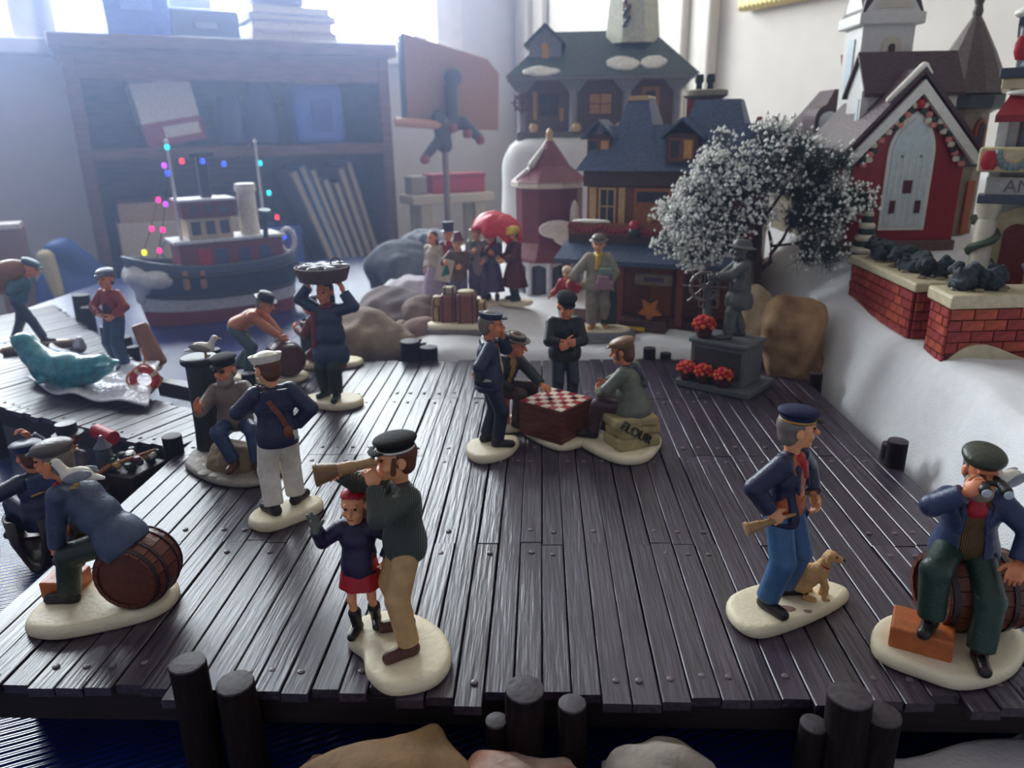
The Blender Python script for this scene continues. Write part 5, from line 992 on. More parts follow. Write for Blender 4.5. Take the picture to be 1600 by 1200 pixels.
def window(par, x, z, w, h, y, m=None, fr=None, name='window', panes=2):
    g = G(); f_ = .16
    g.b(x - w / 2 - f_, x - w / 2, y - .12, y + .05, z - f_, z + h + f_).b(x + w / 2, x + w / 2 + f_, y - .12, y + .05, z - f_, z + h + f_).b(x - w / 2, x + w / 2, y - .12, y + .05, z - f_, z).b(x - w / 2, x + w / 2, y - .12, y + .05, z + h, z + h + f_)
    if panes > 1: g.b(x - .05, x + .05, y - .09, y, z, z + h).b(x - w / 2, x + w / 2, y - .09, y, z + h * .5 - .05, z + h * .5 + .05)
    o = g.obj(name, fr or INNY, par); G().b(x - w / 2, x + w / 2, y - .05, y + .02, z, z + h).obj('pane', m or WGLASS, o); return o
def snow_cap(par, c, r_, h=.18, seed=1, name='snow_patch', rx=0):
    return solid(name, Solid().ell(c, r_, rot=np.array(Matrix.Rotation(R(rx), 3, 'X'))), h, SNOWP, par, 1.0, (seed, .08, 1.5))
# --- red chapel
t = thing('red_chapel', 'red chapel with a white pointed-arch door and garlanded gable', 'model church', (27.9, 60.2, 7.9), 0)
g = gable(G(), -4.1, 4.1, 0, 9, 0, 8.0, 12.6); g.obj('nave', CHR, t, bev=.06)
G().b(-4.3, 4.3, -.25, 9.1, 0, .9).obj('stone_footing', C_('footing_stone', (110, 82, 78), .7, bump=1.0), t, bev=.1)
prism_roof(G(), -5.0, 5.0, -.55, 9.4, 7.35, 13.0, 'y', .42).obj('roof', MROOF, t)
for q_ in (-1, 1):
    g = G().add([(q_ * 4.95, -.75, 7.0), (0, -.75, 12.55), (0, -.75, 11.6), (q_ * 4.55, -.75, 6.55), (q_ * 4.95, -.25, 7.0), (0, -.25, 12.55), (0, -.25, 11.6), (q_ * 4.55, -.25, 6.55)], [(0, 1, 2, 3) if q_ > 0 else (3, 2, 1, 0), (7, 6, 5, 4) if q_ > 0 else (4, 5, 6, 7), (0, 4, 5, 1) if q_ > 0 else (1, 5, 4, 0), (3, 2, 6, 7) if q_ > 0 else (7, 6, 2, 3), (0, 3, 7, 4) if q_ > 0 else (4, 7, 3, 0)])
    g.obj('bargeboard', CHW, t)
gb_ = Solid().cap((-2.2, -.1, 11.2), (.0, -.1, 13.4), .22, .36, k=.1, flat=None).cap((0, -.1, 13.4), (.5, -.1, 13.0), .34, .2, k=.1); solid('ridge_snow', gb_, .11, SNOWP, t)
d_ = G().prism(arch(0, 3.5, 1.7, 10.4), -.16, .05, 'xz').obj('arched_door', CHW, t)
G().prism(arch(0, 2.9, 2.0, 9.9), -.24, -.1, 'xz').obj('door_panel', DOORW, d_)
for x_ in (-.95, -.5, .0, .5, .95): G().b(x_ - .05, x_ + .05, -.29, -.2, 2.2, 8.0 - abs(x_)).obj('panel_ridge', CHW, d_)
for x_, z_, w_, h_ in ((0, 4.5, .62, .95), (-.95, 3.0, .4, .95), (.95, 3.0, .4, .95)): G().b(x_ - w_ / 2, x_ + w_ / 2, -.34, -.2, z_, z_ + h_).obj('dark_pane', MAROON, d_)
for x_ in (-.7, .7): G().ball((x_, -.3, 7.2), .12, 6).obj('rosette', LHG, d_)
for q_ in (-1, 1):
    for i in range(18):
        f_ = (i // 2 + .4) / 9; x_ = q_ * (.25 + 3.6 * f_) + rnd.uniform(-.15, .15); z_ = 11.1 - 4.15 * f_ - .3 * math.sin(f_ * 9.4) - .42 * (i % 2)
        G().ball((x_, -.35, z_), .3, 7, (1, .7, .9)).obj('garland_blossom', (CRW, DKGREEN, C_('garland_pink', (206, 120, 116)))[i % 3], t, True)
G().ball((0, -.4, 10.9), .38, 8).obj('red_bow', RED, t, True)
for i in range(4): G().b(-4.5, -4.05, .4 + 2.1 * i, 1.0 + 2.1 * i, .8, 7.2).obj('pilaster', CHW, t, bev=.06); G().b(-4.22, -4.05, 1.2 + 2.1 * i, 2.2 + 2.1 * i, 2.0, 6.0).obj('side_window', C_('side_pane', (120, 60, 84)), t)
G().b(-4.75, -4.1, -.3, 9, 7.0, 7.5).obj('cornice', CHW, t, bev=.05)
snow_cap(t, (-4.4, 7.9, 8.2), (.5, 1.6, .5), .15, 3)
# upper cross block with the maroon roof and the steeple
g = gable(G(), -2.7, 4.2, 2.8, 6.6, 9.0, 12.9, 15.6, 'x'); g.obj('clerestory', CHW, t); prism_roof(G(), -3.0, 4.6, 2.4, 7.0, 12.5, 15.6, 'x', .3).obj('cross_roof', MROOF, t)
G().b(-3.15, -2.6, 2.6, 3.5, 8.6, 13.0).obj('corner_board', CHW, t); G().b(-3.2, -3.1, 2.9, 3.3, 9.4, 12.4).obj('slit_window', DOORW, t)
G().b(-1.9, 2.3, 7.2, 11.0, 11.0, 18.9).obj('steeple_shaft', CHW, t, bev=.1); G().b(-2.4, 2.8, 6.7, 11.5, 18.7, 19.6).obj('steeple_cornice', CHW, t, bev=.12)
o = G().prism([(p[0] + .5, p[1]) for p in arch(0, 1.5, 15.6, 17.9, False)], 7.05, 7.3, 'xz').obj('steeple_window', CRW, t); G().prism([(p[0] + .5, p[1]) for p in arch(0, .5, 16.1, 17.3, False)], 6.95, 7.2, 'xz').obj('pane', INND, o)
G().b(-2.02, -1.88, 8.4, 9.6, 14, 17.8).obj('side_slit', DOORW, t)
G().prism([(-2.0, 19.6), (2.4, 19.6), (.2, 22.8)], 6.9, 7.5, 'xz').obj('pediment', CHW, t); G().prism([(-1.3, 19.9), (1.7, 19.9), (.2, 22.0)], 6.8, 7.0, 'xz').obj('pediment_panel', CRW, t)
G().prism([(7.1, 19.6), (11.1, 19.6), (9.1, 22.8)], -2.1, -1.5, 'yz').obj('pediment', CHW, t)
frustum(G(), -2.2, 2.6, 6.9, 11.3, 19.6, 27, 2.1, 1.9).obj('spire', MROOF, t)
for o in t.children:
    n_ = o.name.split('.')[0]
    if n_ in ('steeple_shaft', 'steeple_cornice', 'steeple_window', 'side_slit', 'pediment', 'pediment_panel', 'spire'): o.location[2] -= 1.6 * S
    if n_ in ('clerestory', 'cross_roof', 'corner_board', 'slit_window'): o.location[2] -= 1.0 * S
# --- mansion with a round turret behind the chapel
t = thing('turret_mansion', 'stone mansion with round turret and brick chimney behind the red chapel', 'model house', (31, 73.5, 5.0), 0)
G().b(-6.4, 5.2, 0, 9, 0, 10.6).obj('walls', STN, t, bev=.1); frustum(G(), -7.0, 5.6, -.6, 9.4, 10.4, 15.6, 3.4, 3.0).obj('mansard_roof', MROOF, t)
for z_, r_ in ((0, 0),): pass
G().lathe([(2.3, 0), (2.3, 8.6), (2.6, 8.9), (2.6, 10.0), (2.25, 10.3), (2.2, 13.2), (2.9, 13.6), (3.1, 14.6), (2.8, 14.9)], 10, (6.2, -1.6, 0)).obj('turret', STN, t, False)
G().lathe([(2.66, 8.8), (2.72, 9.0), (2.72, 10.0), (2.6, 10.1)], 10, (6.2, -1.6, 0)).obj('turret_band', C_('band_dark', (62, 66, 70)), t); G().lathe([(2.95, 13.5), (3.18, 13.7), (3.18, 14.7), (2.9, 14.85)], 10, (6.2, -1.6, 0)).obj('turret_band', C_('band_dark', (62, 66, 70)), t)
G().lathe([(3.5, 14.8), (1.9, 18.2), (.6, 20.6), (.35, 21.0), (.42, 21.4), (.3, 21.9), (.42, 22.3), (.05, 22.9)], 12, (6.2, -1.6, 0)).obj('turret_cone', roofm('turret_roof', (92, 78, 74)), t)
for a in (-115, -72, -150):
    mx = Matrix.Translation((6.2, -1.6, 0)) @ Matrix.Rotation(R(a + 90), 4, 'Z')
    o = G().prism(arch(0, 1.05, 10.5, 12.8), -2.42, -2.1, 'xz', mx).obj('turret_window', C_('window_rust', (150, 74, 42)), t); G().prism(arch(0, .6, 10.7, 12.5), -2.5, -2.3, 'xz', mx).obj('pane', WGLASS, o)
    G().prism([(-.4, 3), (.4, 3), (.4, 7.6), (-.4, 7.6)], -2.45, -2.2, 'xz', mx).obj('turret_slit', C_('window_rust', (150, 74, 42)), t)
G().b(-1.5, .2, 3.4, 5.0, 8, 18.4).obj('chimney', mat('chimney_brick', (150, 92, 64), .6, .2, 3, bump=1.0), t); frustum(G(), -2.1, .8, 2.8, 5.6, 17.8, 18.8, -.15, -.15).obj('chimney_crown', mat('chimney_brick', (150, 92, 64)), t); G().lathe([(.35, 18.8), (.42, 19.0), (.3, 19.4), (.45, 20.2)], 10, (-.65, 4.2, 0)).obj('chimney_pot', BLACK, t)
g = G().prism(arch(-5.1, 2.4, 10.6, 14.2, False), -1.0, 2.5, 'xz'); g.obj('dormer', MROOF, t); G().prism(arch(-5.1, 1.7, 10.8, 13.6, False), -1.1, -.9, 'xz').obj('dormer_window', DOORW, t)
G().ball((1.6, 2.6, 17.2), .35, 8).lathe([(.2, 15.2), (.3, 16.4), (.1, 17.9)], 8, (1.6, 2.6, 0)).obj('finial', C_('finial', (150, 120, 96)), t)
for x_ in (-6.6, -3.6, -.8, 2.0): window(t, x_, 3.2, 1.2, 3, 0, WGLASS, CHW)
# --- antiques shop at the right edge
t = thing('antiques_shop', 'narrow white stone antiques shop with red awning and garland columns', 'model shop', (32.5, 47.6, 7.7), -30)
SHW = mat('shop_render', (204, 208, 208), .6, .06, 1.5, bump=1.0); SHC = C_('shop_cream', (206, 188, 146), .4); SHB = C_('shop_band', (70, 76, 92), .4)
G().b(-4.6, 5, .6, 8, 0, 16.5).obj('walls', SHW, t, bev=.1)
G().b(-5.3, 5.4, -.4, 8.2, 12.2, 12.8).obj('upper_cornice', SHB, t, bev=.1); G().b(-5.1, 5.3, -.2, 8.1, 11.6, 12.2).obj('upper_frieze', SHC, t, bev=.06)
G().b(-4.8, 5.1, -.1, 8, 15.1, 15.6).obj('top_cornice', SHB, t, bev=.08); G().b(-4.4, 5, .2, 8, 15.6, 17.4).obj('parapet', SHW, t, bev=.1); snow_cap(t, (-1, 1.2, 15.9), (4.2, 1.6, .6), .22, 5, 'roof_snow')
for x_ in (-3.6, -2.0): o = G().prism(arch(x_, .8, 13.4, 14.9, False), .4, .7, 'xz').obj('top_window', C_('pane_wine', (110, 40, 46)), t)
G().ball((-4.4, .3, 13.9), .55, 9, (.8, .6, 1.5)).obj('red_bow', RED, t, True); 
for k in range(12):
    a = k * .524; G().ball((-2.9 + 1.1 * math.cos(a), .2, 12.9 + 1.1 * math.sin(a)), .36, 7).obj('wreath_sprig', C_('wreath_green', (120, 140, 140), .7), t, True)
AW = C_('awning_red', (142, 32, 40), .4); g = G()
for i in range(5): pass
g.add([(-5.1, -1.5, 10.1), (3, -1.5, 10.1), (3, .7, 11.6), (-4.4, .7, 11.6), (-5.1, -1.5, 9.7), (3, -1.5, 9.7), (3, .7, 11.0), (-4.4, .7, 11.0)], [(0, 1, 2, 3), (7, 6, 5, 4), (0, 4, 5, 1), (3, 7, 4, 0), (1, 5, 6, 2), (2, 6, 7, 3)]); g.obj('awning', AW, t); snow_cap(t, (-2.2, .1, 11.4), (2.6, 1.0, .35), .18, 6, 'awning_snow')
window(t, -2.5, 8.3, 2.2, 2.0, .55, C_('pane_blue', (96, 118, 140), .2), C_('frame_brown', (96, 66, 52)), panes=2)
G().b(-4.95, -4.3, .1, 8, 6.1, 10).obj('corner_stone', SHW, t, bev=.1)
G().b(-5.6, 5.4, -1.6, .8, 6.8, 8.25).obj('balcony', SHC, t, bev=.12); 
for x_ in (-5.0, -2.5): G().ball((x_, -1.7, 7.5), .55, 9, (.9, .5, 1.25)).obj('red_bow', RED, t, True)
for k in range(10):
    a = math.pi + k / 9 * math.pi; G().ball((-3.75 + .85 * math.cos(a), -1.7, 7.95 + .85 * math.sin(a)), .26, 7).obj('garland_sprig', C_('wreath_green', (120, 140, 140), .7), t, True)
sg = G().b(-5.0, 5, -.9, .8, 5.4, 6.5).obj('sign_band', C_('sign_grey', (176, 172, 166), .4), t, bev=.08); G().b(-5.3, 5.2, -1.2, .8, 4.9, 5.4).obj('sign_ledge', SHB, t, bev=.06)
writing('ANTIQUES', 1.05, C_('sign_letters', (112, 100, 106), .4), sg, Matrix.Translation(V((-1.5, -.93, 5.93)) * S) @ Matrix.Rotation(R(90), 4, 'X'))
for x_ in (-4.6, -1.0, 2.6):
    o = G().lathe([(.75, -1.2), (.6, -.8), (.62, 3.7), (.5, 3.9), (.8, 4.9)], 14, (x_, -.5, 0)).obj('column', CRW, t, True)
    G().ball((x_, -.6, 4.4), .42, 8).obj('column_boss', BRASS, o, True)
    pts = [(x_ + .7 * math.cos(a), -.5 + .7 * math.sin(a), -1.0 + a * .31) for a in np.linspace(0, 16, 60)]; G().tube(pts, .26, 6).obj('column_garland', C_('garland_green', (84, 96, 80), .8), o, True)
G().prism(arch(-2.8, 2.6, -.8, 4.6, False), .3, .62, 'xz').obj('entrance_arch', SHC, t); G().prism(arch(-2.8, 1.5, -.8, 3.6, False), .2, .5, 'xz').obj('shop_door', C_('door_wine', (120, 44, 46)), t)
# --- two brick planters
def bricks(par, p0, p1, z0, z1, courses, bl, skip=None):
    """a face of individual bricks from p0 to p1 (plan), proud of the joint core"""
    p0, p1 = V((*p0, 0)), V((*p1, 0)); d = (p1 - p0); L_ = d.length; d.normalize(); nn = V((d.y, -d.x, 0)); ch = (z1 - z0) / courses
    rot = Matrix((d, -nn, V((0, 0, 1)))).transposed()
    me = None
    for c in range(courses):
        x_ = -(bl / 2 if c % 2 else 0)
        while x_ < L_ - .05:
            a, b_ = max(0, x_), min(L_, x_ + bl); x_ += bl
            if b_ - a < .12: continue
            cz = z0 + (c + .5) * ch
            if skip and skip((a + b_) / 2 / L_, cz): continue
            g = G().box((0, 0, 0), (b_ - a - .07, .16, ch - .07)); o = g.obj('brick', rnd.choice((BRK, BRK, BRK2)), par)
            o.location = (p0 + d * ((a + b_) / 2) + nn * rnd.uniform(.02, .06) + V((0, 0, cz))) * S; o.rotation_euler = rot.to_euler()
def shrub(par, c, r_, seed):
    s_ = Solid(); rr = random.Random(seed)
    for k in range(11): s_.ell((c[0] + rr.uniform(-.68, .68) * r_, c[1] + rr.uniform(-.68, .68) * r_, c[2] + r_ * rr.uniform(.4, 1.25)), (r_ * rr.uniform(.36, .52),) * 3, k=.04)
    o = solid('shrub', s_, .085, mat('shrub_green', (26, 36, 40), .65, .3, 5, bump=1.0, rgb2=(58, 70, 80)), par, 1.0, (seed, .1, 9.0))
    for k in range(4): a = k * 1.7; G().ball((c[0] + r_ * .8 * math.cos(a), c[1] + r_ * .7 * math.sin(a), c[2] + .1), .26, 7, (1.2, 1, .6)).obj('shrub_root', C_('root_stone', (146, 132, 110), .7), par, True)
    return o
PC = C_('planter_cap', (206, 192, 160), .45)
t = thing('brick_planter', 'brick planter with a long row of dark shrubs before the chapel', 'planter', (0, 0, 0))
cor = [(22.75, 45.6), (25.3, 45.9), (25.6, 56), (23.1, 56)]; G().prism(cor, 4.2, 7.75).obj('core', MORT, t)
bricks(t, (23.0, 56), (22.65, 45.6), 4.8, 7.7, 5, 1.05); bricks(t, (22.7, 45.5), (25.2, 45.8), 4.8, 7.7, 5, 1.05)
G().prism([(22.4, 45.2), (25.6, 45.6), (25.9, 56.2), (22.7, 56.2)], 7.75, 8.35).obj('cap_slab', PC, t, bev=.15)
for i, y_ in enumerate((46.9, 49.0, 51.0, 52.9, 54.6)): shrub(t, (24.1, y_, 8.3), .92, 40 + i)
t = thing('brick_planter', 'brick planter with a mounded cream drift at its foot', 'planter', (0, 0, 0))
G().prism([(22.6, 41.1), (33, 42.0), (33, 44), (22.9, 43.6)], 4.0, 7.75).obj('core', MORT, t)
def hole(f_, cz): return cz < 5.25 + .0 and .0 < f_ < .34 and cz < 5.2
bricks(t, (22.5, 41.1), (33, 42.0), 4.55, 7.7, 5, 1.3, hole); bricks(t, (22.75, 43.6), (22.5, 41.1), 4.55, 7.7, 6, .95)
G().prism([(22.2, 40.7), (33.3, 41.6), (33.3, 44.2), (22.5, 44.0)], 7.75, 8.5).obj('cap_slab', PC, t, bev=.15)
G().prism(smooth_poly([(22.65, 4.3), (23.4, 5.45), (24.6, 5.7), (26, 5.25), (27.6, 4.4), (25, 3.9)][::-1]), 0, .25, 'xz').obj('drift', PC, t, bev=.1, loc=(0, 40.95, 0))
for i, x_ in enumerate((24.0, 25.3, 28.2, 29.6)): shrub(t, (x_, 42.6 + .1 * i, 8.45), .98, 60 + i)
# small snowy spiral tree beside the chapel
t = thing('snowy_topiary', 'small cone tree ringed with snow at the left front of the chapel', 'topiary', (24.6, 58.3, 7.3))
for i in range(5): G().lathe([(1.15 - .2 * i, .9 * i), (1.2 - .2 * i, .9 * i + .2), (1.0 - .19 * i, .9 * i + .45)], 12).obj('snow_ring', CRW, t, True); G().lathe([(.95 - .17 * i, .9 * i + .35), (1.0 - .18 * i, .9 * i + .6), (.85 - .17 * i, .9 * i + .95)], 12).obj('green_ring', DKGREEN, t, True)
# --- brown inn with slate mansards
t = thing('brown_inn', 'brown timber inn with slate-blue mansard roofs and a garlanded balcony', 'model inn', (4.3, 72.2, .1), -21)
G().b(0, 15.5, 0, 9.5, 0, 13.9).obj('walls', INNW, t, bev=.08); G().b(-.3, 15.8, -.3, 9.7, 12.3, 13.8).obj('frieze', INND, t, bev=.06)
frustum(G(), -.9, 16.4, -.9, 10, 13.7, 17.6, 2.4, 2.2).obj('mansard_roof', SLATE, t)
for x0, x1, zt in ((1.6, 6.6, 19.9), (7.6, 14.6, 19.6)):
    frustum(G(), x0, x1, -.4, 7, 14.4, zt, 1.6, 2.4).obj('tower_roof', SLATE, t)
G().b(3.2, 5.0, 1.8, 4.8, 19.7, 20.1).obj('tower_cap', INNY, t)
for x0, x1, y_ in ((-.6, 2.6, .2), (6.9, 10.6, -.9)):
    g = gable(G(), x0 + .5, x1 - .5, y_, y_ + 2.5, 14.4, 16.7, 16.9); g.obj('dormer', INND, t); prism_roof(G(), x0, x1, y_ - .5, y_ + 2.8, 16.4, 17.9, 'y', .25).obj('dormer_roof', SLATE, t)
    for k in (-.55, .55): window(t, (x0 + x1) / 2 + k, 14.8, .75, 1.5, y_, WLIT if k > 0 else WGLASS, INNW, 'dormer_window', 1)
gable(G(), 13.6, 16.6, .8, 3.5, 14.6, 15.6, 15.9).obj('dormer', INND, t); prism_roof(G(), 13.2, 17, .3, 4, 15.6, 17.0, 'y', .25).obj('dormer_roof', SLATE, t)
G().b(8.2, 10.8, 3.2, 5.4, 17, 19.8).obj('chimney', BRK, t); G().lathe([(1.5, 19.7), (2.0, 20.0), (2.0, 20.4), (1.7, 20.5)], 18, (9.6, 4.3, 0)).obj('chimney_top', STN, t, True)
for x_ in (9.0, 10.0): G().lathe([(.3, 20.4), (.26, 21.0), (.4, 21.2), (.36, 21.8)], 10, (x_, 4.3, 0)).obj('chimney_pot', BLACK, t, True)
for x_ in (14.7, 16.0): G().lathe([(.3, 16.6), (.34, 17.6), (.2, 18.1)], 8, (x_, 2, 0)).obj('finial', INNW, t, True)
window(t, 2.0, 9.0, 1.3, 3.0, -.05, WGLASS, INNY); G().b(.3, .95, -.2, .1, 8.8, 12.2).obj('shutter', INNY, t); G().b(3.1, 3.7, -.2, .1, 8.8, 12.2).obj('shutter', INNY, t)
G().b(4.6, 8.0, -.5, .1, 8.4, 12.2).obj('bay', C_('inn_door', (160, 92, 48)), t, bev=.06); G().b(4.9, 7.7, -.6, -.4, 11.0, 11.9).obj('fanlight', WGLASS, t); G().ball((6.2, -.62, 9.4), .3, 8).obj('door_knob', INNY, t, True)
window(t, 10.6, 8.8, 2.0, 2.9, -.05, WGLASS, INND); 
for k in range(6): G().b(8.7, 9.35, -.22, .1, 8.5 + k * .62, 9.02 + k * .62).obj('quoin', INNY, t)
G().b(-.9, 16, -2.6, 0, 7.5, 8.2).obj('balcony_floor', INND, t); G().b(-.9, 16, -2.7, -2.5, 8.2, 9.3).obj('balcony_rail', C_('rail_brown', (138, 76, 44)), t)
for i in range(40):
    x_ = -.7 + i * .42; G().ball((x_, -2.8, 8.95 - .4 * abs(math.sin(i * .45))), .3, 6).obj('garland_berry', C_('garland_red', (138, 34, 48)), t, True)
G().ball((5.4, -2.9, 8.6), .62, 9).obj('garland_wreath', DKGREEN, t, True); G().ball((5.4, -3.1, 9.2), .5, 8).obj('red_bow', RED, t, True)
solid('balcony_snow', Solid().ell((1.2, -2.3, 9.35), (1.9, .5, .2)), .14, SNOWP, t)
g = G().add([(-1.6, -4.6, 6.2), (16, -4.6, 6.2), (16, -2.3, 7.6), (-1.2, -2.3, 7.6), (-1.6, -4.6, 5.8), (16, -4.6, 5.8), (16, -2.3, 7.2), (-1.2, -2.3, 7.2)], [(0, 1, 2, 3), (7, 6, 5, 4), (0, 4, 5, 1), (3, 7, 4, 0), (1, 5, 6, 2), (2, 6, 7, 3)]); g.obj('porch_roof', SLATE, t)
G().b(-1.2, 16, -4.6, 0, 0, .6).obj('porch_floor', INND, t)
for x_ in (-.6, 4.6, 9.9, 15): G().b(x_ - .3, x_ + .3, -4.3, -3.7, .6, 6.2).obj('porch_post', C_('post_redbrown', (124, 60, 48)), t, bev=.05)
G().b(6.4, 8.4, -.2, .1, .6, 5.2).obj('front_door', C_('inn_door', (160, 92, 48)), t); window(t, 2.0, 1.8, 1.5, 3, -.05, WGLASS, INNY); window(t, 11.8, 1.8, 1.5, 3, -.05, WGLASS, INNY)
G().b(5.6, 9.0, -3.0, -2.7, 3.9, 5.0).obj('hanging_sign', C_('sign_olive', (150, 134, 110)), t, bev=.15); G().b(6.4, 8.2, -3.06, -2.95, 4.25, 4.65).obj('sign_inset', C_('sign_mauve', (104, 86, 112)), t, bev=.08)
G().b(5.0, 9.2, -6.2, -4.6, -.1, 1.4).obj('step_box', INND, t, bev=.1); G().b(5.6, 7.4, -6.3, -6.15, .5, .85).obj('name_plate', YEL, t, bev=.04)
g = G(); pts = [(math.cos(a) * (1.15 if k % 2 else .55), math.sin(a) * (1.15 if k % 2 else .55)) for k, a in enumerate(np.linspace(.3142, 6.597, 11)[:-1])]; g.prism([(p[0] + 7.6, p[1] + 2.2) for p in pts], -5.5, -5.15, 'xz'); g.obj('star', C_('star_orange', (196, 116, 44), .4), t)
# --- red pavilion left of the inn
t = thing('red_pavilion', 'round dark-red pavilion with peaked roof and white arcade beside the inn', 'model pavilion', (.9, 83.5, -.4), 0)
G().lathe([(4.0, 0), (4.0, .5)], 10).obj('floor_slab', CRW, t); G().lathe([(3.4, .4), (3.4, 4.4)], 10).obj('arcade_core', C_('arcade_dark', (60, 56, 72)), t)
for k in range(10):
    a = k * .628 + .31; G().lathe([(.42, .4), (.34, .7), (.34, 4.2), (.46, 4.6)], 8, (3.7 * math.cos(a), 3.7 * math.sin(a), 0)).obj('arcade_post', C_('arcade_white', (206, 206, 212)), t, True)
    mx = Matrix.Rotation(a + .31 + math.pi / 2, 4, 'Z'); o = G().add([(-1.2, -3.75, 3.2), (-.75, -3.75, 3.9), (0, -3.75, 4.15), (.75, -3.75, 3.9), (1.2, -3.75, 3.2), (1.2, -3.75, 4.7), (-1.2, -3.75, 4.7)], [(6, 5, 4, 3, 2, 1, 0)], mx).obj('arcade_arch', C_('arcade_white', (206, 206, 212)), t)
G().lathe([(4.9, 4.5), (4.8, 4.8), (3.5, 6.5)], 10).obj('skirt_roof', REDROOF, t); G().lathe([(3.6, 6), (3.6, 12.2)], 10).obj('drum', C_('pavilion_drum', (112, 42, 50)), t); G().lathe([(3.8, 12.0), (4.2, 12.2), (4.1, 12.7)], 10).obj('drum_cornice', CRW, t)
G().lathe([(4.2, 12.6), (2.2, 14.2), (1.1, 15.8), (.3, 16.9), (.25, 17.6), (.05, 17.9)], 10).obj('roof', REDROOF, t); G().lathe([(.5, 16.5), (.35, 17.0), (.35, 17.6), (.1, 18)], 8).obj('finial', INNY, t)
solid('roof_snow', Solid().cap((-.75, -.8, 15.9), (-1.9, -1.5, 14.3), .25, .4, k=.2).cap((-2.4, -1.7, 13.7), (-3.4, -1.5, 12.9), .3, .22), .16, SNOWP, t)
o = Solid().ell((.9, -3.85, 7.9), (2.1, .25, 1.0), k=.2).ell((2.6, -3.3, 9.0), (.5, .3, 1.9), k=.3).ell((1.6, -3.9, 7.0), (1.2, .25, .8), k=.2); solid('wall_snow', o, .14, SNOWP, t)
# --- lighthouse with keeper's porch on the white block
t = thing('lighthouse_house', 'cream lighthouse tower rising from a green-roofed keeper\'s house with a porch', 'model lighthouse', (7.5, 100.2, 16.1), -3)
G().b(-10.6, 10.6, -.2, 12, 0, 1.1).obj('foundation', C_('foundation', (110, 100, 92), .8, bump=1.0), t, bev=.2); G().b(-9.6, 9.6, 2.4, 11, 1, 7.6).obj('walls', C_('keeper_wall', (112, 84, 78)), t)
frustum(G(), -11.8, 11.8, -1.4, 12.6, 7.6, 13.2, 5.6, 6.2).obj('roof', GROOF, t); G().b(-11.6, 11.6, -1.2, 12.4, 7.2, 7.7).obj('eave', LHG, t)
for x_ in (-9.9, -3.4, 3.2, 9.4):
    G().lathe([(.62, 1.1), (.5, 1.5), (.5, 5.6), (.7, 6.0)], 12, (x_, .3, 0)).obj('porch_column', LHG, t, True)
    for q_ in (-1, 1): G().add([(x_, 0, 5.2), (x_ + q_ * 1.9, 0, 7.3), (x_, 0, 7.3), (x_, .5, 5.2), (x_ + q_ * 1.9, .5, 7.3), (x_, .5, 7.3)], [(0, 1, 2), (5, 4, 3), (0, 3, 4, 1), (1, 4, 5, 2), (2, 5, 3, 0)]).obj('column_brace', LHG, t)
o = window(t, -6.6, 3.2, 2.2, 2.4, 2.35, WGLASS, MAROON); G().b(-8.6, -8.1, 2.2, 2.45, 2.6, 6).obj('lit_shutter', WLIT, t); G().b(-5.2, -4.7, 2.2, 2.45, 2.4, 4).obj('lit_shutter', WLIT, t)
window(t, .0, 3.2, 2.8, 2.4, 2.35, WLIT, MAROON, panes=2); G().b(5.2, 7.4, 2.1, 2.4, 1.1, 6.4).obj('front_door', C_('keeper_door', (176, 122, 62)), t, bev=.06); G().b(5.7, 6.9, 2.0, 2.15, 3.8, 5.8).obj('door_pane', WGLASS, t)
for k in range(3): G().ball((-3.0 + 5.4 * (k - 1), -.4, 1.6), .62, 9).obj('pumpkin', INNY, t, True)
for k in range(8): a = k * .785; G().cyl((-9.9, -.35, 4.6), (-9.9 + 1.3 * math.cos(a), -.35, 4.6 + 1.3 * math.sin(a)), .1, n=6).obj('ship_wheel_spoke', MAROON, t)
G().tube([(-9.9 + .9 * math.cos(a), -.35, 4.6 + .9 * math.sin(a)) for a in np.linspace(0, 6.283, 17)[:-1]], .16, 6, True).obj('ship_wheel_rim', MAROON, t, True)
g = gable(G(), -9.0, -5.0, 1.2, 5, 9.0, 11.6, 13.4); g.obj('dormer', LHG, t); prism_roof(G(), -9.6, -4.4, .6, 7, 11.2, 13.6, 'y', .25).obj('dormer_roof', GROOF, t); o = G().prism(arch(-7, .8, 9.8, 11.6, False), 1.05, 1.25, 'xz').obj('dormer_window', WLIT, t)
for c, r_ in (((-7.6, -.8, 8.2), (2.3, .9, .22)), ((2.6, .1, 9.0), (2.0, 1.3, .24)), ((6.4, .1, 9.0), (1.6, 1.2, .24))): snow_cap(t, c, r_, .17, 8, 'snow_patch', 42)
G().lathe([(3.7, 11.5), (2.7, 22), (2.6, 23)], 8, (3.9, 5.2, 0), a0=.39).obj('tower', LHW, t); G().lathe([(3.3, 23), (3.3, 23.6), (1.8, 23.7), (1.7, 26), (.3, 28)], 8, (3.9, 5.2, 0)).obj('lantern_room', C_('lantern_room', (90, 40, 44)), t)
for z_ in (13.0, 19.0): window(t, 3.0, z_ + 1.2, .7, 1.3, 2.0 + (z_ - 13) * .09, WLIT, INNY, 'tower_window', 1)
for k in range(7): G().ball((2.7 + .25 * (k % 3), 1.55, 13.4 + .42 * k), .32, 6).obj('tower_garland', DKGREEN if k < 5 else MAROON, t, True)
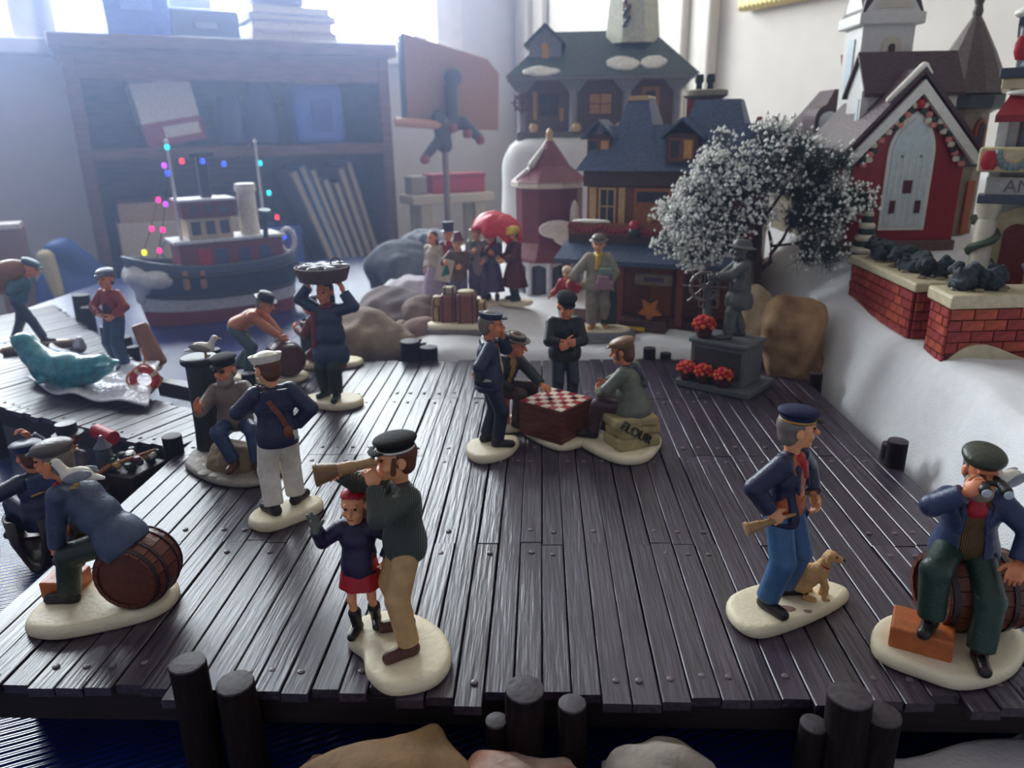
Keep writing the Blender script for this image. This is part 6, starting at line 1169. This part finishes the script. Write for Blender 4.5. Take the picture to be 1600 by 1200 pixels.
# ------------------------------------------------------------------ frosted tree
t = thing('frosted_tree', 'wiry miniature tree with dark needles frosted white on one side', 'tree', (17.9, 60.4, 2.5))
TR = C_('trunk_dark_brown', (58, 38, 34), .7, bump=1.0)
def TP(px, v, dy=0): return V((10.97 + (px - 1060) * .0501 - 17.9, dy, 12.54 + (300 - v) * .0485 - 2.5))
g = G().tube([V((0, 0, 0)), TP(1186, 440), TP(1184, 400), TP(1182, 350), TP(1180, 310)], [.55, .42, .34, .28, .2], 9)
for pts, r0 in ((((1186, 430), (1205, 410), (1206, 380), (1196, 360)), .25), (((1204, 400), (1222, 375), (1232, 345), (1250, 320)), .16), (((1184, 410), (1165, 400), (1150, 380)), .18), (((1182, 350), (1200, 320), (1220, 285), (1240, 265)), .16), (((1181, 330), (1150, 300), (1120, 300)), .18), (((1182, 345), (1160, 350), (1120, 350)), .15), (((1182, 330), (1185, 280), (1170, 255)), .16), (((1206, 385), (1235, 380), (1268, 372)), .12)):
    g.tube([TP(p[0], p[1], rnd.uniform(-.8, .8) * (i > 0)) for i, p in enumerate(pts)], [r0 * (1 - .2 * i) for i in range(len(pts))], 7)
g.obj('trunk_and_branches', TR, t, True)
cl = []
rr = random.Random(5)
for px, v, rad, n_, fr in ((1085, 335, 30, 9, 1.0), (1070, 370, 26, 7, 1.0), (1105, 300, 34, 10, .85), (1140, 270, 36, 10, .7), (1180, 250, 34, 9, .5), (1150, 320, 36, 9, .55), (1115, 350, 28, 7, .7), (1170, 300, 30, 7, .3), (1090, 395, 22, 4, .8), (1225, 245, 30, 8, .25), (1255, 265, 26, 7, .2), (1275, 310, 28, 8, .45), (1265, 345, 30, 9, .5), (1285, 330, 24, 6, .7), (1240, 340, 24, 6, .2), (1145, 355, 24, 5, .6), (1062, 340, 22, 6, 1.0), (1075, 300, 22, 6, 1.0), (1100, 265, 24, 6, .9), (1200, 232, 24, 7, .4), (1120, 375, 24, 5, .8), (1300, 310, 18, 5, .6), (1140, 300, 30, 7, .7), (1265, 390, 22, 5, .3), (1235, 300, 22, 5, .15), (1255, 300, 24, 5, .2)):
    for k in range(n_): cl.append((px + rr.gauss(0, rad * .5), v + rr.gauss(0, rad * .42), rr.gauss(0, 1.3), fr))
nv = []; nf = []; fv = []; ff = []
for px, v, dy, fr in cl:
    c = TP(px, v, dy); ax = (c - TP(1184, 350)).normalized()
    for k in range(80):
        d = V((rr.gauss(0, 1), rr.gauss(0, 1), rr.gauss(0, 1))).normalized() + ax * .8; d.normalize(); L_ = rr.uniform(.7, 1.45) * (1.45 if fr < .55 else 1); s_ = d.cross(V((rr.random(), rr.random(), rr.random()))).normalized() * .028
        u2 = d.cross(s_).normalized() * .028; b_ = c + V((rr.gauss(0, .25), rr.gauss(0, .25), rr.gauss(0, .25))); i0 = len(nv)
        nv += [tuple(b_ + s_), tuple(b_ - s_ * .5 + u2), tuple(b_ - s_ * .5 - u2), tuple(b_ + d * L_)]; nf += [(i0, i0 + 1, i0 + 3), (i0 + 1, i0 + 2, i0 + 3), (i0 + 2, i0, i0 + 3)]
        if rr.random() < fr * .8:
            e = b_ + d * L_ * rr.uniform(.75, 1.0); z_ = rr.uniform(.09, .2); j = len(fv)
            fv += [tuple(e + V(q_) * z_) for q_ in ((1, 0, -.4), (-.6, .8, -.4), (-.6, -.8, -.4), (.1, 0, 1), (0, 0, -.9))]; ff += [(j, j + 1, j + 3), (j + 1, j + 2, j + 3), (j + 2, j, j + 3), (j + 1, j, j + 4), (j + 2, j + 1, j + 4), (j, j + 2, j + 4)]
tag(mesh('needles', nv, nf, C_('needle_green', (44, 62, 58), .6), t), kind='stuff'); tag(mesh('frost_grains', fv, ff, C_('frost_white', (240, 238, 230), .7), t), kind='stuff')
# ------------------------------------------------------------------ tugboat
t = thing('tugboat', 'model tugboat with red white and navy hull strung with coloured lights', 'model boat', (-38.6, 88.2, WZ), 216)
def hullband(name, z0, z1, m_, par, n=17, inset=0.0):
    vs = []; rows_ = 4
    for r_ in range(rows_ + 1):
        z_ = z0 + (z1 - z0) * r_ / rows_
        for side in (1, -1):
            for i in range(n):
                u_ = -1 + 2 * i / (n - 1); x_ = u_ * (8.6 + .13 * z_); sheer = 1 + .0 * u_
                w_ = (2.7 + .16 * z_) * max(.02, (1 - abs(u_) ** (2.4 if u_ > 0 else 4.5))) ** .6 * (1 - .12 * (u_ > 0) * u_)
                vs.append((x_ + (.12 * z_ if u_ > 0 else 0), side * (w_ - inset), z_ + (z_ / 7) * (1.5 * max(0, u_) ** 2 + .7 * max(0, -u_) ** 2)))
    fs = []
    for r_ in range(rows_):
        for s_ in range(2):
            for i in range(n - 1):
                a = r_ * 2 * n + s_ * n + i; q_ = (a, a + 1, a + 1 + 2 * n, a + 2 * n); fs.append(q_ if s_ == 1 else q_[::-1])
    return mesh(name, vs, fs, m_, par, True)
hullband('hull_bottom', 0, 1.5, C_('hull_red', (142, 36, 48)), t); hullband('hull_stripe', 1.5, 3.0, C_('hull_white', (206, 206, 206)), t); hullband('hull_upper', 3.0, 5.6, C_('hull_navy', (52, 62, 86)), t); so = hullband('bulwark', 5.6, 6.8, C_('hull_steel', (86, 96, 116)), t).modifiers.new('solid', 'SOLIDIFY'); so.thickness = .0025
for z_ in (3.1, 5.5):
    pts = []
    for side in (1, -1):
        for i in range(17):
            u_ = (-1 + 2 * i / 16) * side * -1 if side < 0 else (-1 + 2 * i / 16)
            x_ = u_ * (8.6 + .13 * z_); w_ = (2.7 + .16 * z_) * max(.02, (1 - abs(u_) ** (2.4 if u_ > 0 else 4.5))) ** .6 * (1 - .12 * (u_ > 0) * u_); pts.append((x_ + (.12 * z_ if u_ > 0 else 0), side * w_ * 1.02, z_ + (z_ / 7) * (1.5 * max(0, u_) ** 2 + .7 * max(0, -u_) ** 2)))
    G().tube(pts, .24, 6, True).obj('rubbing_strake', C_('strake_black', (36, 40, 54)), t, True)
G().prism(smooth_poly([(-8, -2), (-8, 2), (0, 3.2), (6, 2.4), (9, 0), (6, -2.4), (0, -3.2)][::-1]), 5.2, 5.5).obj('deck', C_('deck_brown', (112, 84, 74)), t)
G().b(-7.2, 4.6, -2.5, 2.5, 5.4, 9.2).obj('deckhouse', C_('deckhouse_maroon', (122, 62, 70)), t, bev=.15); G().b(-7.6, 5.1, -2.8, 2.8, 9.2, 9.6).obj('house_roof', C_('roof_white', (206, 206, 212)), t, bev=.1)
G().b(-1.8, 3.2, -1.9, 1.9, 9.6, 12.0).obj('wheelhouse', C_('wheelhouse_cream', (196, 178, 152)), t, bev=.12); G().b(-2.2, 3.6, -2.2, 2.2, 12.0, 13.8).obj('wheelhouse_top', C_('wheelhouse_maroon', (110, 52, 66)), t, bev=.12); G().b(-2.4, 3.9, -2.4, 2.4, 13.8, 14.1).obj('wheelhouse_roof', C_('roof_white', (206, 206, 212)), t, bev=.08)
for x_ in (-.9, .7, 2.3): G().b(x_ - .5, x_ + .5, 1.85, 2.0, 10.1, 11.6).obj('wheelhouse_window', C_('cabin_pane', (70, 76, 96), .2), t); G().b(x_ - .45, x_ + .45, 2.15, 2.3, 12.4, 13.4).obj('upper_window', C_('cabin_pane', (70, 76, 96), .2), t)
for x_ in (-5, -2.6, 0): G().b(x_ - .6, x_ + .6, 2.45, 2.6, 6.6, 8.4).obj('side_window', C_('cabin_blue', (62, 72, 120)), t)
G().b(1.2, 2.6, 2.45, 2.62, 6.2, 8.6).obj('side_door', RED, t)
G().lathe([(1.15, 9.6), (1.05, 14.5), (1.25, 14.6), (1.2, 15.4), (1.0, 15.5)], 18, (-4.2, 0, 0)).obj('funnel', C_('funnel_cream', (206, 196, 182)), t, True); G().lathe([(.3, 9.6), (.3, 11.6), (.55, 12.2), (.75, 12.4), (.7, 12.9)], 12, (-5.0, 1.6, 0), (0, .2, 1)).obj('ventilator', C_('vent_navy', (50, 62, 84)), t, True)
MST = C_('mast_white', (206, 202, 206)); masts = ((3.9, 1.0, 20.2), (-6.0, 0, 20.0))
for x_, y_, z_ in masts: G().lathe([(.22, 5.4), (.16, z_), (.3, z_ + .1), (.05, z_ + .5)], 8, (x_, y_, 0)).obj('mast', MST, t, True)
G().b(-.2, .9, -.5, .5, 14.1, 18.8).obj('radar_tower', C_('tower_navy', (52, 60, 84)), t, bev=.1); G().b(-1.1, 1.6, -.2, .2, 18.6, 19.1).obj('radar_bar', C_('tower_navy', (52, 60, 84)), t)
LINES = [((3.9, 1.0, 20), (.3, .6, 18.4)), ((.3, .6, 18.4), (-6, 0, 19.8)), ((3.9, 1.0, 20), (8.5, .6, 7.6)), ((-6, 0, 19.8), (-8.6, 0, 8)), ((3.9, 1.0, 19.0), (6.9, 2.0, 8.0))]
BC = [(40, 220, 230), (240, 240, 40), (240, 50, 150), (190, 80, 230), (60, 90, 240), (240, 60, 80)]
BM = [mat('bulb_%d' % i, c, .3, .05, emit=1.3) for i, c in enumerate(BC)]; bi = 0
for a, b_ in LINES:
    a, b_ = V(a), V(b_); pts = [a.lerp(b_, k / 8) - V((0, 0, 1.0 * math.sin(math.pi * k / 8))) for k in range(9)]; wr = G().tube(pts, .045, 5).obj('light_string', C_('wire_dark', (60, 62, 76)), t, True)
    for p in pts[::3][:-1] if (a - b_).length < 8 else pts[1::2]: G().ball(tuple(p - V((0, 0, .25))), .3, 8, (1, 1, 1.3)).obj('bulb', BM[(bi * 5 + bi // 3) % 6], wr, True); bi += 1
solid('bow_fender', Solid().ell((9.0, .2, 5.9), (1.5, 1.9, 1.6), k=.3).ell((7.2, 2.1, 5.6), (1.9, 1.1, 1.1), k=.5).cap((8.4, .8, 4.8), (9.0, .3, 3.2), 1.1, .5, k=.4), .2, C_('fender_white', (214, 212, 214), .8, bump=1.0), t, noise=(9, .1, 3))
for x_ in (2.6, 4.4): G().lathe([(.32, 4.2), (.42, 4.5), (.42, 6.2), (.25, 6.6)], 10, (x_, 3.5 - .12 * x_, 0)).obj('fender_buoy', C_('buoy_orange', (184, 130, 100)), t, True)
G().tube([(-8.0 + .9 * math.cos(a), 1.9, 8.6 + 1.4 * math.sin(a)) for a in np.linspace(0, 6.283, 17)[:-1]], .32, 8, True).obj('life_ring', C_('roof_white', (206, 206, 212)), t, True)
for k in range(4): G().ball((-9.4, 2.0 - .5 * k, 5.2 - .3 * k), .65, 8).obj('stern_fender', C_('strake_black', (36, 40, 54)), t, True)
# ================================================================== the room behind the table
WOODS = mat('bookshelf_wood', (96, 62, 52), .45, .22, .25, stretch=(1, 1, 6), bump=.3)
def wthing(name, label, cat, s_, n_, z_, dz=0, group=None):
    """things along the window wall: local x runs towards the corner, local -y into the room"""
    p = WP(s_, n_, z_); t_ = thing(name, label, cat, tuple(p), 30 + dz, group); return t_
t = wthing('bookshelf', 'brown wooden bookshelf under the window', 'bookshelf', 78, 31, FZ + .05)
TOPZ = 34.2 - FZ
SW = 29.0
for x_ in (-SW, SW - 2.2): G().b(x_, x_ + 2.2, 0, 28, 0, TOPZ - 2.4).obj('side_panel', WOODS, t, bev=.15)
G().b(-SW - 1.5, SW + 1.6, -1.2, 28.4, TOPZ - 2.4, TOPZ).obj('shelf_top', WOODS, t, bev=.3); G().b(-SW + 2.2, SW - 2.2, .1, 1.6, TOPZ - 7.2, TOPZ - 2.4).obj('top_rail', WOODS, t, bev=.1)
G().b(-SW + 2.2, SW - 2.2, 27, 28, 0, TOPZ - 2.4).obj('back_panel', WOODS, t)
SHZ = 15.4 - FZ; LOZ = -13.0 - FZ
for z_ in (SHZ, LOZ, 34, 6): G().b(-SW + 2.2, SW - 2.2, .3, 27, z_ - 2.0, z_).obj('shelf', WOODS, t, bev=.1)
def shelf_thing(name, label, cat, x_, y_, z_, dz=0, group=None): return wthing(name, label, cat, 78 - x_, 31 - y_, z_, dz, group)
# x_ is local to the shelf (positive to the right)
def bx(name, label, cat, x_, y_, z_, d, m_, dz=0, bv=.2, group=None, tilt=0):
    t_ = shelf_thing(name, label, cat, x_, y_, z_, dz, group); t_.rotation_euler[1] = R(tilt)
    G().b(-d[0] / 2, d[0] / 2, 0, d[1], 0, d[2]).obj('body', m_, t_, bev=bv); return t_
PB = C_('bin_blue', (84, 122, 214), .35); CB = C_('cardboard', (182, 150, 118), .8); WB_ = C_('box_white', (216, 208, 206), .6); WR = C_('box_red', (150, 62, 84), .6)
t = shelf_thing('blue_bin', 'translucent blue plastic bin on top of the bookshelf', 'bin', -15.7, 5, 34.25)
frustum(G(), -5.2, 5.2, 0, 12, 0, 15, -.7, -.5).obj('bin_body', PB, t, bev=.4); G().b(-6.3, 6.3, -.9, 12.9, 14.6, 15.8).obj('bin_rim', PB, t, bev=.3); G().b(-2.6, 2.6, -.75, -.3, 4.5, 12).obj('embossed_panel', C_('bin_blue_light', (120, 156, 232), .3), t, bev=.1)
t = bx('dark_case', 'dark flat-topped case on the bookshelf beside the blue bin', 'case', -4.2, 6, 34.25, (12.5, 14, 5.6), C_('case_slate', (64, 72, 100), .5), 4, .5); G().b(-2, 2, -.25, .1, 2.2, 3.2).obj('latch', C_('latch', (130, 134, 150), .3), t)
bx('pale_box', 'pale grey box standing behind the dark case on the bookshelf', 'box', -5.0, 21.2, 34.25, (9, 5, 12), C_('box_pale', (196, 192, 200), .6), 0, .2)
zz = 34.25
for i, (w_, d_, h_, m_) in enumerate(((17, 13, 2.3, C_('book_tan', (160, 132, 118))), (16, 12, 1.9, C_('book_rose', (168, 140, 140))), (17.5, 12.5, 1.2, C_('book_navy', (72, 82, 120))), (15.5, 12, 1.4, C_('book_cream', (186, 168, 150))))):
    t = shelf_thing('book', ('thick tan book at the bottom of the stack on the bookshelf', 'rose-coloured book second from the bottom of the stack on the bookshelf', 'navy book second from the top of the stack on the bookshelf', 'cream book topmost of the stack on the bookshelf')[i], 'book', 12.5 + rnd.uniform(-1, 1), 6, zz, rnd.uniform(-6, 6), 'stacked books on the bookshelf')
    G().b(-w_ / 2, w_ / 2, 0, d_, 0, h_ * .14).b(-w_ / 2, w_ / 2, 0, d_, h_ * .86, h_).b(-w_ / 2, -w_ / 2 + .3, 0, d_, h_ * .14, h_ * .86).obj('cover', m_, t); G().b(-w_ / 2 + .3, w_ / 2 - .3, .3, d_ - .3, h_ * .14, h_ * .86).obj('pages', C_('pages', (206, 194, 176), .8), t); zz += h_ + .03
t = shelf_thing('brown_basket', 'brown tapered basket on top of the stacked books', 'basket', 9.8, 6.6, zz); frustum(G(), -4.9, 4.9, 0, 9.5, 0, 8.5, -.9, -.6).obj('basket_body', C_('basket_brown', (104, 84, 88), .7, bump=1.0), t, bev=.6); G().b(-6.1, 6.1, -.9, 10.4, 8.2, 9).obj('basket_rim', C_('basket_brown', (104, 84, 88)), t, bev=.3)
t = bx('leaning_carton', 'white and dark-pink carton tilted on the middle shelf', 'carton', -12.2, 4, SHZ + FZ + .8, (10.4, 9, 11.2), WB_, 2, .2, None, -9); G().b(-5.25, 5.25, -.12, 9.1, -.1, 4.2).obj('pink_band', WR, t, bev=.1); G().b(-1.8, 4.6, -.2, -.1, 1.2, 3.2).obj('paper_label', WB_, t); G().b(-5.1, 5.1, .2, 8.9, 11.2, 12.4).obj('lid', C_('lid_tan', (160, 140, 138)), t)
t = shelf_thing('glass_jug', 'dark glass jug at the middle of the bookshelf', 'jug', 4.5, 6, SHZ + FZ + .05); G().lathe([(2.6, 0), (3.2, .6), (3.3, 8), (2.2, 11), (2.0, 13)], 18, (0, 3, 0)).obj('jug_body', mat('jug_glass', (46, 58, 104), .12, .05), t, True); G().lathe([(2.5, 0), (2.9, .5), (2.9, 7), (1.9, 9.5)], 18, (-6, 3.5, 0)).obj('jug_side', mat('jug_glass', (46, 58, 104)), t, True)
t = shelf_thing('blue_canister', 'square blue canister with tan lid on the middle shelf', 'canister', 15.2, 4, SHZ + FZ + .05); G().b(-5, 5, 0, 10, 0, 11.6).obj('canister_body', C_('canister_blue', (74, 104, 200), .35), t, bev=1.2, seg=3); G().b(-4.6, 4.6, .4, 9.6, 11.6, 13).obj('lid', C_('lid_ochre', (190, 140, 104)), t, bev=.4); G().b(-1.6, 2.6, -.25, .1, 2.6, 8.6).obj('recess', C_('canister_dark', (52, 76, 168), .35), t, bev=.3)
t = bx('storage_box', 'big white storage box with printed ring and dark-red base on the lower shelf', 'box', -13.0, 3, LOZ + FZ + .05, (24, 17, 15), C_('storage_cream', (206, 190, 176), .7), 0, .3); G().b(-12.1, 12.1, -.1, 17.1, -.02, 4.2).obj('red_base', C_('storage_red', (140, 60, 76), .6), t); G().tube([(-1 + 4.2 * math.cos(a), -.05, 9.4 + 2.6 * math.sin(a)) for a in np.linspace(.6, 5.2, 16)], .22, 6).obj('printed_ring', C_('ring_teal', (120, 160, 168)), t); G().b(-11.4, 8, .5, 16.5, 15, 18.5).obj('top_tray', CB, t, bev=.2)
x_ = 16.0
for i, (w_, h_, m_, lb) in enumerate(((2.6, 24, C_('folder_grey', (150, 144, 156)), 'grey folder leaning leftmost in the row on the lower shelf'), (2.7, 25, C_('folder_blue', (92, 150, 214)), 'bright blue folder leaning on the lower shelf'), (1.6, 24, C_('folder_cream', (206, 196, 188)), 'cream folder leaning right of the bright blue one'), (3.0, 22, C_('folder_teal', (70, 92, 122)), 'slate teal folder leaning at the middle of the row'), (2.0, 21, C_('folder_beige', (170, 150, 146)), 'beige folder leaning right of the slate teal one'), (3.2, 24, C_('folder_mauve', (116, 92, 110)), 'mauve folder leaning second from the right end'), (1.8, 25, C_('folder_tan', (196, 168, 152)), 'tan folder leaning at the right end of the row'))):
    t = shelf_thing('folder', lb, 'folder', x_, 5, LOZ + FZ + .3, 0, 'leaning folders on the lower shelf'); t.rotation_euler[1] = R(-19 + i * .8)
    w_ *= .68; G().b(0, w_ * .86, 0, 16, .5, h_).obj('cover', m_, t, bev=.12); G().b(w_ * .2, w_ * .66, -.05, .3, 1, h_ - .4).obj('spine_edge', C_('pages', (206, 194, 176)), t); x_ += w_ * 1.0
bx('low_blue_crate', 'blue plastic crate low on the bookshelf left of the folders', 'crate', 4.6, 3, LOZ + FZ + .05, (9.0, 14, 12.5), C_('crate_blue', (70, 90, 176), .4), 0, .5)
# easel-like clamp stand with a brown board
t = wthing('board_stand', 'tilted brown board held by a black clamp on a thin stand', 'stand', 45.75, 51, FZ + .05)
WBRN = C_('board_brown', (150, 104, 82), .6); BLKM = C_('clamp_black', (52, 46, 52), .4)
G().lathe([(.62, 1), (.6, 92), (.5, 96)], 10).obj('pole', C_('pole_steel', (120, 104, 104), .35, metal=.4), t, True)
for a in (0, 120, 240): G().tube([(0, 0, 14), (15 * math.cos(R(a)), 15 * math.sin(R(a)), .6)], .7, 7).obj('tripod_leg', BLKM, t, True)
bo = G().prism([(-6.8, 94.5), (12.6, 93.5), (12.9, 104), (10.5, 106.5), (-6.6, 110.5)], 2.0, 3.2, 'xz').obj('board', WBRN, t, bev=.3); G().b(-7.0, -6.4, 1.8, 3.4, 95, 110).obj('board_edge', C_('edge_teal', (60, 76, 80)), bo)
solid('clamp', Solid().cap((0, 0, 94), (4, .5, 95), 1.3, 1.1, k=.5).cap((2, .5, 95), (2.0, .8, 101), 1.2, 1.3, k=.5).cap((0, 0, 93), (-4.5, -1, 89), 1.1, .8, k=.5).cap((4, 0, 95), (7.5, 0, 92), 1.1, .9, k=.5).cap((0, 0, 91), (-1, 0, 96), 1.5, 1.4, k=.5).ell((2.4, .4, 103), (1.9, 1, 1.7), k=.4), .4, BLKM, t); G().tube([(-1, -.6, 94.6), (-10, -1.2, 95.2)], .8, 8).obj('tan_bar', C_('bar_tan', (170, 116, 84)), t, True)
for c in ((1.2, -1.3, 94), (4.2, -1.2, 93), (-4.8, -1.6, 88.6), (7.0, -1, 91.8)): G().ball(c, 1.0, 8).obj('clamp_knob', C_('knob_red', (128, 52, 56), .4), t, True)
# low white bench with a red box
t = wthing('white_bench', 'low whitish bench between the bookshelf and the room corner', 'bench', 41.5, 43, FZ + .05)
BT = 5.4 - FZ; BW = C_('bench_white', (190, 176, 160), .5)
G().b(-9, 9, -2, 6, BT - 1.8, BT).obj('bench_top', BW, t, bev=.2)
for x_ in (-7, 5): 
    for y_ in (-1, 4): G().b(x_, x_ + 2.4, y_, y_ + 1.6, 0, BT - 1.8).obj('leg', BW, t, bev=.1)
G().b(-7, 7, 0, 5, BT - 16, BT - 14.5).obj('lower_board', C_('board_green', (92, 128, 72)), t, bev=.2)
t = wthing('red_box', 'flat crimson box lying on the white bench', 'box', 39.5, 42, BT + FZ + .05); G().b(-5.6, 6.4, 0, 5, 0, 3.8).obj('body', C_('crimson', (170, 36, 66), .5), t, bev=.3); G().b(-5.7, 6.5, -.1, 5.1, 2.9, 3.9).obj('lid', C_('crimson_dark', (150, 32, 58), .5), t, bev=.2)
t = wthing('grey_box', 'small grey-beige box on the bench beside the crimson one', 'box', 47.8, 42, BT + FZ + .05); G().b(-1.7, 1.7, 0, 4, 0, 3.6).obj('body', C_('box_greige', (150, 140, 128), .7), t, bev=.2)
t = wthing('green_cushion', 'green cushion under the bench', 'cushion', 41.5, 42.5, -8.9); solid('cushion_body', Solid().box((0, 2, 1.9), (4.6, .9, .7), 1.1), .7, C_('cushion_green', (112, 148, 84), .9), t)
# clutter on the floor at the far left
t = wthing('brown_carton', 'tall brown carton with white flap behind the sack carrier', 'carton', 119.8, 36, FZ + .05); G().b(-2.4, 2.4, 0, 6, 0, 79).obj('body', C_('carton_brown', (132, 92, 76), .8), t, bev=.3); G().b(-2.2, 2.2, -.2, 5.8, 79, 79.8).obj('white_flap', WB_, t)
t = wthing('blue_bag', 'blue bag slumped behind the table next to the bookshelf', 'bag', 111.5, 36, FZ + .05); solid('bag_body', Solid().cap((-1, 3, 6), (0, 3, 66), 5, 4.6, k=2).cap((-1, 3, 74), (4.2, 3, 69.5), 2.6, 2.2, k=2).ell((-3, 1, 66), (3, 3, 6), k=2), .6, C_('bag_blue', (40, 76, 150), .6), t, noise=(3, .4, .6)); solid('bag_trim', Solid().cap((-3.2, -1.4, 74), (-2.4, -2, 68), 1.4, 1.0, k=1), .3, C_('bag_cream', (190, 176, 140), .7), t)
# gilt picture frame on the right wall
pf = thing('picture_frame', 'gilt picture frame hung high on the wall above the village', 'picture', tuple(CN + NW * 80.5 + DW * .3 + V((0, 0, 36.3))), 0)
pf.rotation_euler = (0, 0, math.atan2(NW.y, NW.x)); FRM = C_('frame_gilt', (196, 170, 92), .35, metal=.4)
for a in ((-.5, 46, 0, 4), (-.5, 46, 36, 40)): G().b(a[0], a[1], -2.2, -.1, a[2], a[3]).obj('frame_rail', FRM, pf, bev=.5)
for a in ((-.5, 3.5), (42, 46)): G().b(a[0], a[1], -2.2, -.1, 4, 36).obj('frame_stile', FRM, pf, bev=.5)
g = G()
for i in range(46): g.ball((i + .2, -2.0, .6), .5, 6)
g.obj('beading', C_('bead_gilt', (206, 190, 120), .35), pf, True); G().b(3, 42.5, -1.0, -.2, 3.6, 36.4).obj('picture_panel', C_('picture_mat', (206, 198, 180), .6), pf)
# ------------------------------------------------------------------ added scatter volume imitating the lens's veiling glare from the window
hz = bpy.data.materials.new('window_haze'); hz.use_nodes = True; nt = hz.node_tree; nt.nodes.remove(nt.nodes['Principled BSDF'])
vs_ = nt.nodes.new('ShaderNodeVolumeScatter'); vs_.inputs['Density'].default_value = .16; vs_.inputs['Anisotropy'].default_value = .7; vs_.inputs['Color'].default_value = (.50, .62, 1, 1)
nt.links.new(vs_.outputs[0], nt.nodes['Material Output'].inputs['Volume'])
g = G(); hzb = G().b(-250, 210, 22, 290, FZ + 1, CZ - 1).obj('haze', hz); hzb['kind'] = 'stuff'; hzb['label'] = 'thin bluish veil added to imitate lens glare from the window'; hzb['category'] = 'haze'
